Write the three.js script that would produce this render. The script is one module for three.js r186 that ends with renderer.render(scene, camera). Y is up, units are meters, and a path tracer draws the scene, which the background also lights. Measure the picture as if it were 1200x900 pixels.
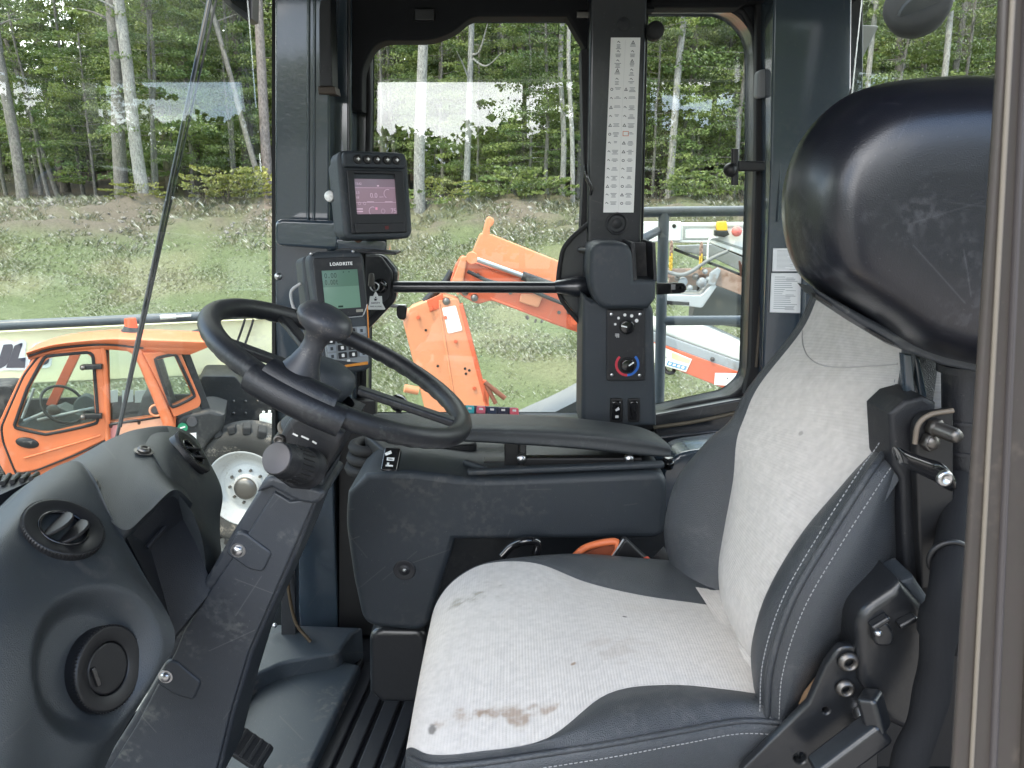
import * as THREE from 'three';
import { RoundedBoxGeometry } from 'three/addons/geometries/RoundedBoxGeometry.js';
import { mergeGeometries } from 'three/addons/utils/BufferGeometryUtils.js';

// ---------------------------------------------------------------- camera
const scene = new THREE.Scene();
const EYE = new THREE.Vector3(0, 3.1, 0), PITCH = THREE.MathUtils.degToRad(14), F = 866;      // photograph of 1200 x 900 pixels
const camera = new THREE.PerspectiveCamera(2 * Math.atan(450 / F) * 180 / Math.PI, 4 / 3, 0.05, 600);
camera.position.copy(EYE);
camera.rotation.set(-PITCH, 0, 0);
camera.focus = 1.6; camera.userData.fStop = 24;
scene.add(camera);
const renderer = new THREE.WebGLRenderer({ antialias: true });
renderer.setSize(1024, 768);
renderer.shadowMap.enabled = true;
renderer.toneMapping = THREE.LinearToneMapping;
renderer.toneMappingExposure = 2.3;
document.body.appendChild(renderer.domElement);

// ---------------------------------------------------------------- noise
const hash = (x, y, s) => { let h = Math.imul(x | 0, 374761393) ^ Math.imul(y | 0, 668265263) ^ Math.imul(s | 0, 2147483647 - 1013); h = Math.imul(h ^ (h >>> 13), 1274126177); return ((h ^ (h >>> 16)) >>> 0) / 4294967296; };
function vnoise(x, y, per, s) {                                  // value noise, repeating after per cells
  const xi = Math.floor(x), yi = Math.floor(y), fx = x - xi, fy = y - yi, u = fx * fx * (3 - 2 * fx), v = fy * fy * (3 - 2 * fy), m = (a) => ((a % per) + per) % per;
  const a = hash(m(xi), m(yi), s), b = hash(m(xi + 1), m(yi), s), c = hash(m(xi), m(yi + 1), s), d = hash(m(xi + 1), m(yi + 1), s);
  return a + (b - a) * u + (c - a) * v + (a - b - c + d) * u * v;
}
function fbm(u, v, cells, oct, s) { let t = 0, a = 0.5, n = 0; for (let i = 0; i < oct; i++) { t += a * vnoise(u * cells, v * cells, cells, s + i); n += a; a *= 0.55; cells *= 2; } return t / n; }
function rng(seed) { let s = seed | 0; return () => { s = (s + 0x6d2b79f5) | 0; let t = Math.imul(s ^ (s >>> 15), 1 | s); t = (t + Math.imul(t ^ (t >>> 7), 61 | t)) ^ t; return ((t ^ (t >>> 14)) >>> 0) / 4294967296; }; }
const clamp = THREE.MathUtils.clamp, lerp = THREE.MathUtils.lerp, smooth = THREE.MathUtils.smoothstep;

// ---------------------------------------------------------------- sky and sun
{
  const W = 1024, H = 512, data = new Float32Array(W * H * 4);
  for (let j = 0; j < H; j++) for (let i = 0; i < W; i++) {
    const el = ((j + 0.5) / H - 0.5) * Math.PI, az = (i + 0.5) / W * 2 * Math.PI + 1.309, y = Math.sin(el), o = (j * W + i) * 4;
    const hz = Math.pow(1 - clamp(y, 0, 1), 3);
    let r = lerp(0.34, 0.80, hz), g = lerp(0.56, 0.96, hz), b = lerp(0.98, 1.16, hz);
    if (y > 0) {
      const k = 0.9 / (y + 0.22), cx = Math.cos(az) * Math.cos(el) * k + 20, cz = Math.sin(az) * Math.cos(el) * k + 20;
      let d = 0, a = 0.5, f = 1.5; for (let q = 0; q < 6; q++) { d += a * vnoise(cx * f, cz * f, 9999, 31 + q); a *= 0.52; f *= 2.05; }
      const c = smooth(d, 0.40, 0.58), lit = 1.40 + 0.95 * smooth(d, 0.44, 0.70);
      r = lerp(r, 1.11 * lit, c); g = lerp(g, 1.11 * lit, c); b = lerp(b, 1.12 * lit, c);
    } else { r = 0.25; g = 0.28; b = 0.26; }
    data[o] = 1.4 * r; data[o + 1] = 1.4 * g; data[o + 2] = 1.4 * b; data[o + 3] = 1;
  }
  const sky = new THREE.DataTexture(data, W, H, THREE.RGBAFormat, THREE.FloatType);
  sky.mapping = THREE.EquirectangularReflectionMapping; sky.magFilter = THREE.LinearFilter; sky.needsUpdate = true;
  scene.background = sky; scene.environment = sky;
  scene.backgroundIntensity = 1.0; scene.environmentIntensity = 1.0;
}
const sun = new THREE.DirectionalLight(0xffe8c8, 2.5);
sun.position.set(-6, 23, -1); sun.target.position.set(0, 1, -8);
sun.castShadow = true; sun.shadow.radius = 6; sun.shadow.mapSize.set(2048, 2048);
Object.assign(sun.shadow.camera, { left: -30, right: 30, top: 30, bottom: -30, near: 1, far: 80 });
scene.add(sun, sun.target);

// ---------------------------------------------------------------- places: where a sight line meets a plane of the place
const V = (x, y, z) => new THREE.Vector3(x, y, z);
const cP = Math.cos(PITCH), sP = Math.sin(PITCH);
const ray = (px, py) => { const a = (px - 600) / F, b = -(py - 450) / F; return V(a, b * cP - sP, -b * sP - cP); };
const Z = (px, py, z) => { const d = ray(px, py); return d.multiplyScalar(z / d.z).add(EYE); };
const Y = (px, py, y) => { const d = ray(px, py); return d.multiplyScalar((y - EYE.y) / d.y).add(EYE); };
const D = (px, py, t) => ray(px, py).multiplyScalar(t).add(EYE);
class Plane {                                                    // an upright or tilted plane with its own axes
  constructor(o, n, up = V(0, 1, 0)) { this.o = o; this.n = n.clone().normalize(); this.u = up.clone().cross(this.n).normalize(); this.v = this.n.clone().cross(this.u); this.m = new THREE.Matrix4().makeBasis(this.u, this.v, this.n).setPosition(o); }
  hit(px, py) { const d = ray(px, py); return d.multiplyScalar(this.o.clone().sub(EYE).dot(this.n) / d.dot(this.n)).add(EYE); }
  loc(px, py) { const p = this.hit(px, py).sub(this.o); return [p.dot(this.u), p.dot(this.v)]; }
  at(x, y, z = 0) { return V(x, y, z).applyMatrix4(this.m); }
  off(k) { return new Plane(this.o.clone().addScaledVector(this.n, k), this.n, this.v); }
}
const wallZ = (z) => new Plane(V(0, 3, z), V(0, 0, 1));

// ---------------------------------------------------------------- shapes
function creased(g, angle) {                                     // smooth normals across soft edges, weighted by area so that flat faces stay flat
  if (g.index) g = g.toNonIndexed();
  const p = g.attributes.position, n = p.count, F3 = n / 3, fn = [], un = [], at = new Map(), key = (i) => `${Math.round(p.getX(i) * 1e5)},${Math.round(p.getY(i) * 1e5)},${Math.round(p.getZ(i) * 1e5)}`, a = V(), b = V(), c = V(), k = [], cos = Math.cos(angle);
  for (let f = 0; f < F3; f++) { a.fromBufferAttribute(p, f * 3); b.fromBufferAttribute(p, f * 3 + 1).sub(a); c.fromBufferAttribute(p, f * 3 + 2).sub(a); const x = b.clone().cross(c); fn.push(x); un.push(x.clone().normalize()); for (let q = 0; q < 3; q++) { const s = key(f * 3 + q); k.push(s); if (!at.has(s)) at.set(s, []); at.get(s).push(f); } }
  const out = new Float32Array(n * 3), s = V();
  for (let i = 0; i < n; i++) { const u = un[(i / 3) | 0]; s.set(0, 0, 0); for (const f of at.get(k[i])) if (un[f].dot(u) > cos) s.add(fn[f]); if (s.lengthSq() < 1e-30) s.copy(u); s.normalize(); out[i * 3] = s.x; out[i * 3 + 1] = s.y; out[i * 3 + 2] = s.z; }
  g.setAttribute('normal', new THREE.BufferAttribute(out, 3));
  return g;
}
function path2(pts, Kind = THREE.Shape, least = 0) {                        // [x, y, corner radius]
  const s = new Kind(), n = pts.length;
  for (let i = 0; i < n; i++) {
    const p = new THREE.Vector2(pts[i][0], pts[i][1]), r = pts[i][2] || 0;
    if (!r) { i ? s.lineTo(p.x, p.y) : s.moveTo(p.x, p.y); continue; }
    const a = new THREE.Vector2(...pts[(i + n - 1) % n]).sub(p), b = new THREE.Vector2(...pts[(i + 1) % n]).sub(p);
    const q = Math.min(Math.max(r, least), a.length() * 0.49, b.length() * 0.49);
    if (q < least * 0.8) { i ? s.lineTo(p.x, p.y) : s.moveTo(p.x, p.y); continue; }
    const A = a.setLength(q).add(p), B = b.setLength(q).add(p);
    i ? s.lineTo(A.x, A.y) : s.moveTo(A.x, A.y);
    s.quadraticCurveTo(p.x, p.y, B.x, B.y);
  }
  s.closePath();
  return s;
}
function slab(pts, depth, { bevel = 0.002, holes = [], seg = 2, curve = 6 } = {}) {   // an outline in its own plane, front face at z = 0, thickness behind it
  const b = Math.min(bevel, depth * 0.45), s = path2(pts, THREE.Shape, 2.4 * b);
  for (const h of holes) s.holes.push(path2(h, THREE.Path));
  const g = new THREE.ExtrudeGeometry(s, { depth: depth - 2 * b, bevelEnabled: b > 0, bevelSize: b, bevelThickness: b, bevelOffset: -b, bevelSegments: seg, curveSegments: curve });
  g.translate(0, 0, b - depth);
  return creased(g, 0.9);
}
function plate(poly, plane, depth, o = {}) {                     // an outline read off the photograph in a plane of the place
  if (typeof plane === 'number') plane = wallZ(plane);
  const t = plane.hit(poly[0][0], poly[0][1]).sub(EYE).length() / F, conv = (a) => a.map(([x, y, r]) => [...plane.loc(x, y), (r || 0) * t]);
  return slab(conv(poly), depth, { ...o, holes: (o.holes || []).map(conv) }).applyMatrix4(plane.m);
}
const rbox = (w, h, d, r = 0.004, seg = 2) => new RoundedBoxGeometry(w, h, d, seg, Math.min(r, w * 0.49, h * 0.49, d * 0.49));
const cyl = (r1, r2, h, n = 20) => new THREE.CylinderGeometry(r1, r2, h, n);
const ball = (r, n = 16) => new THREE.SphereGeometry(r, n, Math.ceil(n * 0.7));
const lathe = (pts, n = 28) => new THREE.LatheGeometry(pts.map(([r, y]) => new THREE.Vector2(r, y)), n);
function discPts(r, n = 24, a0 = 0, a1 = Math.PI * 2) { const o = []; for (let i = 0; i < n; i++) { const a = a0 + (a1 - a0) * i / n; o.push([Math.cos(a) * r, Math.sin(a) * r]); } return o; }
const rect = (x, y, w, h, r = 0) => [[x - w / 2, y - h / 2, r], [x + w / 2, y - h / 2, r], [x + w / 2, y + h / 2, r], [x - w / 2, y + h / 2, r]];
function tube(pts, r, { n = 24, m = 10, closed = false, tension = 0.5, taper } = {}) {
  const c = new THREE.CatmullRomCurve3(pts, closed, 'catmullrom', tension), g = new THREE.TubeGeometry(c, n, r, m, closed);
  if (taper) { const p = g.attributes.position, q = V(0, 0, 0); for (let i = 0; i <= n; i++) { const o = c.getPointAt(i / n), k = taper(i / n); for (let j = 0; j <= m; j++) { const at = i * (m + 1) + j; q.fromBufferAttribute(p, at).sub(o).multiplyScalar(k).add(o); p.setXYZ(at, q.x, q.y, q.z); } } }
  if (closed) return g;
  const caps = [0, 1].map((e) => { const o = c.getPointAt(e), d = c.getTangentAt(e).multiplyScalar(e ? 1 : -1), k = new THREE.CircleGeometry(r * (taper ? taper(e) : 1), m); k.applyQuaternion(new THREE.Quaternion().setFromUnitVectors(V(0, 0, 1), d)); k.translate(o.x, o.y, o.z); return k; });
  return mergeGeometries([g, ...caps]);
}
function rod(a, b, r, n = 12, r2 = r) { const g = new THREE.CylinderGeometry(r2, r, a.distanceTo(b), n); g.applyQuaternion(new THREE.Quaternion().setFromUnitVectors(V(0, 1, 0), b.clone().sub(a).normalize())); const m = a.clone().add(b).multiplyScalar(0.5); return g.translate(m.x, m.y, m.z); }
function beam(a, b, w, h, r = 0.004, up = V(0, 1, 0)) {           // a bar of w (across) by h (upwards) from a to b
  const x = b.clone().sub(a), L = x.length(); x.normalize(); const z = x.clone().cross(up).normalize(), y = z.clone().cross(x);
  return rbox(L, h, w, r).applyMatrix4(new THREE.Matrix4().makeBasis(x, y, z).setPosition(a.clone().add(b).multiplyScalar(0.5)));
}
const put = (g, m) => g.clone().applyMatrix4(m);
const toward = (p, n, up = V(0, 1, 0)) => new Plane(p, n, up).m;   // z axis of the shape to n
const axis = (p, n) => new THREE.Matrix4().makeRotationFromQuaternion(new THREE.Quaternion().setFromUnitVectors(V(0, 1, 0), n.clone().normalize())).setPosition(p);   // y axis of the shape to n
function join(list) { const a = list.map((g) => { const h = g.index ? g.toNonIndexed() : g.clone(); for (const k of Object.keys(h.attributes)) if (!['position', 'normal', 'uv'].includes(k)) h.deleteAttribute(k); if (!h.attributes.uv) h.setAttribute('uv', new THREE.BufferAttribute(new Float32Array(h.attributes.position.count * 2), 2)); return h; }); return mergeGeometries(a); }
const cr = (a, b, c, d, t) => 0.5 * (2 * b + (c - a) * t + (2 * a - 5 * b + 4 * c - d) * t * t + (3 * b - a - 3 * c + d) * t * t * t);
function crv(list, t) { const n = list.length - 1, i = Math.min(n - 1, Math.floor(t * n)), f = t * n - i, g = (k) => list[clamp(k, 0, n)], q = (k) => cr(g(i - 1)[k], g(i)[k], g(i + 1)[k], g(i + 2)[k], f); return V(q('x'), q('y'), q('z')); }
function spread(rows, nu, nv) {                                  // smooth grid through rows of points: out[j][i]
  const fine = rows.map((r) => Array.from({ length: nu + 1 }, (_, i) => crv(r, i / nu)));
  return Array.from({ length: nv + 1 }, (_, j) => Array.from({ length: nu + 1 }, (_, i) => crv(fine.map((r) => r[i]), j / nv)));
}
function sheet(grid, back) {                                     // grid of points to a skin; back(p, j, i) gives the far side, then it is closed to a solid
  const nj = grid.length, ni = grid[0].length, pos = [], uv = [], idx = [];
  const lu = [0], lv = [0], mj = nj >> 1, mi = ni >> 1;
  for (let i = 1; i < ni; i++) lu.push(lu[i - 1] + grid[mj][i].distanceTo(grid[mj][i - 1]));
  for (let j = 1; j < nj; j++) lv.push(lv[j - 1] + grid[j][mi].distanceTo(grid[j - 1][mi]));
  const add = (p, i, j) => { pos.push(p.x, p.y, p.z); uv.push(lu[i], lv[j]); return pos.length / 3 - 1; };
  const front = grid.map((r, j) => r.map((p, i) => add(p, i, j)));
  const quad = (a, b, c, d) => idx.push(a, b, c, a, c, d);
  for (let j = 0; j < nj - 1; j++) for (let i = 0; i < ni - 1; i++) quad(front[j][i], front[j][i + 1], front[j + 1][i + 1], front[j + 1][i]);
  const g0 = V(0, 0, 0); let turn = 0;
  for (let j = 0; j < nj - 1; j++) for (let i = 0; i < ni - 1; i++) { const a = grid[j][i], n = grid[j][i + 1].clone().sub(a).cross(grid[j + 1][i].clone().sub(a)); turn += n.dot(g0.copy(EYE).sub(a)); }
  if (back) {
    const far = grid.map((r, j) => r.map((p, i) => add(back(p, j, i), i, j)));
    for (let j = 0; j < nj - 1; j++) for (let i = 0; i < ni - 1; i++) quad(far[j][i], far[j + 1][i], far[j + 1][i + 1], far[j][i + 1]);
    const rim = []; for (let i = 0; i < ni; i++) rim.push([0, i]); for (let j = 1; j < nj; j++) rim.push([j, ni - 1]); for (let i = ni - 2; i >= 0; i--) rim.push([nj - 1, i]); for (let j = nj - 2; j > 0; j--) rim.push([j, 0]);
    const f2 = rim.map(([j, i]) => add(grid[j][i], i, j)), b2 = rim.map(([j, i]) => add(back(grid[j][i], j, i), i, j));
    for (let k = 0; k < rim.length; k++) { const q = (k + 1) % rim.length; quad(f2[k], b2[k], b2[q], f2[q]); }
  }
  if (turn < 0) for (let k = 0; k < idx.length; k += 3) [idx[k + 1], idx[k + 2]] = [idx[k + 2], idx[k + 1]];
  const g = new THREE.BufferGeometry();
  g.setAttribute('position', new THREE.Float32BufferAttribute(pos, 3)); g.setAttribute('uv', new THREE.Float32BufferAttribute(uv, 2)); g.setIndex(idx); g.computeVertexNormals();
  return g;
}
function rings(list, { nu = 32, nv = 24, caps = true } = {}) {   // closed cross sections (same number of points each) to a smooth body
  const wrap = (r, t) => { const n = r.length, f = t * n, i = Math.floor(f) % n, q = f - Math.floor(f), g = (k) => r[(i + k + n) % n], c = (k) => cr(g(-1)[k], g(0)[k], g(1)[k], g(2)[k], q); return V(c('x'), c('y'), c('z')); };
  const fine = list.map((r) => Array.from({ length: nu }, (_, i) => wrap(r, i / nu)));
  const pos = [], idx = [], at = (j, i) => j * nu + (i % nu);
  for (let j = 0; j <= nv; j++) for (let i = 0; i < nu; i++) { const p = crv(fine.map((r) => r[i]), j / nv); pos.push(p.x, p.y, p.z); }
  for (let j = 0; j < nv; j++) for (let i = 0; i < nu; i++) { idx.push(at(j, i), at(j, i + 1), at(j + 1, i + 1), at(j, i), at(j + 1, i + 1), at(j + 1, i)); }
  if (caps) for (const j of [0, nv]) { const c = V(0, 0, 0); for (let i = 0; i < nu; i++) c.add(V(pos[at(j, i) * 3], pos[at(j, i) * 3 + 1], pos[at(j, i) * 3 + 2])); c.divideScalar(nu); pos.push(c.x, c.y, c.z); const k = pos.length / 3 - 1; for (let i = 0; i < nu; i++) j ? idx.push(k, at(j, i), at(j, i + 1)) : idx.push(k, at(j, i + 1), at(j, i)); }
  const g = new THREE.BufferGeometry(); g.setAttribute('position', new THREE.Float32BufferAttribute(pos, 3)); g.setIndex(idx);
  let vol = 0; const a = V(), b = V(), c = V(), P = g.attributes.position;
  for (let k = 0; k < idx.length; k += 3) vol += a.fromBufferAttribute(P, idx[k]).dot(b.fromBufferAttribute(P, idx[k + 1]).cross(c.fromBufferAttribute(P, idx[k + 2])));
  if (vol < 0) { for (let k = 0; k < idx.length; k += 3) [idx[k + 1], idx[k + 2]] = [idx[k + 2], idx[k + 1]]; g.setIndex(idx); }
  g.computeVertexNormals();
  return g;
}
function metres(g) {                                             // uv in metres from the nearest of the three planes
  if (g.index) g = g.toNonIndexed();
  const p = g.attributes.position, n = g.attributes.normal, uv = new Float32Array(p.count * 2), a = V(), b = V(), c = V();
  for (let i = 0; i < p.count; i += 3) {
    a.fromBufferAttribute(p, i); b.fromBufferAttribute(p, i + 1).sub(a); c.fromBufferAttribute(p, i + 2).sub(a); b.cross(c);
    const x = Math.abs(b.x), y = Math.abs(b.y), z = Math.abs(b.z), w = x > y && x > z ? [2, 1] : y > z ? [0, 2] : [0, 1];
    for (let k = 0; k < 3; k++) { const q = [p.getX(i + k), p.getY(i + k), p.getZ(i + k)]; uv[(i + k) * 2] = q[w[0]]; uv[(i + k) * 2 + 1] = q[w[1]]; }
  }
  g.setAttribute('uv', new THREE.BufferAttribute(uv, 2));
  return g;
}

// ---------------------------------------------------------------- things
const taken = {};
function numbered(n) { taken[n] = (taken[n] ?? -1) + 1; return taken[n] ? `${n}_${String(taken[n]).padStart(3, '0')}` : n; }
const settleLater = [];
function thing(name, label, category, group) { const o = new THREE.Group(); o.name = numbered(name); o.userData = { label, category }; if (group) o.userData.group = group; scene.add(o); settleLater.push(o); return o; }
function part(parent, name, geo, mat, extra) {
  const list = Array.isArray(geo) ? join(geo) : geo, m = new THREE.Mesh(mat.userData.ownUV ? list : metres(list), mat);
  m.name = name; if (extra) Object.assign(m.userData, typeof extra === 'string' ? { label: extra } : extra);
  parent.add(m); return m;
}
function structure(name, geo, mat) { const m = new THREE.Mesh(geo, mat); m.name = name; m.userData.kind = 'structure'; scene.add(m); return m; }
function settle() {                                              // every group stands at the base of its thing
  for (const o of settleLater) {
    if (o.position.lengthSq()) continue;
    const b = new THREE.Box3().setFromObject(o), c = b.getCenter(V()); c.y = b.min.y;
    o.position.copy(c); for (const k of o.children) k.position.sub(c);
  }
}

// ---------------------------------------------------------------- materials
const s8 = (l) => 255 * clamp(l <= 0.0031308 ? l * 12.92 : 1.055 * Math.pow(l, 1 / 2.4) - 0.055, 0, 1);
function texture(n, f, { color = true, size = 1 } = {}) {        // f(u, v) gives a grey or [r, g, b], linear; size = metres that one tile covers
  const d = new Uint8Array(n * n * 4);
  for (let j = 0; j < n; j++) for (let i = 0; i < n; i++) { let c = f((i + 0.5) / n, (j + 0.5) / n); if (typeof c === 'number') c = [c, c, c]; const o = (j * n + i) * 4; for (let k = 0; k < 3; k++) d[o + k] = color ? s8(c[k]) : 255 * clamp(c[k], 0, 1); d[o + 3] = 255; }
  const t = new THREE.DataTexture(d, n, n); t.wrapS = t.wrapT = THREE.RepeatWrapping; t.magFilter = THREE.LinearFilter; t.minFilter = THREE.LinearMipmapLinearFilter; t.generateMipmaps = true;
  if (color) t.colorSpace = THREE.SRGBColorSpace; t.repeat.set(1 / size, 1 / size); t.needsUpdate = true;
  return t;
}
function canvas(w, h, draw) { const c = document.createElement('canvas'); c.width = w; c.height = h; draw(c.getContext('2d'), w, h); const t = new THREE.CanvasTexture(c); t.colorSpace = THREE.SRGBColorSpace; return t; }
const rgb = (r, g, b) => new THREE.Color().setRGB(r, g, b);
const std = (c, rough, o = {}) => new THREE.MeshStandardMaterial({ color: Array.isArray(c) ? rgb(...c) : c, roughness: rough, side: THREE.DoubleSide, ...o });
const phys = (c, rough, o = {}) => new THREE.MeshPhysicalMaterial({ color: Array.isArray(c) ? rgb(...c) : c, roughness: rough, side: THREE.DoubleSide, ...o });
const T = {};
T.grain = texture(256, (u, v) => { let m = 9; const n = 40, x = u * n, y = v * n; for (let a = -1; a < 2; a++) for (let b = -1; b < 2; b++) { const i = Math.floor(x) + a, j = Math.floor(y) + b, k = (q) => ((q % n) + n) % n, dx = i + hash(k(i), k(j), 5) - x, dy = j + hash(k(i), k(j), 6) - y; m = Math.min(m, dx * dx + dy * dy); } return clamp(Math.sqrt(m), 0, 1); }, { color: false, size: 0.05 });
T.peel = texture(128, (u, v) => fbm(u, v, 12, 3, 77), { color: false, size: 0.09 });
// dusty moulded plastic: grey with scuffs, scratches and specks of dry dirt
const scratches = (seed, n) => { const r = rng(seed), l = []; for (let i = 0; i < n; i++) { const a = r() * 6.28, L = 0.03 + r() * 0.16, x = r(), y = r(); l.push([x, y, x + Math.cos(a) * L, y + Math.sin(a) * L, 0.3 + 0.7 * r()]); } return l; };
function worn(base, dust, seed, { n = 512, size = 0.7, amount = 0.25, specks = 0.5, lines = 26 } = {}) {
  const S = scratches(seed, lines), near = (u, v) => { let b = 0; for (const [x0, y0, x1, y1, w] of S) { const dx = x1 - x0, dy = y1 - y0, t = clamp(((u - x0) * dx + (v - y0) * dy) / (dx * dx + dy * dy), 0, 1), d = Math.hypot(u - x0 - dx * t, v - y0 - dy * t); if (d < 0.0016) b = Math.max(b, w * (1 - d / 0.0016)); } return b; };
  return texture(n, (u, v) => {
    const broad = fbm(u, v, 4, 5, seed), patch = smooth(fbm(u, v, 7, 5, seed + 9), 0.52, 0.78), fine = fbm(u, v, 80, 3, seed + 3), sp = hash(Math.floor(u * n), Math.floor(v * n), seed) > 1 - 0.002 * specks ? 0.6 : 0;
    const k = clamp(amount * patch * (0.15 + 1.5 * smooth(fine, 0.42, 0.72)) + 0.55 * near(u, v) + sp + 0.05 * (fine - 0.5), 0, 1), m = 0.86 + 0.28 * broad;
    return [0, 1, 2].map((c) => lerp(base[c] * m, dust[c], k));
  }, { size });
}
const DUST = [0.12, 0.11, 0.10];
const M = {};
M.plastic = std(0xffffff, 0.52, { map: worn([0.026, 0.033, 0.041], DUST, 11, { amount: 0.16 }), bumpMap: T.grain, bumpScale: 0.00035 });
M.console = std(0xffffff, 0.5, { map: worn([0.019, 0.025, 0.032], DUST, 19, { amount: 0.16, lines: 34 }), bumpMap: T.grain, bumpScale: 0.00035 });
M.armrest = std(0xffffff, 0.42, { map: worn([0.021, 0.025, 0.029], [0.10, 0.115, 0.11], 20, { amount: 0.14, lines: 10, size: 0.5, n: 384 }), bumpMap: T.grain, bumpScale: 0.0005 });
M.dash = std(0xffffff, 0.44, { map: worn([0.028, 0.033, 0.037], DUST, 12, { amount: 0.2, lines: 30 }), bumpMap: T.grain, bumpScale: 0.0003 });
M.column = std(0xffffff, 0.45, { map: worn([0.031, 0.036, 0.044], [0.18, 0.185, 0.17], 13, { amount: 0.28, lines: 26, size: 0.5 }), bumpMap: T.grain, bumpScale: 0.0002 });
M.dark = std(0xffffff, 0.5, { map: worn([0.010, 0.011, 0.014], DUST, 14, { amount: 0.12, lines: 12 }), bumpMap: T.grain, bumpScale: 0.0003 });
M.floorpanel = std(0xffffff, 0.42, { map: worn([0.034, 0.043, 0.053], [0.17, 0.155, 0.135], 18, { amount: 0.5, specks: 2, lines: 12 }), bumpMap: T.grain, bumpScale: 0.0003 });
M.header = phys([0.010, 0.0105, 0.012], 0.75, { specularIntensity: 0.3, bumpMap: T.grain, bumpScale: 0.0002 });
M.black = std([0.009, 0.009, 0.010], 0.45);
M.gloss = phys([0.008, 0.008, 0.009], 0.15, { clearcoat: 0.6, clearcoatRoughness: 0.08 });
M.paint = phys(0xffffff, 0.26, { map: worn([0.034, 0.050, 0.068], [0.10, 0.10, 0.10], 15, { amount: 0.06, lines: 6 }), clearcoat: 1, clearcoatRoughness: 0.07, bumpMap: T.peel, bumpScale: 0.00025 });
M.blackpaint = phys(0xffffff, 0.32, { map: worn([0.012, 0.014, 0.018], DUST, 16, { amount: 0.06, lines: 6 }), clearcoat: 0.6, clearcoatRoughness: 0.18, bumpMap: T.peel, bumpScale: 0.0003 });
M.rubber = std([0.012, 0.012, 0.013], 0.75);
M.satin = phys([0.010, 0.011, 0.013], 0.34, { clearcoat: 0.3, clearcoatRoughness: 0.25, bumpMap: T.peel, bumpScale: 0.0003 });
M.steel = std([0.52, 0.52, 0.53], 0.3, { metalness: 1 });
M.darksteel = std([0.16, 0.15, 0.14], 0.42, { metalness: 0.9 });
M.leather = std(0xffffff, 0.36, { map: worn([0.041, 0.045, 0.050], [0.16, 0.155, 0.15], 17, { amount: 0.12, lines: 10, size: 0.5 }), bumpMap: T.grain, bumpScale: 0.0006 });
M.thread = std([0.3, 0.3, 0.3], 0.8);
M.white = std([0.78, 0.78, 0.76], 0.5);
M.paper = std([0.74, 0.74, 0.73], 0.6);
const pane = (c, ior = 1.5) => { const m = phys(c, 0, { transmission: 1, thickness: 0, ior }); return m; };
M.glass = pane([0.92, 0.96, 0.945], 1.62);
const printed = (t, rough = 0.5) => { const m = std(0xffffff, rough, { map: t }); m.userData.ownUV = true; return m; };
const noUV = (m) => { m.userData.ownUV = true; return m; };
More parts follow.
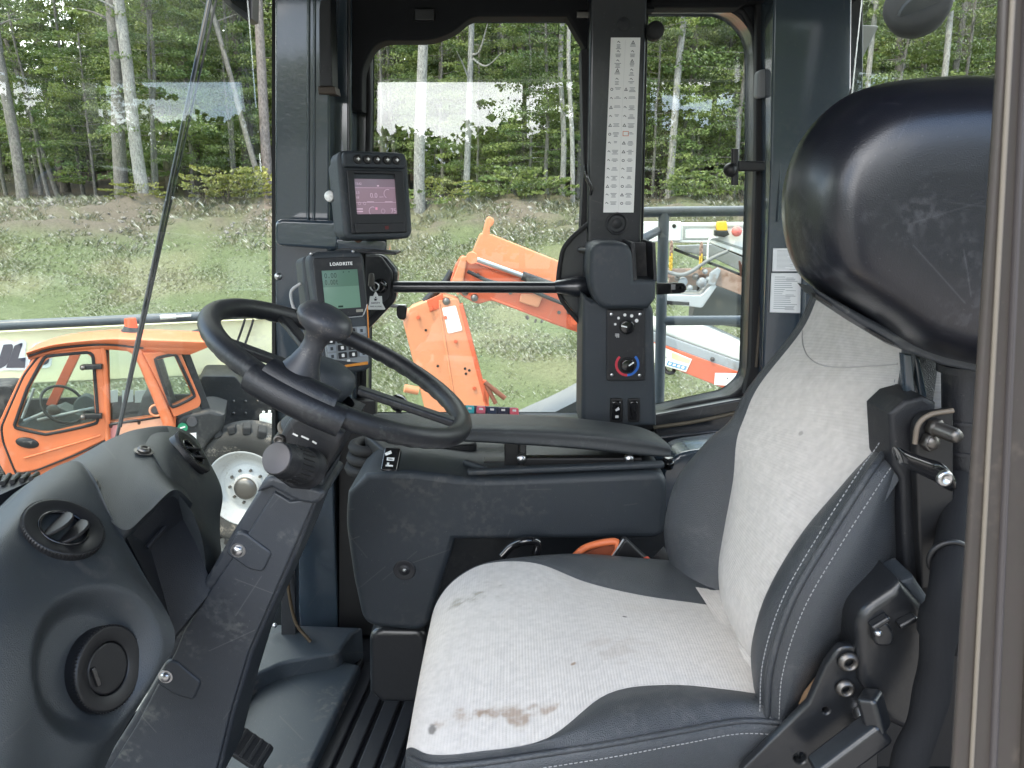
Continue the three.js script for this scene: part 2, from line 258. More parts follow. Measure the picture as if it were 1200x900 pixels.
// ================================================================ the cab
const cab = thing('loader_cab', 'dark blue-grey painted loader cab with black pillars and window panes, seen from its open door', 'vehicle cab');
const FLOOR = 2.0, WALL = -1.72;
{
  // right-hand wall with its two window openings
  const hole1 = [[430, 16, 10], [690, 16, 10], [688, 494, 10], [427, 494, 10]];
  const hole2 = [[745, 8], [858, 8, 26], [886, 40, 40], [886, 200], [878, 447, 22], [856, 466, 8], [745, 490]];
  part(cab, 'wall', plate([[318, -90], [1012, -90], [1012, 745], [318, 745]], WALL, 0.07, { bevel: 0.004, holes: [hole1, hole2] }), M.blackpaint);
  part(cab, 'window_pane', plate([[424, 8], [696, 8], [694, 498], [420, 498]], WALL - 0.035, 0.005, { bevel: 0 }), M.glass);
  part(cab, 'window_pane', plate([[738, 0], [894, 0], [890, 478], [738, 500]], WALL - 0.035, 0.005, { bevel: 0 }), M.glass);
  // rubber seals: thin round section along the openings
  const seal = (pts, z, r, closed) => tube(pts.map(([x, y]) => Z(x, y, z)), r, { n: 120, m: 8, closed, tension: 0.15 });
  part(cab, 'window_seal', seal([[431, 62], [432, 120], [429, 300], [427, 488], [560, 494], [686, 490], [689, 300], [689, 70], [668, 20], [560, 17], [470, 48], [442, 48]], WALL, 0.006, true), M.rubber);
  part(cab, 'window_seal', seal([[756, 20], [770, 8], [850, 8], [870, 14], [884, 40], [887, 90], [886, 200], [882, 330], [878, 435], [870, 456], [856, 466], [800, 476], [752, 486], [750, 300]], WALL, 0.007, true), M.rubber);
  part(cab, 'seal_strip', plate([[887, -60], [906, -60], [902, 200], [898, 330], [890, 440], [872, 462], [880, 430], [886, 200]], WALL + 0.025, 0.024, { bevel: 0.004 }), M.rubber);
  part(cab, 'trim_strip', seal([[899, -40], [898, 100], [896, 230], [892, 350], [886, 430]], WALL + 0.027, 0.0035), std([0.11, 0.09, 0.065], 0.6));
  // header above the windows
  part(cab, 'header_trim', plate([[380, -90], [770, -90], [768, 10], [694, 12], [694, 60], [688, 60], [664, 19], [552, 19, 8], [530, 38, 16], [505, 47, 14], [440, 47, 16], [424, 80, 10], [424, 130], [405, 130, 8], [404, 20]], WALL + 0.06, 0.058, { bevel: 0.008, seg: 3 }), M.header);
  part(cab, 'header_trim', plate([[752, -90], [1005, -90], [1005, 0], [880, 0, 6], [866, 8], [752, 8]], WALL + 0.06, 0.058, { bevel: 0.008 }), M.header);
  part(cab, 'header_latch', plate([[676, 13], [696, 13], [696, 21], [676, 21]], WALL + 0.068, 0.008), M.darksteel);
  part(cab, 'header_latch', plate([[486, 10], [509, 10], [509, 24], [486, 24]], WALL + 0.068, 0.008), M.black);
  // front pillar
  const zp = -1.60;
  part(cab, 'front_pillar', plate([[322, -90], [386, -90], [386, 300], [392, 600], [397, 760], [354, 760], [338, 590], [322, 470]], new Plane(V(0, 3.1, zp), V(0, -0.08, 1)), 0.11, { bevel: 0.005 }), M.paint);
  part(cab, 'weld_seam', [rod(new Plane(V(0, 3.1, zp), V(0, -0.08, 1)).hit(362, -60), new Plane(V(0, 3.1, zp), V(0, -0.08, 1)).hit(361, 257), 0.0035), rod(new Plane(V(0, 3.1, zp), V(0, -0.08, 1)).hit(369, -60), new Plane(V(0, 3.1, zp), V(0, -0.08, 1)).hit(368, 257), 0.003)], M.paint);
  part(cab, 'corner_post', plate([[386, -90], [412, -90], [412, 300], [412, 480], [386, 480]], zp - 0.05, 0.065, { bevel: 0.004 }), M.paint);
  part(cab, 'corner_post', [seal([[409, -60], [409, 180], [407, 300]], zp - 0.05, 0.004), seal([[416, 60], [416, 180], [416, 300]], WALL + 0.004, 0.004)], M.blackpaint);
  part(cab, 'blind_rail', plate([[373, -60], [386, -60], [390, 101], [374, 101]], zp + 0.03, 0.05, { bevel: 0.004 }), M.dark);
  part(cab, 'blind_rail_end', plate([[372, 101], [392, 101], [394, 110], [373, 110]], zp + 0.028, 0.045, { bevel: 0.003 }), std([0.05, 0.035, 0.025], 0.6));
  part(cab, 'pillar_bolt', put(lathe([[0, 0.006], [0.006, 0.005], [0.0085, 0], [0.0085, -0.004]], 12), axis(Z(326, 324, zp - 0.012), V(0, 0, 1))), M.steel);
  part(cab, 'window_seal', plate([[318.5, -90], [322.5, -90], [322.5, 612], [318.5, 612]], zp - 0.02, 0.03, { bevel: 0 }), M.rubber);
  // lower strut and kick panel ahead of the console
  part(cab, 'strut', plate([[330, 612], [346, 612], [347, 765], [329, 765]], zp + 0.02, 0.03, { bevel: 0.003 }), M.blackpaint);
  part(cab, 'strut_bolt', put(ball(0.006, 10), new THREE.Matrix4().setPosition(Z(322, 733, zp + 0.02))), M.steel);
  part(cab, 'kick_panel', plate([[397, 470], [440, 470], [440, 745], [397, 745]], WALL + 0.035, 0.03), M.black);
  part(cab, 'cable', tube([Z(338, 640, zp + 0.03), Z(337, 680, zp + 0.04), Z(346, 728, zp + 0.05), Z(364, 752, zp + 0.06)], 0.004, { n: 20 }), std([0.06, 0.04, 0.02], 0.6));
  // rear pillar
  const zr = -1.64;
  part(cab, 'rear_pillar', plate([[908, -90], [1000, -90], [998, 100], [990, 330], [980, 570], [880, 570], [893, 440], [903, 200]], new Plane(V(0, 3.1, zr), V(0, -0.06, 1)), 0.09, { bevel: 0.006 }), M.paint);
  part(cab, 'weld_seam', seal([[950, -60], [948, 100], [944, 240], [940, 400]], zr + 0.002, 0.006), M.paint);
  part(cab, 'weld_seam', seal([[922, -40], [918, 120], [912, 260]], zr + 0.001, 0.004), M.paint);
  part(cab, 'window_seal', plate([[994, -90], [1000, -90], [997, 110], [988, 330], [982, 330], [991, 110]], zr + 0.012, 0.04, { bevel: 0.002 }), M.rubber);
  part(cab, 'pillar_buffer', plate([[888, 82, 3], [900, 80, 3], [899, 114, 3], [887, 115, 3]], WALL + 0.05, 0.026, { bevel: 0.004 }), std([0.22, 0.23, 0.24], 0.5));
  // wall below the second window
  part(cab, 'sill', plate([[764, 487], [872, 467], [895, 462], [905, 480], [895, 500], [770, 515]], WALL + 0.03, 0.028, { bevel: 0.006 }), M.blackpaint);
  part(cab, 'sill_lip', tube([Z(766, 501, WALL + 0.032), Z(815, 494, WALL + 0.034), Z(866, 483, WALL + 0.032)], 0.0045, { n: 20 }), std([0.12, 0.10, 0.07], 0.6));
  part(cab, 'lower_panel', plate([[764, 513], [900, 497], [900, 600], [764, 600]], WALL + 0.055, 0.05, { bevel: 0.006 }), M.blackpaint);
  // centre pillar
  const zc = -1.61;
  const cp = part(cab, 'centre_pillar', plate([[693, -90], [761, -90], [751, 292], [688, 292]], zc, 0.1, { bevel: 0.007, seg: 3 }), M.blackpaint);
  part(cab, 'centre_pillar_seal', plate([[681, 58], [692, 56], [690, 200], [688, 300], [679, 300], [684, 200]], zc - 0.03, 0.06), M.rubber);
  part(cab, 'seal_clip', tube([Z(686, 193, zc + 0.002), Z(688, 208, zc + 0.01), Z(693, 220, zc + 0.006), Z(692, 228, zc)], 0.004, { n: 16 }), M.gloss);
  part(cp, 'socket', put(lathe([[0.024, 0], [0.0235, 0.004], [0.019, 0.004], [0.016, -0.004], [0.011, -0.006], [0.011, 0.0], [0.0, 0.0]], 28), axis(Z(723, 262, zc + 0.001), V(0, 0, 1))), M.dark);
  part(cp, 'screw_cover', put(lathe([[0.013, 0], [0.012, 0.002], [0, 0.0025]], 20), axis(Z(731, 28, zc + 0.001), V(0, 0, 1))), M.dark);
  part(cab, 'blind_knob', put(lathe([[0, 0.03], [0.014, 0.027], [0.018, 0.02], [0.018, 0.0], [0, 0]], 20), axis(Z(766, 38, zc - 0.02), V(0, 0, 1))), M.rubber);
  // window latch of the second window
  part(cab, 'latch', [plate([[858, 174, 2], [866, 174, 2], [866, 217, 2], [858, 217, 2]], -1.64, 0.014, { bevel: 0.004 }), plate([[866, 188], [897, 189], [897, 200], [866, 201]], -1.645, 0.014, { bevel: 0.004 }), put(ball(0.015), new THREE.Matrix4().setPosition(Z(856, 199, -1.635)))], M.black);
  // glass round the front corner
  const zg = -1.63, A = Z(321, 400, zg), gx = A.x, B = V(-1.03, 0, -1.12);
  const PR = new Plane(V(0, 3.1, zr), V(0, -0.06, 1));
  const fp = (x0, z0, x1, z1, y0, y1, name = 'window_pane') => { const d = V(x1 - x0, 0, z1 - z0), L = d.length(); d.normalize(); const n = d.clone().cross(V(0, 1, 0)); const p = new Plane(V((x0 + x1) / 2, (y0 + y1) / 2, (z0 + z1) / 2), n); return slab(rect(0, 0, L, y1 - y0), 0.005, { bevel: 0 }).applyMatrix4(p.m); };
  part(cab, 'window_pane', fp(gx, zg, B.x, B.z, 2.06, 3.58), M.glass);
  part(cab, 'window_pane', fp(B.x, B.z, -1.12, -0.34, 2.06, 3.58), M.glass);
  part(cab, 'front_edge', [beam(V(gx, 2.03, zg), V(B.x, 2.03, B.z), 0.05, 0.06), beam(V(B.x, 2.03, B.z), V(-1.12, 2.03, -0.34), 0.05, 0.06), beam(V(gx, 3.61, zg), V(B.x, 3.61, B.z), 0.06, 0.08), beam(V(B.x, 3.61, B.z), V(-1.12, 3.61, -0.34), 0.06, 0.08)], M.blackpaint);
  // rear corner glass and rear wall
  const C = Z(1003, 60, -1.62), E = V(1.08, 0, -1.12);
  part(cab, 'window_pane', fp(C.x, C.z, E.x, E.z, 2.72, 3.58), M.glass);
  part(cab, 'window_pane', fp(E.x, E.z, 1.12, -0.5, 2.72, 3.58), M.glass);
  part(cab, 'rear_wall', [beam(V(C.x - 0.02, 2.36, C.z), V(E.x, 2.36, E.z), 0.06, 0.72), beam(V(E.x, 2.36, E.z), V(1.12, 2.36, -0.36), 0.06, 0.72), beam(V(C.x, 3.61, C.z), V(E.x, 3.61, E.z), 0.06, 0.08), beam(V(E.x, 3.61, E.z), V(1.12, 3.61, -0.36), 0.06, 0.08)], M.blackpaint);
  // roof, door opening
  part(cab, 'roof', rbox(2.5, 0.13, 1.64, 0.04).translate(0, 3.715, -1.07), M.blackpaint);
  part(cab, 'door_header', [beam(V(-1.1, 3.62, -0.3), V(1.1, 3.62, -0.3), 0.09, 0.1), beam(V(-1.12, 2.0, -0.32), V(-1.12, 3.6, -0.32), 0.09, 0.09, 0.004, V(0, 0, 1)), beam(V(1.12, 2.0, -0.4), V(1.12, 3.6, -0.4), 0.12, 0.12, 0.004, V(0, 0, 1))], M.blackpaint);
  part(cab, 'door_sill', rbox(2.2, 0.06, 0.1, 0.01).translate(0, 1.97, -0.28), M.blackpaint);
}
// floor
const floor = structure('floor', metres(rbox(2.2, 0.06, 1.55, 0.005).translate(0, FLOOR - 0.031, -1.03)), M.dark);
{
  const flat = (y) => new Plane(V(0, y, -1.2), V(0, 1, 0), V(0, 0, -1));
  const mat = thing('floor_mat', 'black ribbed rubber mat on the cab floor beside the seat', 'floor mat');
  part(mat, 'mat_base', plate([[352, 925], [424, 772], [520, 772], [520, 925]], flat(FLOOR + 0.006), 0.005, { bevel: 0.001 }), M.dark);
  const a0 = Y(424, 778, FLOOR + 0.012), a1 = Y(356, 916, FLOOR + 0.012);
  for (let i = 0; i < 7; i++) { const o = V(0.024 + i * 0.043, 0, 0); part(mat, 'rib', beam(a0.clone().add(o), a1.clone().add(o), i % 2 ? 0.030 : 0.034, 0.012, 0.004), M.dark); }
  part(mat, 'edge_strip', beam(a0.clone(), a1.clone(), 0.008, 0.03, 0.003), M.rubber);
  const ledge = thing('floor_step', 'dusty blue-grey raised floor panel ahead of the ribbed mat', 'floor panel');
  part(ledge, 'step_top', plate([[215, 960], [358, 912], [422, 778], [402, 772, 10], [345, 782, 8], [300, 806, 12], [270, 850]], flat(FLOOR + 0.045), 0.05, { bevel: 0.012, seg: 3 }), M.floorpanel);
  part(ledge, 'rear_ledge', plate([[250, 850], [296, 792, 6], [330, 776, 6], [398, 764, 6], [412, 742], [424, 735], [300, 730], [250, 780]], flat(FLOOR + 0.085), 0.09, { bevel: 0.008, seg: 3 }), M.floorpanel);
}
// ---------------------------------------------------------------- print on the pillars
function card(px, plane, thick) {                                // a thin printed sheet: four corners, its print upright on the front
  const c = px.map(([x, y]) => plane.hit(x, y)), b = c.map((p) => p.clone().addScaledVector(plane.n, -thick)), pos = [], uv = [], nor = [], idx = [];
  const q = (ps, us, n) => { const s = pos.length / 3; ps.forEach((p, i) => { pos.push(p.x, p.y, p.z); uv.push(...us[i]); nor.push(n.x, n.y, n.z); }); idx.push(s, s + 1, s + 2, s, s + 2, s + 3); };
  q([c[3], c[2], c[1], c[0]], [[0, 0], [1, 0], [1, 1], [0, 1]], plane.n);
  for (let i = 0; i < 4; i++) { const j = (i + 1) % 4, n = c[j].clone().sub(c[i]).cross(plane.n).normalize(); q([c[i], c[j], b[j], b[i]], [[0.01, 0.99], [0.01, 0.99], [0.01, 0.99], [0.01, 0.99]], n); }
  const g = new THREE.BufferGeometry(); g.setAttribute('position', new THREE.Float32BufferAttribute(pos, 3)); g.setAttribute('normal', new THREE.Float32BufferAttribute(nor, 3)); g.setAttribute('uv', new THREE.Float32BufferAttribute(uv, 2)); g.setIndex(idx);
  return g;
}
{
  const r = rng(4);
  const t = canvas(256, 1536, (c, w, h) => {                      // two columns of pictograms with captions too small to read
    c.fillStyle = '#e4e4e2'; c.fillRect(0, 0, w, h); c.fillStyle = '#c9c9c7'; c.fillRect(w / 2 - 1, 20, 2, h - 40);
    for (let k = 0; k < 2; k++) for (let i = 0; i < 19; i++) {
      const x = k ? w * 0.76 : w * 0.27, y = 40 + i * 78, left = i > 4;
      c.strokeStyle = c.fillStyle = '#35373b'; c.lineWidth = 5;
      if (i === 10 && k) { c.strokeStyle = '#c86a3c'; c.strokeRect(w * 0.56, y - 16, 44, 38); }
      else {
        const ix = left ? x - 42 : x, iy = left ? y + 8 : y, s = r();
        c.beginPath();
        if (s < 0.35) c.arc(ix, iy, 10, 0, 6.3); else if (s < 0.6) { c.moveTo(ix - 12, iy + 10); c.lineTo(ix, iy - 12); c.lineTo(ix + 12, iy + 10); c.closePath(); } else { c.moveTo(ix - 12, iy); c.lineTo(ix - 2, iy - 10); c.lineTo(ix + 12, iy + 4); }
        c.stroke();
      }
      for (let q = 0; q < 2 + (r() * 3 | 0); q++) { const L = 24 + r() * 34; c.fillStyle = '#77797e'; c.fillRect((left ? x + 12 : x) - L / 2, y + (left ? -8 : 18) + q * 11, L, 5); }
    }
  });
  const zc = -1.61;
  const sheetObj = thing('pictogram_sheet', 'tall white sheet of small pictograms stuck on the centre pillar', 'instruction label');
  part(sheetObj, 'printed_sheet', card([[716, 44], [750.5, 44], [742.5, 249], [707, 249]], wallZ(zc + 0.003), 0.002), printed(t, 0.45));
  const paper = (seed) => canvas(256, 320, (c, w, h) => { const q = rng(seed); c.fillStyle = '#e9ebec'; c.fillRect(0, 0, w, h); c.strokeStyle = '#9aa0a6'; c.strokeRect(4, 4, w - 8, h - 8); for (let y = 30; y < h - 30; y += 17) { c.fillStyle = '#8b9096'; const L = 60 + q() * 150; c.fillRect(28, y, L, 4); if (q() > 0.5) c.fillRect(120, y + 8, 40 + q() * 60, 3); } });
  const zr = -1.64;
  const p1 = thing('paper_sheet', 'white printed sheet on the rear pillar, upper of two, half behind the headrest', 'paper notice');
  part(p1, 'printed_sheet', card([[906, 291], [950, 291], [948, 318], [905, 318]], new Plane(V(0, 3.1, zr), V(0, -0.06, 1)).off(0.003), 0.002), printed(paper(3), 0.3));
  const p2 = thing('paper_sheet', 'white printed sheet on the rear pillar, lower of two, above the seat back', 'paper notice');
  part(p2, 'printed_sheet', card([[904, 320], [942, 320], [939, 367], [902, 366]], new Plane(V(0, 3.1, zr), V(0, -0.06, 1)).off(0.003), 0.002), printed(paper(8), 0.3));
}
// ---------------------------------------------------------------- grab bar and its end plates
{
  const z = -1.6, g = thing('grab_bar', 'dark round grab bar across the window between two black end plates', 'grab bar');
  part(g, 'bar', rod(Z(462, 336, z), Z(690, 337, z), 0.0125, 20), M.blackpaint);
  part(g, 'socket', put(lathe([[0, 0], [0.022, 0], [0.022, 0.03], [0.013, 0.075], [0.0, 0.075]], 24), axis(Z(691, 336, z), V(-1, 0, 0))), M.blackpaint);
  part(g, 'end_plate', plate([[687, 262], [668, 280, 6], [657, 300, 10], [656, 345, 6], [687, 386], [694, 340], [694, 262]], z - 0.03, 0.022, { bevel: 0.003 }), M.blackpaint);
  part(g, 'plate_edge', tube([Z(694, 258, z - 0.02), Z(686, 265, z - 0.02), Z(668, 281, z - 0.02), Z(658, 300, z - 0.02), Z(656, 346, z - 0.02), Z(686, 386, z - 0.02)], 0.005, { n: 40 }), M.rubber);
  part(g, 'end_plate', plate([[428, 298], [449, 298, 3], [466, 317, 4], [464, 352, 4], [432, 386], [428, 386]], z - 0.01, 0.03, { bevel: 0.005 }), M.blackpaint);
  part(g, 'end_plate', plate([[428, 300], [446, 300, 3], [460, 319, 4], [457, 350, 4], [428, 376]], z + 0.004, 0.012, { bevel: 0.003 }), M.dark);
  part(g, 'plate_pin', rod(Z(680, 293, z - 0.02), Z(690, 294, z + 0.01), 0.006), M.darksteel);
  const l = thing('window_lever', 'small black lever on a steel pin at the window edge under the grab bar', 'latch');
  part(l, 'pin', rod(Z(452, 358, z - 0.03), Z(476, 359, z - 0.03), 0.004), M.steel);
  part(l, 'paddle', plate([[464, 358, 2], [477, 358, 2], [475, 376, 3], [465, 374, 3]], z - 0.02, 0.014, { bevel: 0.004 }), M.black);
  const key = thing('ignition_key', 'dark key and ring hanging from the black end plate beside the weighing unit', 'key');
  part(key, 'key_barrel', put(lathe([[0.016, 0], [0.015, 0.012], [0.009, 0.014], [0, 0.014]], 18), axis(Z(446, 335, z + 0.004), V(0, 0, 1))), M.gloss);
  part(key, 'key_bow', plate([[432, 320, 3], [438, 320, 3], [439, 336, 2], [431, 336, 2]], z + 0.03, 0.006), M.darksteel);
  part(key, 'key_ring', put(new THREE.TorusGeometry(0.009, 0.0015, 6, 20), new THREE.Matrix4().setPosition(Z(439, 336, z + 0.025))), M.steel);
  const tag = thing('safety_tag', 'white triangular tag hanging below the ignition key', 'tag');
  const tp = wallZ(z + 0.035);
  part(tag, 'tag_plate', plate([[440, 341, 2], [452, 363, 2], [429.5, 363, 2]], tp, 0.003, { bevel: 0.0008 }), M.white);
  const ink = canvas(256, 256, (c) => { c.fillStyle = '#dfe0dd'; c.fillRect(0, 0, 256, 256); c.fillStyle = '#1a1a1c'; c.beginPath(); c.arc(128, 26, 14, 0, 7); c.fill(); c.fillRect(92, 52, 72, 14); c.fillRect(104, 60, 48, 34); c.font = 'bold 52px sans-serif'; c.textAlign = 'center'; c.fillText('SAFETY', 128, 160, 170); c.font = 'bold 36px sans-serif'; c.fillText('TAKE A LOOK', 128, 226, 220); });
  part(tag, 'tag_print', card([[433.5, 347], [447.5, 347], [448.5, 361.5], [432, 361.5]], wallZ(z + 0.0362), 0.001), printed(ink));
}
// ---------------------------------------------------------------- monitor on its bracket
function iconDots(c, x, y, s) { c.fillRect(x - s, y - s / 3, s * 2, s * 0.66); c.fillRect(x - s / 3, y - s, s * 0.66, s * 2); }
{
  const m = thing('display_monitor', 'dark display with a pinkish screen and five round buttons on the front pillar', 'monitor');
  const n = V(0.50, 0.10, 0.86), P = new Plane(D(441, 229, 1.36), n), W = 0.135, H = 0.158, at = (g) => g.applyMatrix4(P.m);
  part(m, 'housing', at(slab(rect(0, 0, W, H, 0.014), 0.05, { bevel: 0.008, seg: 4 })), M.plastic);
  part(m, 'rear_housing', at(slab(rect(0, -0.002, W - 0.012, H - 0.02, 0.012), 0.03, { bevel: 0.006 }).translate(0, 0, -0.052)), M.plastic);
  part(m, 'hood', at(slab([[-W / 2 + 0.006, 0.048, 0.003], [W / 2 - 0.006, 0.048, 0.003], [W / 2 - 0.008, 0.076, 0.01], [-W / 2 + 0.008, 0.076, 0.01]], 0.016, { bevel: 0.004, seg: 3 }).translate(0, 0, 0.010)), M.plastic);
  part(m, 'bezel', at(slab(rect(0, -0.012, 0.108, 0.112, 0.004), 0.008, { bevel: 0.0015, holes: [rect(-0.002, 0.002, 0.078, 0.072, 0.001)] }).translate(0, 0, 0.006)), M.dark);
  const scr = canvas(512, 448, (c, w, h) => {                     // dim pinkish picture: dials, figures and small symbols
    c.fillStyle = '#85707b'; c.fillRect(0, 0, w, h);
    c.fillStyle = '#766872'; c.fillRect(0, 0, w, 80); c.strokeStyle = '#bfa6b6'; c.fillStyle = '#bfa6b6'; c.lineWidth = 5;
    c.font = '30px sans-serif'; c.fillText('13:42', 30, 60); c.fillText('2.5', 30, 150); c.fillText('68', 30, 200);
    c.font = '64px sans-serif'; c.fillText('0.0', 190, 190); c.fillText('75', 420, 350);
    for (const [x, y] of [[400, 150], [210, 330]]) { c.beginPath(); c.arc(x, y, 44, 2, 5.2); c.stroke(); }
    c.fillRect(24, 300, 70, 12); c.fillRect(24, 326, 70, 12); c.fillStyle = '#c98aa2'; c.fillRect(240, 290, 26, 26); c.beginPath(); c.arc(256, 410, 13, 0, 7); c.fill();
    c.fillStyle = '#bfa6b6'; c.lineWidth = 3; for (const [x, y, q] of [[330, 330, 22], [60, 250, 14], [120, 250, 14], [330, 400, 12]]) { c.beginPath(); c.arc(x, y, q, 0, 6.3); c.stroke(); } c.font = '20px sans-serif'; c.fillText('km/h', 300, 190); c.fillText('h', 470, 420); c.fillText('rpm x100', 20, 420); c.strokeRect(16, 90, 480, 150); c.fillRect(160, 388, 60, 8); c.fillRect(400, 390, 70, 8); c.fillRect(150, 230, 80, 6); c.fillRect(360, 230, 90, 6); c.fillRect(280, 62, 24, 14);
  });
  const S = new Plane(P.at(-0.002, -0.010, 0.002), P.n, P.v);
  const sg = new THREE.PlaneGeometry(0.084, 0.078).applyMatrix4(S.m);
  part(m, 'screen', sg, noUV(phys(0xffffff, 0.12, { map: scr, emissiveMap: scr, emissive: rgb(0.22, 0.2, 0.21), clearcoat: 1, clearcoatRoughness: 0.05 })));
  for (let i = 0; i < 5; i++) {
    const x = -0.034 + i * 0.0185, b = part(m, 'button', at(put(lathe([[0, 0.005], [0.0062, 0.005], [0.0078, 0.003], [0.008, 0], [0.008, -0.003]], 18), axis(V(x, 0.062, 0.010), V(0, 0, 1)))), M.black);
    part(b, 'button_symbol', at(join([slab(rect(x, 0.062, 0.006, 0.0016), 0.0006, { bevel: 0 }).translate(0, 0, 0.0158), slab([[x - 0.0005, 0.0655], [x + 0.003, 0.062], [x - 0.0005, 0.0585]], 0.0006, { bevel: 0 }).translate(0, 0, 0.0156)])), M.white);
  }
  part(m, 'lower_slot', at(slab(rect(0, -0.059, 0.096, 0.017, 0.003), 0.004, { bevel: 0.001 }).translate(0, 0, 0.009)), M.dark);
  part(m, 'indicator', at(slab(rect(0.012, -0.059, 0.007, 0.006), 0.001, { bevel: 0 }).translate(0, 0, 0.0102)), std([0.10, 0.012, 0.012], 0.3));
  const br = thing('monitor_bracket', 'grey steel bracket carrying the display monitor off the pillar', 'bracket');
  part(br, 'arm', plate([[322, 257, 2], [397, 259, 4], [397, 293, 6], [322, 288, 2]], -1.53, 0.06, { bevel: 0.006, seg: 3 }), M.paint);
  part(br, 'shelf', plate([[394, 280], [453, 281], [453, 295], [396, 292]], -1.47, 0.05, { bevel: 0.003 }), M.paint);
  part(br, 'shelf_edge', beam(Z(397, 293, -1.45), Z(467, 296, -1.45), 0.06, 0.005, 0.002), M.dark);
  part(br, 'wire', tube([Z(414, 280, -1.42), Z(420, 283, -1.41), Z(427, 279, -1.42), Z(434, 280, -1.42)], 0.0025, { n: 16, m: 6 }), std([0.12, 0.05, 0.03], 0.5));
  part(br, 'clip', put(lathe([[0, 0.008], [0.009, 0.006], [0.011, 0], [0, 0]], 16), axis(Z(387, 230, -1.42), V(-0.3, 0.1, 0.95))), M.white);
}
// ---------------------------------------------------------------- weighing unit with keypad
{
  const w = thing('weighing_unit', 'grey handheld style weighing unit with greenish screen and keypad', 'weighing unit');
  const n = V(0.47, 0.16, 0.87), P = new Plane(D(402, 366, 1.36), n), at = (g) => g.applyMatrix4(P.m);
  const W = 0.098, H = 0.225;
  part(w, 'housing', at(slab([[-W / 2, -H / 2, 0.016], [W / 2 - 0.003, -H / 2, 0.016], [W / 2, 0.0], [W / 2 + 0.002, H / 2, 0.012], [-W / 2 - 0.004, H / 2, 0.014], [-W / 2, 0.0]], 0.042, { bevel: 0.009, seg: 4 })), M.plastic);
  part(w, 'rear_housing', at(slab(rect(-0.006, 0.022, W, H * 0.78, 0.012), 0.06, { bevel: 0.006 }).translate(0, 0, -0.044)), M.plastic);
  part(w, 'screen_bezel', at(slab([[-0.046, 0.100, 0.006], [0.044, 0.100, 0.006], [0.045, 0.006], [0.034, -0.008, 0.006], [-0.034, -0.008, 0.006], [-0.045, 0.008]], 0.005, { bevel: 0.0015 }).translate(0, 0, 0.004)), M.dark);
  const rim = (pts) => at(tube(pts.map(([x, y]) => V(x, y, 0.003)), 0.0013, { n: 24, m: 6, tension: 0.1 }));
  part(w, 'bezel_trim', rim([[-0.046, 0.012], [-0.035, -0.0095], [0.035, -0.0095], [0.046, 0.012]]), std([0.45, 0.46, 0.47], 0.35, { metalness: 0.6 }));
  for (const q of [[[-0.047, 0.005], [-0.041, -0.012]], [[0.046, 0.012], [0.044, -0.03], [0.042, -0.06]]]) part(w, 'orange_trim', rim(q), std([0.55, 0.2, 0.03], 0.5));
  const lcd = canvas(256, 256, (c) => { c.fillStyle = '#6f8f7d'; c.fillRect(0, 0, 256, 256); c.fillStyle = '#5c7a6a'; c.fillRect(0, 0, 256, 110); c.fillStyle = '#2c4136'; c.font = 'bold 44px monospace'; c.fillText('0.00', 14, 50, 90); c.fillText('0.00t', 14, 94, 96); c.fillRect(92, 236, 36, 12); c.fillRect(150, 12, 8, 6); c.fillRect(190, 12, 8, 6); });
  const S = new Plane(P.at(0.0, 0.042, 0.0052), P.n, P.v);
  part(w, 'screen', new THREE.PlaneGeometry(0.066, 0.070).applyMatrix4(S.m), noUV(phys(0xffffff, 0.15, { map: lcd, clearcoat: 1, clearcoatRoughness: 0.05 })));
  const logo = canvas(256, 64, (c) => { c.fillStyle = '#1d2023'; c.fillRect(0, 0, 256, 64); c.fillStyle = '#e8e8e6'; c.font = 'bold 50px sans-serif'; c.textAlign = 'center'; c.fillText('LOADRITE', 128, 50, 244); });
  const Lg = new Plane(P.at(0.004, 0.088, 0.0053), P.n, P.v);
  part(w, 'maker_print', new THREE.PlaneGeometry(0.046, 0.0105).applyMatrix4(Lg.m), printed(logo, 0.5));
  for (const q of [at(tube(discPts(1, 14).map(([x, y]) => V(-0.026 + x * 0.009, 0.0 + y * 0.005, 0.0048)), 0.0007, { closed: true, n: 28, m: 5 })), at(slab(rect(0.030, 0.001, 0.013, 0.005), 0.0008, { bevel: 0 }).translate(0, 0, 0.0052))]) part(w, 'badge', q, std([0.25, 0.24, 0.2], 0.4));
  const pad = part(w, 'keypad', at(slab([[-0.040, -0.082, 0.006], [0.038, -0.100, 0.006], [0.041, -0.028, 0.004], [-0.040, -0.028, 0.004]], 0.004, { bevel: 0.001 }).translate(0, 0, 0.0035)), std([0.20, 0.22, 0.235], 0.5));
  const keyGeo = slab(rect(0, 0, 0.0155, 0.0115, 0.002), 0.003, { bevel: 0.0008 }), markGeo = slab(rect(0, 0, 0.005, 0.006, 0.001), 0.0006, { bevel: 0 });
  for (let r = 0; r < 4; r++) for (let k = 0; k < 4; k++) {
    const x = -0.029 + k * 0.0195, y = -0.036 - r * 0.0142, side = k === 3 || (k === 0 && r > 1);
    part(pad, 'key', at(keyGeo.clone().translate(x, y, 0.0062)), side ? std([0.24, 0.27, 0.30], 0.45) : M.dark);
    part(pad, 'key_print', at(markGeo.clone().translate(x, y, 0.0067)), side ? M.plastic : M.white);
  }
  part(w, 'orange_band', at(slab([[-0.012, -0.1010, 0.002], [0.036, -0.1000, 0.002], [0.036, -0.0940, 0.002], [-0.008, -0.0965, 0.002]], 0.003, { bevel: 0.0008 }).translate(0, 0, 0.0068)), std([0.62, 0.24, 0.03], 0.5));
  part(w, 'clear_key', at(slab(rect(0.000, -0.089, 0.006, 0.004, 0.0015), 0.001, { bevel: 0 }).translate(0, 0, 0.0062)), M.white);
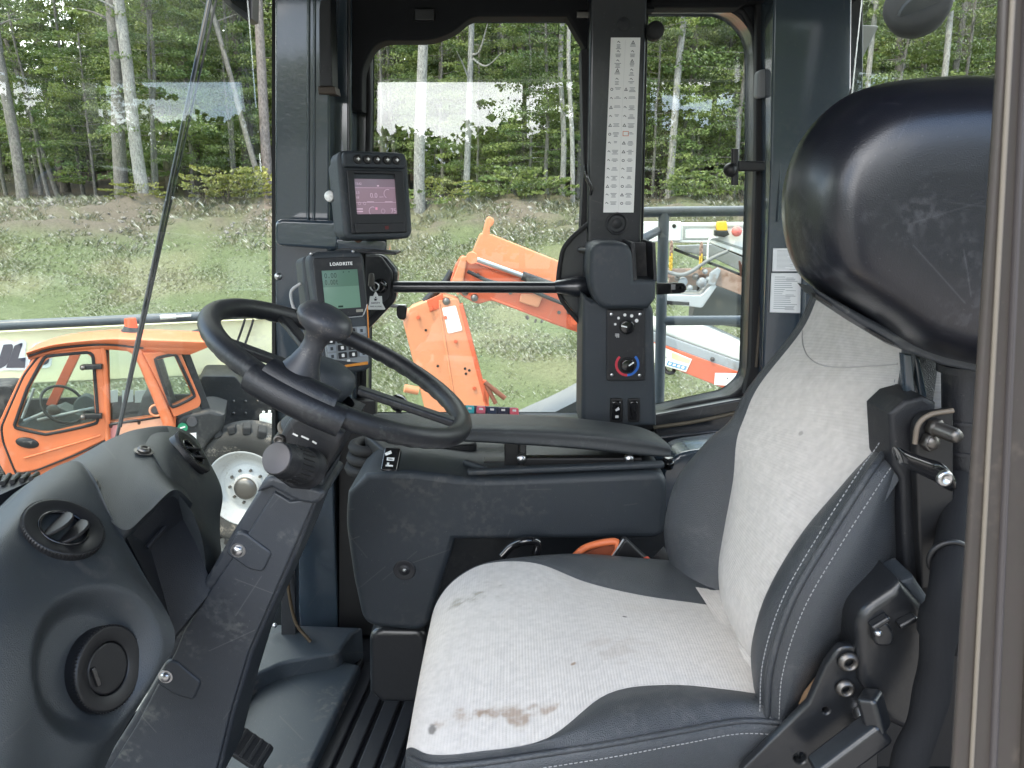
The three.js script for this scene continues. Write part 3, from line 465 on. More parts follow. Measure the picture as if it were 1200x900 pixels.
  for (const [x, y] of [[-0.047, 0.108], [0.030, 0.110]]) part(w, 'screw', at(put(ball(0.003, 10), new THREE.Matrix4().setPosition(V(x, y, -0.001)))), M.steel);
  part(w, 'side_screw', at(put(ball(0.0045, 10), new THREE.Matrix4().setPosition(V(-0.052, 0.012, -0.022)))), M.steel);
  part(w, 'cable', tube([P.at(-0.058, 0.06, -0.06), P.at(-0.075, 0.045, -0.07), P.at(-0.072, 0.012, -0.07), P.at(-0.056, -0.004, -0.06)], 0.003, { n: 20 }), std([0.4, 0.4, 0.4], 0.5));
}
// ---------------------------------------------------------------- climate tower below the centre pillar
{
  const z = -1.50, t = thing('climate_tower', 'grey plastic tower with heater knobs and two rocker switches under the centre pillar', 'control tower');
  part(t, 'body', plate([[683, 345], [693, 352, 8], [766, 352, 6], [770, 500], [681, 500]], z - 0.02, 0.14, { bevel: 0.012, seg: 4 }), M.plastic);
  part(t, 'upper_body', plate([[692, 283, 8], [741, 284, 2], [744, 328, 5], [770, 328, 4], [769, 350, 14], [760, 362, 10], [700, 363, 12], [690, 330, 8]], z + 0.012, 0.15, { bevel: 0.012, seg: 4 }), M.plastic);
  part(t, 'pocket', [plate([[739, 284], [744, 284], [747, 330], [742, 330]], z + 0.006, 0.12, { bevel: 0.002 }), plate([[741, 284], [768, 284], [770, 330], [742, 330]], z - 0.07, 0.01, { bevel: 0 }), plate([[764, 284], [768, 284], [770, 330], [766, 330]], z + 0.004, 0.12, { bevel: 0.002 })], M.dark);
  const zp = z - 0.0195 + 0.006;
  const pan = part(t, 'control_panel', plate([[711, 363, 2], [756, 363, 2], [756, 446, 2], [711, 446, 2]], zp, 0.006, { bevel: 0.0015 }), M.dark);
  const knob = (cx, cy, mark) => {
    const c = Z(cx, cy, zp), k = part(t, 'knob', (() => { const g = []; g.push(put(lathe([[0, 0.016], [0.0125, 0.016], [0.0145, 0.0135], [0.0155, 0.0], [0, 0]], 36), axis(c, V(0, 0, 1)))); for (let i = 0; i < 20; i++) { const a = i / 20 * 6.283; g.push(rbox(0.0022, 0.0022, 0.012, 0.0008).translate(c.x + Math.cos(a) * 0.0152, c.y + Math.sin(a) * 0.0152, c.z + 0.006)); } return join(g); })(), M.gloss);
    part(k, 'pointer', rbox(0.012, 0.0028, 0.0016, 0.0005).applyMatrix4(new THREE.Matrix4().makeRotationZ(mark)).translate(c.x + Math.cos(mark) * 0.007, c.y + Math.sin(mark) * 0.007, c.z + 0.0164), M.white);
    return c;
  };
  const k1 = knob(734, 382, Math.PI - 0.22), k2 = knob(735, 427, 0.62);
  for (let i = 0; i < 5; i++) { const a = Math.PI - 0.16 - i * 0.62, p = V(k1.x + Math.cos(a) * 0.0235, k1.y + Math.sin(a) * 0.0235, zp + 0.0003); part(pan, 'scale_mark', put(cyl(0.0026 + i * 0.0003, 0.0026 + i * 0.0003, 0.0008, 12), axis(p, V(0, 0, 1))), M.white); }
  const f = Z(723, 393.5, zp + 0.0004); part(pan, 'fan_symbol', [rbox(0.008, 0.002, 0.0008, 0.0002).translate(f.x, f.y, f.z), rbox(0.002, 0.008, 0.0008, 0.0002).translate(f.x, f.y, f.z), rbox(0.008, 0.002, 0.0008, 0.0002).translate(f.x, f.y + 0.0035, f.z), rbox(0.002, 0.008, 0.0008, 0.0002).translate(f.x + 0.0035, f.y, f.z)], std([0.5, 0.5, 0.5], 0.5));
  const arc = (a0, a1, m, name) => { const o = [], q = []; for (let i = 0; i <= 14; i++) { const a = a0 + (a1 - a0) * i / 14; o.push([Math.cos(a) * 0.0255, Math.sin(a) * 0.0255]); q.unshift([Math.cos(a) * 0.0205, Math.sin(a) * 0.0205]); } part(pan, name, slab([...o, ...q], 0.0008, { bevel: 0 }).translate(k2.x, k2.y, zp + 0.0008), m); };
  arc(2.35, 4.75, std([0.55, 0.035, 0.06], 0.5), 'heat_scale'); arc(4.75, 7.1, std([0.02, 0.13, 0.50], 0.5), 'cold_scale');
  for (const [x, y] of [[716.5, 368.5], [750, 368.5], [717, 439.5], [749.5, 440]]) part(pan, 'screw', put(lathe([[0, 0.0015], [0.003, 0.001], [0.0036, 0], [0, 0]], 12), axis(Z(x, y, zp), V(0, 0, 1))), M.steel);
  const zs = z - 0.0195;
  for (const [x0, x1, on] of [[715, 730, 1], [736, 750, 0]]) {
    const s = part(t, 'rocker_switch', plate([[x0, 467, 2], [x1, 467, 2], [x1, 495, 2], [x0, 495, 2]], zs + 0.006, 0.02, { bevel: 0.002 }), M.black);
    part(s, 'rocker', plate([[x0 + 2, 470, 2], [x1 - 2, 470, 2], [x1 - 2, 493, 2], [x0 + 2, 493, 2]], zs + 0.011, 0.01, { bevel: 0.003 }), M.gloss);
    if (on) part(s, 'switch_symbol', [plate([[721, 480], [725, 477], [726, 480], [722, 482]], zs + 0.0118, 0.001, { bevel: 0 }), plate([[721, 487], [725, 487], [725, 490], [721, 490]], zs + 0.0118, 0.001, { bevel: 0 })], std([0.5, 0.5, 0.5], 0.5));
  }
  const h = thing('wall_hook', 'black flat hook with an open slot sticking out from the climate tower', 'hook');
  part(h, 'arm', plate([[770, 331.5], [798, 332], [798, 344], [770, 345.5]], z - 0.05, 0.012, { bevel: 0.002 }), M.gloss);
  part(h, 'eye', plate([[786, 331.5, 2], [801, 331.5, 5], [805.5, 336, 4], [803, 343, 5], [794, 344, 2], [786, 344]], z - 0.045, 0.012, { bevel: 0.002, holes: [[[794, 335, 2], [800, 335, 2], [800, 340, 2], [794, 340, 2]]] }), M.gloss);
  part(h, 'print', plate([[786.5, 333], [791.5, 333], [791.5, 339.5], [786.5, 339.5]], z - 0.0445, 0.001, { bevel: 0 }), std([0.16, 0.16, 0.16], 0.5));
}
// ---------------------------------------------------------------- side console with armrest
{
  const z = -1.27, c = thing('side_console', 'grey moulded side console with padded armrest along the far side of the seat', 'console');
  part(c, 'body', plate([[404, 612, 20], [407, 578, 22], [428, 556, 16], [470, 552, 12], [520, 557, 20], [560, 563, 16], [640, 560], [783, 553, 14], [781, 632, 12], [533, 634, 8], [527, 655, 8], [500, 742, 12], [426, 735, 12], [414, 680]], z, 0.30, { bevel: 0.013, seg: 4 }), M.console);
  part(c, 'cover_cap', put(lathe([[0.021, 0.001], [0.019, 0.003], [0.012, 0.0008], [0.009, 0.0015], [0.006, 0.004], [0, 0.0045]], 26), axis(Z(474, 668, z + 0.001), V(0, 0, 1))), M.dark);
  part(c, 'cap_screw', put(ball(0.004, 10), new THREE.Matrix4().setPosition(Z(474, 668, z + 0.004))), M.steel);
  part(c, 'leg_duct', plate([[432, 738, 4], [500, 738, 4], [506, 815, 14], [495, 825, 10], [446, 824, 10], [433, 812, 10]], z - 0.05, 0.16, { bevel: 0.012, seg: 4 }), M.satin);
  // tray and slot on top
  const top = (x, y) => Z(x, y, -1.40);
  part(c, 'tray_rim', [beam(Z(548, 553, -1.292), Z(778, 544, -1.292), 0.018, 0.012, 0.005), beam(Z(544, 541, -1.345), Z(570, 550, -1.30), 0.012, 0.012, 0.005)], M.console);
  part(c, 'tray_pocket', put(rbox(0.06, 0.004, 0.03, 0.002), new THREE.Matrix4().setPosition(Z(585, 539, -1.375))), M.black);
  part(c, 'slide_rail', beam(Z(612, 540, -1.335), Z(752, 540, -1.335), 0.02, 0.018, 0.003), M.black);
  for (const x of [611, 737]) part(c, 'pivot_bolt', put(lathe([[0, 0.011], [0.006, 0.0105], [0.009, 0.006], [0.0095, 0], [0, 0]], 16), axis(Z(x, 537, -1.322), V(0, 0.15, 1))), M.steel);
  part(c, 'armrest_post', [rbox(0.03, 0.06, 0.03, 0.004).translate(...Z(600, 528, -1.36).toArray()), rbox(0.012, 0.03, 0.012, 0.003).translate(...Z(613, 524, -1.33).toArray())], M.black);
  const round4 = (A, B, C, E, f = 0.13) => { const o = [], q = [A, B, C, E]; for (let i = 0; i < 4; i++) { const a = q[i], b = q[(i + 1) % 4]; o.push(a.clone().lerp(b, f), a.clone().lerp(b, 0.5), a.clone().lerp(b, 1 - f)); } return o; };
  const st = [[425, 484, 506, 512], [470, 483, 500, 516], [560, 483, 500, 521], [640, 485, 503, 526], [700, 490, 507, 531], [755, 497, 514, 537], [782, 507, 521, 538], [786, 512, 523, 536]];
  part(c, 'armrest', rings(st.map(([x, a, b, d], i) => { const k = i === 7 ? 0.8 : 1; const TB = Z(x * (i === 7 ? 1 : 1), a, -1.435), TN = Z(x, b, -1.315), BN = Z(x, d, -1.31); TB.x = TN.x = BN.x = Z(x, b, -1.315).x; return round4(TB, TN, BN, V(TB.x, BN.y, TB.z), 0.16); }), { nu: 48, nv: 40 }), M.armrest);
  // three-symbol switch on the front end
  const S = new Plane(Z(459, 540, -1.30), V(-0.12, 0.66, 0.74));
  const s = part(c, 'function_switch', slab(rect(0, 0, 0.031, 0.046, 0.005), 0.012, { bevel: 0.002 }).translate(0, 0, 0.008).applyMatrix4(S.m), M.gloss);
  part(s, 'switch_symbol', [slab(rect(0, 0.013, 0.012, 0.006), 0.001, { bevel: 0 }).applyMatrix4(new THREE.Matrix4().makeRotationZ(0.5)), slab(rect(0, 0, 0.014, 0.006), 0.001, { bevel: 0, holes: [rect(0, 0, 0.009, 0.002)] }), slab(rect(0, -0.013, 0.014, 0.003), 0.001, { bevel: 0 }), slab(rect(-0.003, -0.010, 0.004, 0.006), 0.001, { bevel: 0 })].map((g) => g.translate(0, 0, 0.0088).applyMatrix4(S.m)), M.white);
  // ribbed boot and lever base on the front end
  for (let i = 0; i < 3; i++) part(c, 'boot_fold', put(new THREE.TorusGeometry(0.05 - i * 0.004, 0.012, 8, 28), new THREE.Matrix4().makeRotationX(Math.PI / 2).setPosition(Z(438, 546 - i * 12, -1.50))), M.rubber);
  part(c, 'console_top', plate([[425, 508, 6], [452, 498, 4], [545, 492, 4], [560, 520, 4], [450, 528, 6]], new Plane(Z(480, 512, -1.46), V(0, 1, 0.1), V(0, 0, -1)), 0.03, { bevel: 0.006 }), M.dark);
  const j = thing('joystick_knob', 'shiny black ball knob of a lever behind the steering wheel', 'lever');
  part(j, 'knob', put(ball(0.019, 22), new THREE.Matrix4().setPosition(Z(467, 472, -1.52))), M.gloss);
  part(j, 'stem', rod(Z(467, 478, -1.52), Z(468, 520, -1.52), 0.006), M.black);
  const k = thing('button_panel', 'row of small coloured buttons on a dark panel behind the armrest', 'button panel');
  const K = new Plane(Z(577, 482, -1.50), V(0.1, 0.75, 0.66), V(0, 0.7, -0.7));
  part(k, 'panel', slab([[-0.062, -0.03, 0.004], [0.062, -0.03, 0.006], [0.055, 0.014, 0.006], [-0.062, 0.014, 0.004]], 0.02, { bevel: 0.003 }).applyMatrix4(K.m), std([0.03, 0.035, 0.06], 0.5));
  [[0.05, 0.35, 0.38], [0.55, 0.12, 0.16], [0.03, 0.04, 0.07], [0.03, 0.03, 0.05], [0.55, 0.10, 0.13]].forEach((cc, i) => { const b = part(k, 'button', slab(rect(-0.048 + i * 0.0235, 0.0, 0.019, 0.018, 0.003), 0.006, { bevel: 0.0015 }).translate(0, 0, 0.005).applyMatrix4(K.m), std(cc, 0.35)); part(b, 'button_print', slab(rect(-0.048 + i * 0.0235, 0.001, 0.008, 0.005, 0.001), 0.0006, { bevel: 0 }).translate(0, 0, 0.0058).applyMatrix4(K.m), std([0.6, 0.55, 0.55], 0.5)); });
  const kn = thing('rear_ledge', 'dark blue ledge with a black knob behind the console end', 'side panel');
  part(kn, 'ledge', plate([[776, 545, 4], [800, 530, 4], [870, 520], [870, 600], [776, 600]], -1.52, 0.1, { bevel: 0.008 }), M.paint);
  part(kn, 'knob', put(lathe([[0, 0.02], [0.012, 0.019], [0.014, 0.014], [0.013, 0], [0, 0]], 20), axis(Z(782, 546, -1.47), V(0, 0.9, 0.4))), M.gloss);
}
// ================================================================ steering wheel, column, dash
const WC = D(402, 433, 1.03), WN = V(0.475, 0.88, -0.02).normalize(), E1 = V(0.89, -0.45, 0).normalize(), E2 = E1.clone().cross(WN).normalize();   // E2 towards the door
if (E2.z < 0) E2.negate();
{
  const w = thing('steering_wheel', 'black steering wheel with a mushroom-shaped spinner knob on its near rim', 'steering wheel');
  const R = 0.184, r = 0.0140, at = (a, k = 0, rad = R) => WC.clone().addScaledVector(E1, Math.cos(a) * rad).addScaledVector(E2, Math.sin(a) * rad).addScaledVector(WN, k);
  const n = 220, m = 16, pos = [], idx = [];
  for (let i = 0; i < n; i++) for (let j = 0; j < m; j++) {
    const a = i / n * 6.2832, b = j / m * 6.2832, grip = Math.max(0, -Math.sin(b)) * Math.max(0, Math.sin(a * 44)) * 0.10, q = r * (1 - grip), p = at(a, Math.sin(b) * q, R + Math.cos(b) * q);
    pos.push(p.x, p.y, p.z); const i2 = (i + 1) % n, j2 = (j + 1) % m; idx.push(i * m + j, i2 * m + j2, i2 * m + j, i * m + j, i * m + j2, i2 * m + j2);
  }
  const g = new THREE.BufferGeometry(); g.setAttribute('position', new THREE.Float32BufferAttribute(pos, 3)); g.setIndex(idx); g.computeVertexNormals();
  { const p = g.attributes.position, q = g.attributes.normal; const o = V(p.getX(0), p.getY(0), p.getZ(0)), nn = V(q.getX(0), q.getY(0), q.getZ(0)); if (o.sub(at(0)).dot(nn) < 0) { for (let k = 0; k < idx.length; k += 3) [idx[k + 1], idx[k + 2]] = [idx[k + 2], idx[k + 1]]; g.setIndex(idx); g.computeVertexNormals(); } }
  const wheelM = std(0xffffff, 0.42, { map: worn([0.011, 0.012, 0.015], [0.10, 0.11, 0.10], 21, { amount: 0.12, size: 0.3, lines: 16 }), bumpMap: T.grain, bumpScale: 0.0002 });
  part(w, 'rim', g, wheelM);
  const spoke = (a) => { const o = at(a, -0.018, 0.03), e = at(a, -0.002, R - 0.008), mid = o.clone().lerp(e, 0.5), s = WN.clone().cross(e.clone().sub(o)).normalize(); return beam(o, e, 0.022, 0.011, 0.004, WN); };
  for (const a of [-0.06, 2.45, 3.9]) part(w, 'spoke', spoke(a), wheelM);
  part(w, 'hub', put(lathe([[0, 0.004], [0.020, 0.002], [0.034, -0.004], [0.040, -0.016], [0.039, -0.026], [0.034, -0.040], [0.032, -0.06], [0, -0.06]], 32), axis(WC.clone().addScaledVector(E1, -0.014), WN)), M.plastic);
  // clamp and spinner knob
  const arc = (a0, a1, rad, rr, k) => tube(Array.from({ length: 9 }, (_, i) => at(a0 + (a1 - a0) * i / 8, k, rad)), rr, { n: 24, m: 16 });
  part(w, 'knob_clamp', [arc(1.42, 1.90, R - 0.007, 0.0195, 0.006), arc(1.34, 1.96, R + 0.003, 0.0185, -0.005)], wheelM);
  const ka = 1.74, kp = at(ka, 0.022, R - 0.022), knob = part(w, 'spinner_knob', put(lathe([[0.026, -0.006], [0.024, 0.0], [0.018, 0.012], [0.0135, 0.026], [0.0125, 0.038], [0.016, 0.050], [0.027, 0.056], [0.033, 0.064], [0.033, 0.071], [0.027, 0.080], [0.012, 0.085], [0, 0.086]], 36), axis(kp, WN.clone().add(V(0.0, 0, 0.02)))), std(0xffffff, 0.42, { map: worn([0.034, 0.036, 0.042], [0.16, 0.145, 0.13], 22, { amount: 0.3, size: 0.12, lines: 8 }) }));
  part(knob, 'knob_ring', put(new THREE.TorusGeometry(0.0295, 0.0016, 8, 32).rotateX(Math.PI / 2).translate(0, 0.0675, 0), axis(kp, WN)), M.dark);
}
{
  const c = thing('steering_column', 'grey steering column rising from the floor with bolted cover plates', 'steering column');
  const zn = -0.955;
  const left = [[306, 570], [275, 620], [240, 680], [205, 742], [188, 788], [150, 850], [108, 915]], right = [[256, 918], [276, 835], [297, 765], [321, 710], [351, 642], [374, 582], [380, 560]];
  part(c, 'column_body', plate([...left, ...right], zn, 0.11, { bevel: 0.006, seg: 3 }), M.column);
  part(c, 'cover', plate([[321, 577], [272, 654], [240, 700], [216, 738], [205, 765], [186, 800], [160, 850], [118, 918], [250, 918], [270, 835], [291, 765], [315, 710], [345, 642], [369, 585], [340, 588]], zn + 0.006, 0.012, { bevel: 0.003 }), M.column);
  part(c, 'cover_collar', plate([[312, 556, 4], [384, 576, 4], [374, 592, 8], [350, 590, 6], [318, 572, 4], [300, 578, 3]], zn + 0.012, 0.12, { bevel: 0.006 }), M.column);
  const tab = (pts, bx, by) => { const t = part(c, 'tab', plate(pts, zn + 0.009, 0.014, { bevel: 0.003 }), M.column); part(t, 'bolt', [put(lathe([[0, 0.006], [0.005, 0.0058], [0.0075, 0.003], [0.0078, 0], [0, 0]], 16), axis(Z(bx, by, zn + 0.009), V(0, 0, 1))), put(cyl(0.0105, 0.0105, 0.001, 18), axis(Z(bx, by, zn + 0.0095), V(0, 0, 1)))], M.steel); };
  tab([[263, 648, 4], [276, 624, 4], [286, 624, 3], [319, 648, 5], [308, 671, 5], [292, 668, 4]], 279, 645);
  tab([[182, 800, 4], [194, 776, 4], [204, 774, 3], [236, 800, 5], [227, 821, 5], [205, 815, 4]], 194, 793);
  part(c, 'switch_head', plate([[344, 482, 4], [404, 508, 6], [398, 524, 3], [374, 566, 6], [362, 576, 5], [340, 574, 5], [314, 556, 5], [326, 512, 3]], zn + 0.03, 0.15, { bevel: 0.008, seg: 3 }), M.dark);
  part(c, 'head_print', [[[343, 508], [349, 511]], [[353, 511], [362, 515]], [[366, 517], [371, 520]]].map(([a, b]) => beam(Z(a[0], a[1], zn + 0.031), Z(b[0], b[1], zn + 0.031), 0.001, 0.0022, 0.0002, V(0, 1, 0))), M.white);
  for (const [x, y] of [[377, 541], [328, 515]]) part(c, 'head_screw', put(lathe([[0, 0.003], [0.004, 0.003], [0.0045, 0.006], [0.007, 0.006], [0.008, 0], [0, 0]], 16), axis(Z(x, y, zn + 0.03), V(0, 0, 1))), M.darksteel);
  const ax = WN.clone().multiplyScalar(-1);
  part(c, 'boot', put(lathe([[0.040, -0.155], [0.044, -0.145], [0.041, -0.125], [0.045, -0.115], [0.039, -0.10], [0.040, -0.075], [0.036, -0.05]], 32), axis(WC.clone().addScaledVector(WN, 0.01), WN)), M.dark);
  part(c, 'boot_ring', put(new THREE.TorusGeometry(0.043, 0.004, 8, 36).rotateX(Math.PI / 2).translate(0, -0.112, 0), axis(WC, WN)), std([0.12, 0.10, 0.075], 0.7));
  const d0 = D(362, 549, 0.955), d1 = D(324, 537, 0.885), dn = d1.clone().sub(d0), L = dn.length();
  const dial = part(c, 'dial', put(lathe([[0.026, 0], [0.026, 0.012], [0.0225, 0.014], [0.0225, L - 0.02], [0.0205, L - 0.018], [0.0205, L - 0.002], [0.0185, L], [0, L]], 40), axis(d0, dn)), M.dark);
  part(dial, 'dial_cap', put(lathe([[0.0192, 0], [0.0185, 0.0018], [0, 0.002]], 36), axis(d1, dn)), std([0.055, 0.05, 0.052], 0.35, { metalness: 0.3 }));
  for (let i = 0; i < 22; i++) { const a = i / 22 * 6.283; part(dial, 'dial_rib', put(rbox(0.002, L * 0.35, 0.002, 0.0006).translate(Math.cos(a) * 0.0227, L * 0.5, Math.sin(a) * 0.0227), axis(d0, dn)), M.black); }
  const p = thing('foot_pedal', 'black ribbed foot pedal at the foot of the steering column', 'pedal');
  const pp = new Plane(Y(290, 874, 2.12), V(0.5, 0.75, 0.45), V(-0.6, 0.6, 0));
  part(p, 'pad', slab(rect(0, 0, 0.05, 0.09, 0.008), 0.015, { bevel: 0.003 }).applyMatrix4(pp.m), M.rubber);
  for (let i = 0; i < 5; i++) part(p, 'rib', slab(rect(0, -0.034 + i * 0.017, 0.046, 0.007, 0.002), 0.006, { bevel: 0.001 }).translate(0, 0, 0.005).applyMatrix4(pp.m), M.rubber);
  part(p, 'arm', rod(pp.at(0, -0.02, -0.01), pp.at(-0.06, -0.1, -0.06), 0.012), M.black);
}
{
  const d = thing('dashboard', 'grey moulded dashboard with round air vents and a bolted top panel, at the windscreen', 'dashboard');
  const P3 = (rows) => rows.map((r) => r.map(([x, y, t]) => D(x, y, t)));
  const skins = {}, onSkin = (g, px, py) => {                      // the point of a skin that a sight line meets, and its normal
    const d = ray(px, py).normalize(); let best = 1e9, bj = 1, bi = 1; const q = V();
    for (let j = 1; j < g.length - 1; j++) for (let i = 1; i < g[0].length - 1; i++) { q.copy(g[j][i]).sub(EYE); const e = q.sub(d.clone().multiplyScalar(q.dot(d))).lengthSq(); if (e < best) { best = e; bj = j; bi = i; } }
    const n = g[bj][Math.min(bi + 3, g[0].length - 1)].clone().sub(g[bj][Math.max(bi - 3, 0)]).cross(g[Math.min(bj + 3, g.length - 1)][bi].clone().sub(g[Math.max(bj - 3, 0)][bi])).normalize(); if (n.dot(EYE.clone().sub(g[bj][bi])) < 0) n.negate();
    return [g[bj][bi].clone(), n];
  };
  const dish = (g) => {                                           // round hollow in the pod's face that the lower vent sits in
    const [c, n] = onSkin(g, 122, 776);
    for (const row of g) for (const p of row) { const q = p.clone().sub(c), h = q.dot(n), e = Math.sqrt(Math.max(0, q.lengthSq() - h * h)); if (Math.abs(h) < 0.09) p.addScaledVector(n, -0.030 * (1 - smooth(e, 0.052, 0.088))); }
  };
  const solid = (rows, nu, nv, off, name) => { const g = spread(P3(rows), nu, nv); if (name === 'near') dish(g); if (name) skins[name] = g; return sheet(g, (p) => p.clone().add(off)); };
  // near pod
  part(d, 'near_pod', solid([
    [[-120, 640, 0.86], [-10, 602, 0.90], [42, 560, 0.97], [88, 540, 1.02], [112, 562, 0.985]],
    [[-120, 690, 0.76], [-10, 640, 0.81], [48, 588, 0.905], [98, 566, 0.97], [130, 604, 0.955]],
    [[-120, 770, 0.70], [-10, 722, 0.75], [60, 660, 0.84], [128, 640, 0.915], [168, 672, 0.935]],
    [[-120, 850, 0.67], [-10, 810, 0.715], [70, 735, 0.80], [150, 700, 0.885], [205, 742, 0.93]],
    [[-120, 930, 0.65], [-10, 900, 0.69], [60, 838, 0.76], [130, 800, 0.835], [184, 792, 0.905]],
    [[-120, 1010, 0.64], [-10, 990, 0.68], [60, 940, 0.74], [112, 890, 0.80], [138, 868, 0.87]],
    [[-120, 1090, 0.64], [-10, 1070, 0.67], [50, 1030, 0.72], [90, 980, 0.77], [110, 930, 0.84]],
  ], 90, 110, V(-0.10, -0.06, -0.10), 'near'), M.dash);
  // top panel between the pods
  part(d, 'top_panel', solid([
    [[40, 560, 1.06], [88, 537, 1.10], [126, 516, 1.14], [160, 503, 1.19], [196, 500, 1.24]],
    [[76, 552, 1.015], [100, 553, 1.03], [136, 538, 1.08], [172, 522, 1.14], [206, 530, 1.20]],
    [[98, 566, 0.985], [122, 588, 0.98], [154, 572, 1.02], [186, 552, 1.07], [214, 566, 1.12]],
    [[112, 590, 0.965], [145, 621, 0.945], [174, 600, 0.985], [204, 574, 1.03], [226, 590, 1.07]],
  ], 30, 24, V(-0.03, -0.05, 0), 'top'), M.dash);
  for (const [x, y] of [[105, 568], [167, 533]]) { const [b, up] = onSkin(skins.top, x, y); b.addScaledVector(up, 0.003); part(d, 'bolt', [put(lathe([[0, 0.004], [0.004, 0.004], [0.005, 0.006], [0.008, 0.006], [0.0095, 0.002], [0.0098, 0], [0, 0]], 18), axis(b, up)), put(lathe([[0.0, 0.0], [0.014, 0.0], [0.0125, -0.003], [0.0, -0.003]], 18), axis(b, up))], M.darksteel); }
  // pocket under the top panel
  const pr = (rows, nu, nv) => sheet(spread(P3(rows), nu, nv), (p) => p.clone().add(V(-0.006, -0.012, -0.004)));
  part(d, 'pocket', [
    pr([[[143, 619, 0.955], [206, 572, 1.04]], [[176, 640, 1.00], [218, 605, 1.07]]], 6, 4),
    pr([[[176, 640, 1.00], [218, 605, 1.07]], [[205, 745, 1.02], [250, 690, 1.06]]], 8, 8),
    pr([[[143, 619, 0.955], [176, 640, 1.00]], [[207, 748, 0.945], [205, 745, 1.02]]], 6, 8),
  ], M.dark);
  part(d, 'pocket_rib', rod(D(172, 642, 0.985), D(193, 618, 1.02), 0.003), M.dark);
  // far pod
  part(d, 'far_pod', solid([
    [[150, 506, 1.20], [178, 500, 1.24], [204, 500, 1.28], [228, 512, 1.31], [242, 535, 1.33]],
    [[176, 528, 1.12], [194, 520, 1.165], [218, 522, 1.22], [240, 540, 1.27], [256, 562, 1.30]],
    [[196, 560, 1.07], [206, 556, 1.10], [226, 560, 1.16], [246, 570, 1.22], [261, 582, 1.27]],
    [[207, 576, 1.045], [222, 592, 1.09], [238, 600, 1.15], [250, 604, 1.20], [258, 606, 1.25]],
    [[228, 606, 1.05], [240, 622, 1.09], [248, 626, 1.14], [254, 628, 1.19], [258, 630, 1.24]],
    [[240, 652, 1.06], [250, 655, 1.10], [256, 656, 1.14], [259, 657, 1.18], [260, 658, 1.22]],
    [[240, 720, 1.07], [250, 720, 1.10], [256, 720, 1.14], [260, 720, 1.18], [262, 720, 1.22]],
  ], 28, 34, V(-0.07, -0.05, -0.04), 'far'), M.dash);
  // round vents: outer ring, inner ball, blades
  const vent = (p, n, R, turn, open) => {
    const P = new Plane(p, n), v = part(d, 'air_vent', put(lathe([[R * 0.60, -0.018], [R * 0.62, -0.002], [R * 0.64, 0.0015], [R * 0.93, 0.0035], [R * 0.985, 0.0025], [R * 1.0, -0.001], [R * 1.0, -0.02]], 56), axis(p, n)), M.black);
    part(v, 'vent_ball', put(lathe([[R * 0.62, -0.012], [R * 0.5, -0.016], [0, -0.020]], 32), axis(p, n)), M.gloss);
    const rot = new THREE.Matrix4().makeRotationZ(turn);
    if (open) {
      for (const k of [-0.28, 0.14]) part(v, 'vent_blade', slab([...discPts(R * 0.56, 18, Math.PI, Math.PI * 2)], 0.004, { bevel: 0.001 }).applyMatrix4(new THREE.Matrix4().makeRotationX(-0.85)).translate(0, R * (k + 0.2), -0.004).applyMatrix4(rot).applyMatrix4(P.m), M.black);
      part(v, 'vent_frame', put(new THREE.TorusGeometry(R * 0.58, 0.0022, 8, 40).translate(0, 0, 0.0), P.m), M.gloss);
    } else {
      part(v, 'vent_disc', slab(discPts(R * 0.6, 32), 0.006, { bevel: 0.002 }).translate(0, 0, 0.0).applyMatrix4(P.m), M.black);
      part(v, 'vent_grip', slab(rect(-R * 0.42, R * 0.05, R * 0.12, R * 0.5, 0.002), 0.006, { bevel: 0.001 }).translate(0, 0, 0.004).applyMatrix4(P.m), M.gloss);
    }
    const teeth = []; for (let i = 0; i < 72; i++) { const a = i / 72 * 6.283; teeth.push(rbox(0.0014, 0.0014, 0.006, 0.0004).translate(Math.cos(a) * R * 1.0, Math.sin(a) * R * 1.0, 0.0).applyMatrix4(P.m)); }
    part(v, 'ring_knurling', teeth, M.black, { kind: 'stuff' });
  };
  const setVent = (skin, px, py, k, R, turn, open, tilt = V(0, 0, 0)) => { const [p, n] = onSkin(skins[skin], px, py); n.add(tilt).normalize(); vent(p.addScaledVector(n, k), n, R, turn, open); };
  setVent('near', 73, 623, 0.005, 0.046, 0.25, true);
  setVent('far', 224, 531, 0.004, 0.040, -0.5, true);
  setVent('near', 118, 781, 0.011, 0.048, 0.1, false);
  const gr = part(d, 'demist_grille', solid([[[-40, 560, 1.10], [10, 556, 1.12], [46, 556, 1.14]], [[-40, 600, 1.02], [0, 580, 1.05], [40, 562, 1.10]]], 8, 6, V(0, -0.03, 0)), M.dark);
  for (let i = 0; i < 7; i++) part(gr, 'grille_slat', rod(D(-30 + i * 11, 572 - i * 1.8, 1.06 + i * 0.006), D(-22 + i * 11, 558 - i * 0.5, 1.11 + i * 0.003), 0.004, 6), M.black);
}
// wiper across the front glass, mirror
{
  const w = thing('wiper_arm', 'thin black wiper slanting across the front corner window', 'wiper');
  const a = D(250, -20, 1.90), b = D(137, 512, 1.62);
  part(w, 'arm', rod(a, b, 0.0062, 8, 0.0035), M.black);
  part(w, 'blade', rod(a.clone().add(V(0.012, 0, -0.012)), b.clone().add(V(0.006, 0.02, -0.008)), 0.003, 6), M.rubber);
  const m = thing('mirror_housing', 'black corner of an outside mirror hanging at the top of the front window', 'mirror');
  const P = wallZ(-2.1);
  part(m, 'housing', plate([[240, -40], [296, -40], [295, 22, 3], [288, 24, 3], [262, 3]], P, 0.06, { bevel: 0.006 }), M.black);
  part(m, 'mirror_glass', plate([[262, -40], [290, -40], [289, 15, 2], [270, 2]], wallZ(-2.095), 0.004, { bevel: 0.001 }), std([0.05, 0.05, 0.05], 0.1, { metalness: 1 }));
}
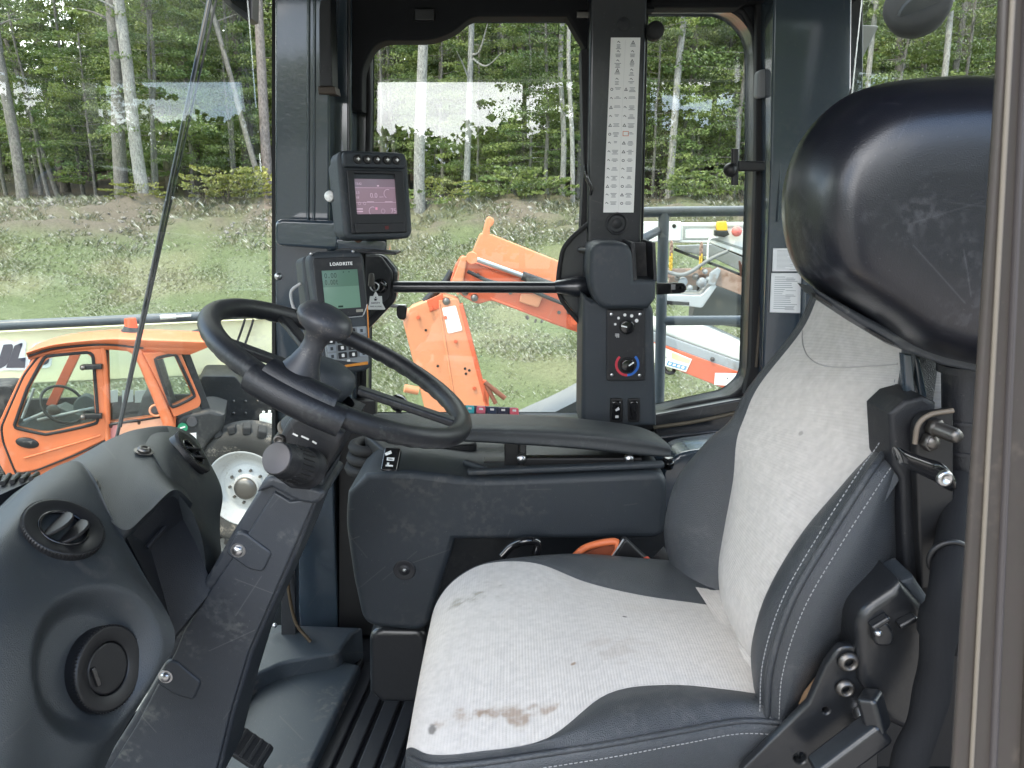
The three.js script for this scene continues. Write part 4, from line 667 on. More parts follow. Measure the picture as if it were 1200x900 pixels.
// ================================================================ operator's seat
{
  const seat = thing('operator_seat', 'operator seat with light ribbed fabric, dark grey leather bolsters and black headrest', 'seat');
  const ribs = texture(256, (u, v) => { const w = fbm(u, v, 8, 2, 50) * 0.12, r = 0.5 + 0.5 * Math.sin((v + w * 0.02) * 6.2832 * 22), k = 0.5 + 0.5 * Math.sin(u * 6.2832 * 30 + Math.floor(v * 22) * 2.4); return 0.25 + 0.55 * r * (0.6 + 0.4 * k) + 0.2 * hash(u * 256 | 0, v * 256 | 0, 8); }, { color: false, size: 0.09 });
  const cloth = (seed, spots, base = [0.54, 0.505, 0.47]) => texture(768, (u, v) => {
    const n = fbm(u, v, 5, 5, seed), f = fbm(u, v, 120, 2, seed + 5), blot = smooth(fbm(u, v, 9, 4, seed + 8), 0.62, 0.85);
    let c = base.map((b, k) => b * (0.96 + 0.08 * n) * (0.90 + 0.2 * f) * (1 - blot * 0.05 * (1 + k * 0.25)));
    const x = u * 0.8, y = v * 0.8, g = fbm(u, v, 40, 4, seed + 2);
    for (const [sx, sy, rx, ry, a, t] of spots) { const d = Math.hypot((x - sx) / rx, (y - sy) / ry); const k = a * smooth(1.25 - d + (g - 0.5) * 1.9, 0.25, 1.0) * smooth(g, 0.28, 0.6); c = c.map((q, i) => lerp(q, t[i], clamp(k, 0, 1))); }
    return c;
  }, { size: 0.8 });
  const BR = [0.21, 0.115, 0.05], GR = [0.19, 0.17, 0.115], BK = [0.04, 0.035, 0.03];
  const fabric = noUV(std(0xffffff, 0.95, { map: cloth(60, [[0.10, 0.185, 0.030, 0.028, 0.6, GR], [0.085, 0.215, 0.016, 0.035, 0.6, GR], [0.125, 0.24, 0.012, 0.014, 0.3, GR], [0.395, 0.25, 0.018, 0.06, 0.6, BR], [0.385, 0.19, 0.018, 0.04, 0.5, BR], [0.325, 0.335, 0.005, 0.005, 0.8, BR], [0.40, 0.155, 0.010, 0.006, 0.7, BK], [0.16, 0.42, 0.003, 0.003, 0.8, BK], [0.30, 0.40, 0.06, 0.05, 0.15, BR]]), bumpMap: ribs, bumpScale: 0.0005 }));
  const fabric2 = noUV(std(0xffffff, 0.95, { map: cloth(70, [[0.10, 0.42, 0.05, 0.08, 0.12, GR], [0.07, 0.58, 0.008, 0.007, 0.9, BK], [0.10, 0.585, 0.007, 0.006, 0.9, BK], [0.05, 0.60, 0.006, 0.010, 0.9, BK], [0.14, 0.53, 0.004, 0.004, 0.5, BK], [0.12, 0.30, 0.003, 0.003, 0.4, BK]], [0.55, 0.515, 0.48]), bumpMap: ribs, bumpScale: 0.0006 }));
  const leather = M.leather;
  // cushion: stations from the front roll to the back; [x, y, far edge, far seam, near seam, near edge] (z)
  const ST = [[-0.095, 2.36, -1.04, -1.036, -0.774, -0.77], [-0.122, 2.40, -1.045, -1.041, -0.774, -0.77], [-0.130, 2.44, -1.05, -1.046, -0.769, -0.765], [-0.119, 2.474, -1.075, -1.071, -0.742, -0.738], [-0.09, 2.492, -1.115, -1.111, -0.709, -0.705], [-0.04, 2.50, -1.15, -1.146, -0.704, -0.70], [0.04, 2.503, -1.165, -1.140, -0.722, -0.712], [0.12, 2.502, -1.168, -1.078, -0.802, -0.730], [0.20, 2.50, -1.163, -1.042, -0.822, -0.752], [0.28, 2.498, -1.153, -1.022, -0.814, -0.772], [0.345, 2.496, -1.14, -1.008, -0.80, -0.768]];
  const low = (p) => V(p.x, p.y - 0.02, p.z);
  const band = (f, nu, nv) => sheet(spread(ST.map(f), nu, nv), low);
  part(seat, 'cushion_fabric', band(([x, y, , a, b]) => [0, 0.25, 0.5, 0.75, 1].map((t) => V(x, y + 0.006 * Math.sin(Math.PI * t), lerp(a, b, t))), 60, 90), fabric);
  part(seat, 'cushion_bolster', band(([x, y, e, a]) => { const w = a - e, k = Math.min(1, w * 12); return [V(x, y - 0.12, e + 0.01), V(x, y - 0.05, e - 0.008), V(x, y - 0.006 + 0.006 * k, e), V(x, y + 0.016 * k, lerp(e, a, 0.35)), V(x, y + 0.008 * k, lerp(e, a, 0.8)), V(x, y - 0.0005, a)]; }, 36, 60), leather);
  const nearEdge = (s) => V(s[0], s[1] - 0.010, s[5]);
  part(seat, 'cushion_bolster', band(([x, y, , , b, e]) => { const w = e - b, k = Math.min(1, w * 12); return [V(x, y - 0.0005, b), V(x, y + 0.007 * k, lerp(b, e, 0.35)), V(x, y + 0.006 * k, lerp(b, e, 0.7)), V(x, y - 0.008, e)]; }, 24, 60), leather);
  part(seat, 'cushion_side', band(([x, y, , , , e]) => [V(x, y - 0.009, e - 0.001), V(x, y - 0.018, e + 0.010), V(x, y - 0.06, e + 0.017), V(x, y - 0.11, e + 0.012), V(x, y - 0.15, e - 0.01)], 20, 60), leather);
  const edgeCurve = (list) => new THREE.CatmullRomCurve3(list);
  const stitches = (curve, off, step = 0.0060, r = 0.0006) => { const L = curve.getLength(), n = Math.floor(L / step), g = []; for (let i = 0; i < n; i++) { const a = curve.getPointAt((i + 0.15) / n).add(off), b = curve.getPointAt((i + 0.75) / n).add(off); g.push(rod(a, b, r, 5)); } return g; };
  const eC = edgeCurve(ST.slice(3).map((s) => nearEdge(s)));
  part(seat, 'piping', tube(ST.slice(3).map((s) => nearEdge(s).add(V(0, 0.001, 0.004))), 0.0035, { n: 80 }), leather);
  part(seat, 'stitching', [...stitches(eC, V(0, 0.0075, -0.010)), ...stitches(eC, V(0, -0.010, 0.0125))], M.thread, { kind: 'stuff' });
  // strip between cushion and backrest
  part(seat, 'rear_gusset', sheet(spread([[Z(815, 688, -1.05), Z(846, 735, -0.95), Z(887, 792, -0.835)], [Z(832, 690, -1.05), Z(866, 735, -0.945), Z(892, 775, -0.842)], [Z(846, 690, -1.05), Z(876, 722, -0.945), Z(897, 750, -0.845)]], 20, 8), (p) => p.clone().add(V(0.02, -0.03, 0))), fabric2);
  // backrest: rows from bottom to top; [far silhouette, far seam, middle, near seam, ridge, outer]
  const BK0 = [
    [[806, 697, -1.08], [843, 694, -1.045], [868, 728, -0.94], [889, 785, -0.845], [898, 838, -0.778], [932, 838, -0.80]],
    [[785, 658, -1.13], [842, 662, -1.052], [880, 700, -0.94], [886, 755, -0.845], [902, 780, -0.768], [990, 765, -0.80]],
    [[779, 615, -1.14], [849, 618, -1.06], [903, 648, -0.94], [901, 700, -0.845], [926, 705, -0.762], [1035, 705, -0.80]],
    [[794, 562, -1.14], [859, 563, -1.06], [930, 588, -0.94], [941, 632, -0.845], [970, 628, -0.768], [1054, 645, -0.80]],
    [[828, 523, -1.13], [863, 518, -1.062], [952, 535, -0.95], [996, 574, -0.845], [1016, 556, -0.782], [1060, 565, -0.82]],
    [[858, 495, -1.11], [872, 490, -1.075], [970, 484, -0.95], [1034, 520, -0.85], [1043, 514, -0.815], [1062, 512, -0.83]],
    [[880, 455, -1.10], [890, 451, -1.075], [985, 432, -0.95], [1053, 452, -0.85], [1056, 450, -0.835], [1064, 450, -0.835]],
    [[935, 385, -1.085], [941, 385, -1.065], [1002, 382, -0.96], [1058, 402, -0.865], [1061, 402, -0.85], [1067, 402, -0.845]],
    [[957, 335, -1.075], [962, 335, -1.055], [1012, 335, -0.96], [1060, 345, -0.87], [1063, 345, -0.855], [1067, 345, -0.845]],
  ].map((r) => r.map(([x, y, z]) => Z(x, y, z)));
  const back = (p) => p.clone().add(V(0.07, 0.0, 0.0));
  const mid = (a, b, t, k) => a.clone().lerp(b, t).add(V(-0.9, 0.4, 0).multiplyScalar(k));
  const rowsOf = (f) => spread(BK0.map(f), 30, 80);
  part(seat, 'backrest_fabric', sheet(rowsOf((r) => [r[1], mid(r[1], r[3], 0.25, 0.008), mid(r[1], r[3], 0.5, 0.010), mid(r[1], r[3], 0.75, 0.008), r[3]]), back), fabric2);
  part(seat, 'backrest_bolster', sheet(rowsOf((r, i) => { const w = Math.min(1, r[0].distanceTo(r[1]) * 12); return [r[0].clone().add(V(0.05, -0.01, -0.005)), r[0], mid(r[0], r[1], 0.4, 0.018 * w), mid(r[0], r[1], 0.75, 0.012 * w), r[1]]; }), back), leather);
  part(seat, 'backrest_bolster', sheet(rowsOf((r) => { const w = Math.min(1, r[3].distanceTo(r[4]) * 12); return [r[3], mid(r[3], r[4], 0.35, 0.014 * w), mid(r[3], r[4], 0.7, 0.012 * w), r[4]]; }), (p) => p.clone().add(V(0.04, 0, 0))), leather);
  part(seat, 'backrest_side', sheet(rowsOf((r) => [r[4], r[4].clone().lerp(r[5], 0.3).add(V(0, 0, 0.018)), r[4].clone().lerp(r[5], 0.65).add(V(0, 0, 0.014)), r[5]]), (p) => p.clone().add(V(0.02, 0, -0.03))), leather);
  const rC = edgeCurve(BK0.slice(0, 7).map((r) => r[4]));
  part(seat, 'piping', tube(BK0.slice(0, 7).map((r) => r[4].clone().add(V(0, 0, 0.002))), 0.0042, { n: 80 }), leather);
  part(seat, 'stitching', [...stitches(rC, V(-0.010, 0.008, 0.004)), ...stitches(rC, V(0.012, -0.004, 0.010))], M.thread, { kind: 'stuff' });
  const fg = rowsOf((r) => [r[1], mid(r[1], r[3], 0.25, 0.008), mid(r[1], r[3], 0.5, 0.010), mid(r[1], r[3], 0.75, 0.008), r[3]]);
  part(seat, 'fabric_seam', tube(Array.from({ length: 29 }, (_, i) => ((f) => fg[Math.floor(f)][i + 1].clone().lerp(fg[Math.floor(f) + 1][i + 1], f % 1))(70 - 4.2 * Math.sin(Math.PI * (i + 1) / 30) - 5 * (i / 29)).add(V(-0.0006, 0.0004, 0))), 0.0009, { n: 90, m: 6 }), std([0.42, 0.40, 0.375], 0.9));
  // headrest shell
  const HZ = -0.745, prof = [[985, 116], [1030, 98], [1085, 91], [1140, 89], [1185, 100], [1205, 200], [1200, 330], [1172, 428], [1120, 424], [1060, 406], [1005, 370], [957, 340], [934, 318], [922, 280], [919, 235], [926, 195], [947, 152]].map(([x, y]) => Z(x, y, HZ));
  const cen = Z(1062, 255, HZ);
  const st = [[-0.650, 0.30, -0.018], [-0.652, 0.52, -0.016], [-0.658, 0.70, -0.014], [-0.672, 0.83, -0.01], [-0.695, 0.92, -0.006], [-0.72, 0.97, -0.003], [-0.745, 0.995, 0], [-0.79, 0.995, 0.014], [-0.84, 0.97, 0.028], [-0.89, 0.90, 0.044], [-0.93, 0.78, 0.056], [-0.945, 0.55, 0.06]];
  const shellM = phys(0xffffff, 0.30, { map: worn([0.009, 0.010, 0.015], [0.08, 0.08, 0.09], 31, { amount: 0.24, size: 0.45, lines: 22 }), clearcoat: 0.35, clearcoatRoughness: 0.22, bumpMap: T.grain, bumpScale: 0.00015 });
  const head = part(seat, 'headrest', rings(st.map(([z, s, k]) => prof.map((p) => V(cen.x + k + (p.x - cen.x) * s, cen.y + (p.y - cen.y) * s, z))), { nu: 90, nv: 60 }), shellM);
  part(head, 'lower_lip', plate([[951, 336], [959, 347], [1010, 381], [1060, 411], [1105, 428], [1148, 437, 4], [1152, 420, 3], [1100, 408], [1060, 394], [1008, 367]], -0.712, 0.04, { bevel: 0.004, seg: 3 }), M.column);
  for (const q of [[[955, 344], [974, 356], [976, 360], [957, 349]], [[1018, 386], [1045, 401], [1049, 405], [1036, 400], [1020, 390]]]) part(head, 'slot', plate(q, -0.7105, 0.01, { bevel: 0 }), M.black);
  part(seat, 'headrest_post', [plate([[1059, 415], [1069, 416], [1074, 470], [1063, 470]], -0.80, 0.012, { bevel: 0.002 }), plate([[1071, 418], [1078, 420], [1088, 466], [1078, 468]], -0.83, 0.012, { bevel: 0.002 })], M.paint);
  // recliner bracket behind the near bolster
  const br = part(seat, 'side_bracket', plate([[1043, 486, 8], [1060, 470, 8], [1082, 464, 6], [1098, 472, 6], [1099, 690], [1062, 690], [1055, 560], [1046, 545]], -0.775, 0.06, { bevel: 0.006, seg: 3 }), M.dark);
  part(br, 'bracket_arm', plate([[1073, 500, 8], [1083, 486, 6], [1118, 480], [1118, 690], [1080, 690], [1074, 560]], -0.757, 0.014, { bevel: 0.003 }), M.black);
  part(br, 'bracket_shim', tube([Z(1072, 520, -0.755), Z(1076, 498, -0.755), Z(1090, 486, -0.755), Z(1117, 481, -0.755)], 0.0028, { n: 24, m: 6 }), std([0.16, 0.13, 0.10], 0.5));
  for (const [x, y, q] of [[1092, 500, 0.034], [1086, 516, 0.012]]) part(br, 'bolt', put(lathe([[0, q], [0.006, q], [0.008, q - 0.005], [0.008, 0.008], [0.0105, 0.008], [0.0105, 0], [0, 0]], 6), axis(Z(x, y, -0.757), V(0.35, -0.05, 1))), M.darksteel);
  const lev = part(seat, 'recliner_lever', rings([[1049, 533, 0.5, -0.735], [1053, 534, 0.9, -0.725], [1068, 541, 1.0, -0.715], [1092, 551, 1.15, -0.70], [1106, 558, 1.35, -0.69], [1113, 561, 1.0, -0.686], [1116, 562, 0.4, -0.685]].map(([x, y, s, z]) => { const c = Z(x, y, z); return Array.from({ length: 8 }, (_, i) => { const a = i / 8 * 6.283; return c.clone().add(V(-0.35 * Math.cos(a), 0.94 * Math.cos(a), 0).multiplyScalar(0.0115 * s)).add(V(0, 0, Math.sin(a) * 0.011 * s)); }); }), { nu: 20, nv: 24 }), M.gloss);
  part(lev, 'lever_screw', put(lathe([[0, 0.001], [0.003, 0.001], [0.004, 0.004], [0.0075, 0.004], [0.0085, 0], [0, 0]], 18), axis(Z(1106, 560, -0.674), V(0.1, 0, 1))), M.steel);
  part(seat, 'back_tube', [rod(Z(1126, 380, -0.80), Z(1128, 430, -0.80), 0.016), rod(Z(1128, 430, -0.80), Z(1130, 760, -0.80), 0.021), put(cyl(0.026, 0.026, 0.008, 20), axis(Z(1128, 432, -0.80), V(0, 1, 0))), put(cyl(0.0225, 0.0225, 0.004, 20), axis(Z(1128, 492, -0.80), V(0, 1, 0))), put(cyl(0.0225, 0.0225, 0.004, 20), axis(Z(1128, 527, -0.80), V(0, 1, 0)))], M.dark);
  part(seat, 'back_frame', plate([[1060, 690], [1066, 560], [1130, 560], [1130, 900], [1000, 900], [1010, 745]], -0.86, 0.08, { bevel: 0.004 }), M.black);
  // pressed steel base
  const base = part(seat, 'base_plate', plate([[1010, 758, 10], [985, 757, 8], [968, 780], [948, 825], [915, 858], [868, 905], [900, 930], [1030, 930], [1030, 780]], -0.735, 0.012, { bevel: 0.003, holes: [discHole(938, 889, 7), discHole(968, 833, 4)] }), M.satin);
  function discHole(x, y, r) { return Array.from({ length: 14 }, (_, i) => { const a = -i / 14 * 6.283; return [x + Math.cos(a) * r, y + Math.sin(a) * r * 0.9]; }); }
  for (const [x, y, k] of [[994, 775, 1], [990, 806, 0.9]]) part(base, 'bush', put(lathe([[0.005, 0.001], [0.006, 0.006], [0.009, 0.006], [0.0115, 0.002], [0.012, 0], [0.005, -0.004]].map(([a, b]) => [a * k, b]), 22), axis(Z(x, y, -0.733), V(0, 0, 1))), M.darksteel);
  for (const [x, y] of [[1013, 838], [1008, 863]]) part(base, 'bolt', put(lathe([[0, 0.014], [0.008, 0.012], [0.0105, 0.004], [0.0105, -0.01], [0, -0.01]], 18), axis(Z(x, y, -0.73), V(0.2, 0, 1))), M.steel);
  part(base, 'brown_spacer', plate([[972, 792], [980, 800], [958, 836], [942, 836], [948, 822]], -0.75, 0.02, { bevel: 0.004 }), std([0.22, 0.14, 0.08], 0.6));
  part(seat, 'base_rail', [beam(Z(958, 906, -0.70), Z(1032, 850, -0.70), 0.03, 0.03, 0.006), beam(Z(1030, 856, -0.70), Z(1018, 812, -0.71), 0.03, 0.022, 0.006)], M.satin);
  part(seat, 'suspension', rbox(0.44, 0.3, 0.36, 0.02).translate(0.16, 2.18, -0.96), M.black);
}
{
  const b = thing('belt_retractor', 'black moulded seat belt retractor cover beside the seat base', 'seat belt retractor');
  part(b, 'cover', plate([[1003, 722, 6], [1045, 692, 8], [1056, 682, 4], [1083, 712, 6], [1090, 735, 8], [1090, 800], [1082, 850], [1062, 858], [1040, 848], [1024, 825], [1008, 800]], -0.725, 0.10, { bevel: 0.010, seg: 4 }), M.satin);
  part(b, 'bolt_boss', plate([[1024, 736, 3], [1040, 728, 3], [1050, 745, 4], [1046, 758, 3], [1026, 758, 3]], -0.715, 0.012, { bevel: 0.003 }), M.satin);
  part(b, 'bolt', put(ball(0.0042, 12), new THREE.Matrix4().setPosition(Z(1029, 742, -0.713))), M.steel);
  part(b, 'ridge', [beam(Z(1020, 735, -0.72), Z(1041, 722, -0.72), 0.012, 0.007, 0.003), beam(Z(1052, 733, -0.72), Z(1073, 722, -0.72), 0.012, 0.007, 0.003)], M.satin);
  part(b, 'shoulder', plate([[1056, 683, 3], [1072, 676, 4], [1092, 706, 6], [1080, 716, 4]], -0.735, 0.05, { bevel: 0.006 }), M.plastic);
  part(b, 'label', plate([[1091, 718, 1], [1101, 718, 1], [1100, 740, 1], [1090, 744, 1]], -0.755, 0.003, { bevel: 0.0005 }), M.paper);
  const h = thing('flexible_hose', 'thick dark corrugated hose curving down behind the seat', 'hose');
  part(h, 'hose', tube([Z(1122, 560, -0.79), Z(1117, 630, -0.74), Z(1108, 690, -0.70), Z(1099, 750, -0.69), Z(1094, 800, -0.685), Z(1082, 850, -0.68), Z(1068, 885, -0.675), Z(1058, 930, -0.67)], 0.0195, { n: 60, m: 18, taper: (t) => 0.88 + 0.05 * Math.sin(t * 30) + (Math.abs(t - 0.46) < 0.04 ? 0.16 : 0) }), M.header);
  part(h, 'hose_tie', put(new THREE.TorusGeometry(0.021, 0.003, 8, 24), axis(Z(1113, 655, -0.72), V(1, 0, 0.1))), M.black);
  const k = thing('belt_buckle', 'black and orange seat belt buckle lying between cushion and console', 'belt buckle');
  const zb = -1.19;
  part(k, 'orange_guard', tube([Z(672, 654, zb), Z(684, 643, zb - 0.01), Z(702, 637, zb - 0.015), Z(722, 635, zb - 0.01), Z(724, 645, zb), Z(716, 656, zb)], 0.0065, { n: 30, m: 10 }), std([0.62, 0.15, 0.05], 0.5));
  part(k, 'guard_inner', plate([[684, 650], [705, 640], [722, 640], [714, 656], [684, 656]], zb - 0.02, 0.006, { bevel: 0.001 }), std([0.28, 0.07, 0.03], 0.6));
  part(k, 'buckle_body', plate([[732, 631, 2], [758, 655, 3], [778, 668, 3], [770, 690, 3], [742, 690, 3], [714, 660, 3]], zb + 0.01, 0.02, { bevel: 0.004 }), M.black);
  part(k, 'buckle_edge', rod(Z(731, 632, zb + 0.012), Z(716, 655, zb + 0.012), 0.0022), M.steel);
  part(k, 'release_button', plate([[752, 656, 2], [760, 653, 2], [764, 659, 2], [756, 664, 2]], zb + 0.014, 0.006, { bevel: 0.001 }), std([0.55, 0.08, 0.04], 0.5));
  part(k, 'buckle_stalk', rod(Z(770, 648, zb - 0.02), Z(795, 672, zb), 0.016), M.rubber);
  const s = thing('black_strap', 'crumpled black strap end under the console behind the cushion', 'strap');
  part(s, 'webbing', tube([Z(588, 652, -1.22), Z(600, 640, -1.225), Z(616, 634, -1.22), Z(630, 636, -1.225), Z(628, 650, -1.22)], 0.008, { n: 30, m: 8 }), M.gloss);
}
// near door post
{
  const post = thing('door_post', 'dusty grey-brown metal door post close to the camera', 'door post');
  const pm = std(0xffffff, 0.5, { metalness: 0.0, map: worn([0.034, 0.030, 0.028], [0.085, 0.073, 0.062], 41, { amount: 0.4, size: 0.3, lines: 9 }) });
  const p = (x, y, z) => Z(x, y, z);
  const strip = (x0, y0, x1, y1, z, w) => [p(x0, y0, z), p(x1, y1, z), w];
  const z = -0.36;
  part(post, 'flange', plate([[1177, -60], [1330, -60], [1330, 960], [1113, 960], [1118, 900], [1171, 90]], z, 0.005, { bevel: 0.004, seg: 3 }), pm);
  part(post, 'groove_lip', rod(p(1190, -60, z + 0.001), p(1135, 960, z + 0.001), 0.0012), std([0.13, 0.118, 0.10], 0.5));
  part(post, 'rib', rod(p(1252, -60, z), p(1206, 960, z), 0.007), pm);
  part(post, 'rubber_strip', plate([[1206, -60], [1212, -60], [1168, 960], [1160, 960]], z + 0.003, 0.006, { bevel: 0.002 }), std([0.045, 0.042, 0.045], 0.5));
}
// ================================================================ outside: ground, machines
const groundAt = (x, z) => { const d = -z + 0.5 * Math.sin(x * 0.35) + 0.25 * Math.sin(x * 1.1 + 2); const k = [[0, 0], [9, 0], [12.5, 0.72], [15, 1.40], [17, 2.0], [18.2, 2.40], [20, 2.98], [22, 3.1], [30, 3.5], [45, 5.0], [70, 9.5], [140, 16]]; if (d <= 0) return 0; for (let i = 1; i < k.length; i++) if (d <= k[i][0]) { const t = (d - k[i - 1][0]) / (k[i][0] - k[i - 1][0]); return lerp(k[i - 1][1], k[i][1], t); } return 16; };
{
  const nx = 190, nz = 190, pos = [], col = [], uv = [], idx = [];
  for (let j = 0; j <= nz; j++) for (let i = 0; i <= nx; i++) {
    const s = i / nx * 2 - 1, x = s * 26 + Math.sign(s) * Math.pow(Math.abs(s), 5) * 120, q = j / nz, z = q < 0.72 ? 14 - q / 0.72 * 44 : -30 - Math.pow((q - 0.72) / 0.28, 1.6) * 110;
    const d = -z + 0.5 * Math.sin(x * 0.35), bank = smooth(d, 17.2, 18.6) * (1 - smooth(d, 21, 22.5)), wood = smooth(d, 20.4, 22.5);
    const rough = vnoise(x * 0.9 + 50, z * 0.9 + 90, 9999, 3), rough2 = vnoise(x * 2.7 + 50, z * 2.7 + 90, 9999, 4), y = groundAt(x, z) + (rough - 0.5) * (0.10 + 0.25 * bank) + (rough2 - 0.5) * (0.04 + 0.30 * bank);
    pos.push(x, d > 7 ? y : y * 0.3, z); uv.push(x, z);
    const grass = [0.112, 0.140, 0.062], soil = [0.14, 0.118, 0.092], litter = [0.055, 0.042, 0.026], n = vnoise(x * 0.5 + 9, z * 0.5 + 9, 9999, 6), dirt = bank * (0.35 + 0.65 * smooth(n * 0.5 + rough2 * 0.5, 0.38, 0.62)), dry = smooth(vnoise(x * 0.8 + 3, z * 0.8, 9999, 8), 0.5, 0.8) * 0.5;
    const yard = smooth(z, -8.2, -7.2), gravel = [0.24, 0.23, 0.215];
    const c = [0, 1, 2].map((k) => lerp(lerp(lerp(lerp(grass[k], [0.20, 0.19, 0.11][k], dry), soil[k], dirt), litter[k], wood), gravel[k], yard)); col.push(...c);
  }
  for (let j = 0; j < nz; j++) for (let i = 0; i < nx; i++) { const a = j * (nx + 1) + i, b = a + 1, c = a + nx + 1; idx.push(a, b, c, b, c + 1, c); }
  const g = new THREE.BufferGeometry(); g.setAttribute('position', new THREE.Float32BufferAttribute(pos, 3)); g.setAttribute('color', new THREE.Float32BufferAttribute(col, 3)); g.setAttribute('uv', new THREE.Float32BufferAttribute(uv, 2)); g.setIndex(idx); g.computeVertexNormals();
  const t = texture(512, (u, v) => { const k = 0.62 + 0.5 * fbm(u, v, 60, 4, 90) + 0.3 * (hash(u * 512 | 0, v * 512 | 0, 2) - 0.5); return [k, k, k * 0.97]; }, { size: 2.4 });
  structure('ground', g, std(0xffffff, 1, { map: t, vertexColors: true, bumpMap: t, bumpScale: 0.03 }));
}
const instanced = (name, geo, mat, n, f) => { const m = new THREE.InstancedMesh(geo, mat, n), c = new THREE.Color(), x = new THREE.Matrix4(); let k = 0; for (let i = 0; i < n; i++) if (f(i, x, c)) { m.setMatrixAt(k, x); m.setColorAt(k, c); k++; } m.count = k; m.name = name; m.userData.kind = 'stuff'; return m; };
{
  const tuft = (n, h, w, seed, splay = 0.5) => { const r = rng(seed), pos = [], nor = [], idx = []; for (let i = 0; i < n; i++) { const a = r() * 6.283, l = h * (0.6 + 0.6 * r()), s = splay * (0.4 + r()), ox = (r() - 0.5) * h * 0.9, oz = (r() - 0.5) * h * 0.9, c = Math.cos(a), d = Math.sin(a), k = pos.length / 3; pos.push(ox - d * w, 0, oz + c * w, ox + d * w, 0, oz - c * w, ox + c * l * s * 0.4, l * 0.6, oz + d * l * s * 0.4, ox + c * l * s, l, oz + d * l * s); for (let q = 0; q < 4; q++) nor.push(c * 0.8, 0.6, d * 0.8); idx.push(k, k + 2, k + 1, k + 1, k + 2, k + 3); } const g = new THREE.BufferGeometry(); g.setAttribute('position', new THREE.Float32BufferAttribute(pos, 3)); g.setAttribute('normal', new THREE.Float32BufferAttribute(nor, 3)); g.setIndex(idx); return g; };
  const r = rng(71), q = new THREE.Quaternion(), e = new THREE.Euler();
  const blade = phys(0xffffff, 0.95, { transmission: 0.5, thickness: 0 });
  const grass = instanced('grass', tuft(8, 0.040, 0.004, 5, 1.0), blade, 90000, (i, x, c) => {
    const d = 8.5 + r() * 9.5, px = (r() * 1.25 - 0.1) * 1000 - 30, X = (px - 600) / F * d * 1.02, z = -d; e.set(0, r() * 6.28, 0); q.setFromEuler(e); const s = 0.6 + r() * 0.9; x.compose(V(X, groundAt(X, z) - 0.015, z), q, V(s, s * (0.7 + 0.6 * r()), s));
    const dry = smooth(vnoise(X * 0.8 + 3, z * 0.8, 9999, 8), 0.45, 0.75) * 0.5 + r() * 0.3; c.setRGB(lerp(0.17, 0.32, dry), lerp(0.22, 0.30, dry), lerp(0.085, 0.165, dry)); return true;
  });
  grass.userData.label = 'short pale green grass on the slope behind the machines'; scene.add(grass);
  const weeds = instanced('weeds', tuft(12, 0.09, 0.0035, 6, 0.8), blade, 24000, (i, x, c) => {
    const d = 17.0 + r() * 5.4, px = (r() * 1.25 - 0.1) * 1000, X = (px - 600) / F * d * 1.02, z = -d; if (vnoise(X * 0.7 + 40, z * 0.9, 9999, 12) < r() * 0.5) return false;
    e.set(0, r() * 6.28, 0); q.setFromEuler(e); const s = 0.35 + r() * r() * r() * 2.2; x.compose(V(X, groundAt(X, z) - 0.03, z), q, V(s, s, s)); const dry = r(); c.setRGB(lerp(0.115, 0.215, dry), lerp(0.165, 0.19, dry), lerp(0.045, 0.105, dry)); return true;
  });
  weeds.userData.label = 'tall weeds on the bank along the wood edge'; scene.add(weeds);
  const stone = new THREE.IcosahedronGeometry(1, 1); { const p = stone.attributes.position; for (let i = 0; i < p.count; i++) { const k = 0.8 + 0.4 * hash(p.getX(i) * 99, p.getY(i) * 99, p.getZ(i) * 99 | 0); p.setXYZ(i, p.getX(i) * k, p.getY(i) * k * 0.6, p.getZ(i) * k); } stone.computeVertexNormals(); }
  const stones = instanced('rubble', stone, std(0xffffff, 0.95), 2600, (i, x, c) => { const d = 17.4 + r() * 3.2, px = r() * 1000 - 20, X = (px - 600) / F * d * 1.02, z = -d; if (vnoise(X * 0.6, z * 0.6, 9999, 15) < 0.45) return false; e.set(r(), r() * 6, r()); q.setFromEuler(e); const s = 0.010 + r() * r() * r() * 0.07; x.compose(V(X, groundAt(X, z) + 0.03, z), q, V(s, s, s)); const k = 0.15 + r() * 0.15; c.setRGB(k, k * 0.93, k * 0.83); return true; });
  stones.userData.label = 'pale stones scattered over the bare bank'; scene.add(stones);
}
// ---------------------------------------------------------------- paint of the machines outside
const faded = (base, dust, seed, o = {}) => worn(base, dust, seed, { size: 2.2, amount: 0.22, specks: 0.3, lines: 10, n: 384, ...o });
M.orange = std(0xffffff, 0.42, { map: faded([0.60, 0.160, 0.060], [0.54, 0.32, 0.22], 51) });
M.orangelight = std(0xffffff, 0.5, { map: faded([0.63, 0.250, 0.122], [0.48, 0.32, 0.24], 52) });
M.redorange = std(0xffffff, 0.45, { map: faded([0.56, 0.112, 0.048], [0.44, 0.28, 0.19], 53) });
M.cream = std(0xffffff, 0.45, { map: faded([0.80, 0.775, 0.50], [0.62, 0.57, 0.44], 54) });
M.offwhite = std(0xffffff, 0.5, { map: faded([0.66, 0.68, 0.64], [0.36, 0.33, 0.28], 55) });
M.greymetal = std(0xffffff, 0.5, { map: faded([0.28, 0.31, 0.33], [0.16, 0.12, 0.09], 56, { amount: 0.5 }) });
M.rust = std(0xffffff, 0.85, { map: faded([0.30, 0.21, 0.165], [0.17, 0.085, 0.05], 57, { amount: 0.9 }) });
M.drum = std(0xffffff, 0.7, { map: faded([0.035, 0.04, 0.037], [0.13, 0.14, 0.11], 58, { amount: 0.5 }) });
M.chassis = std(0xffffff, 0.6, { map: faded([0.014, 0.015, 0.016], [0.12, 0.11, 0.10], 59, { amount: 0.35, specks: 3 }) });
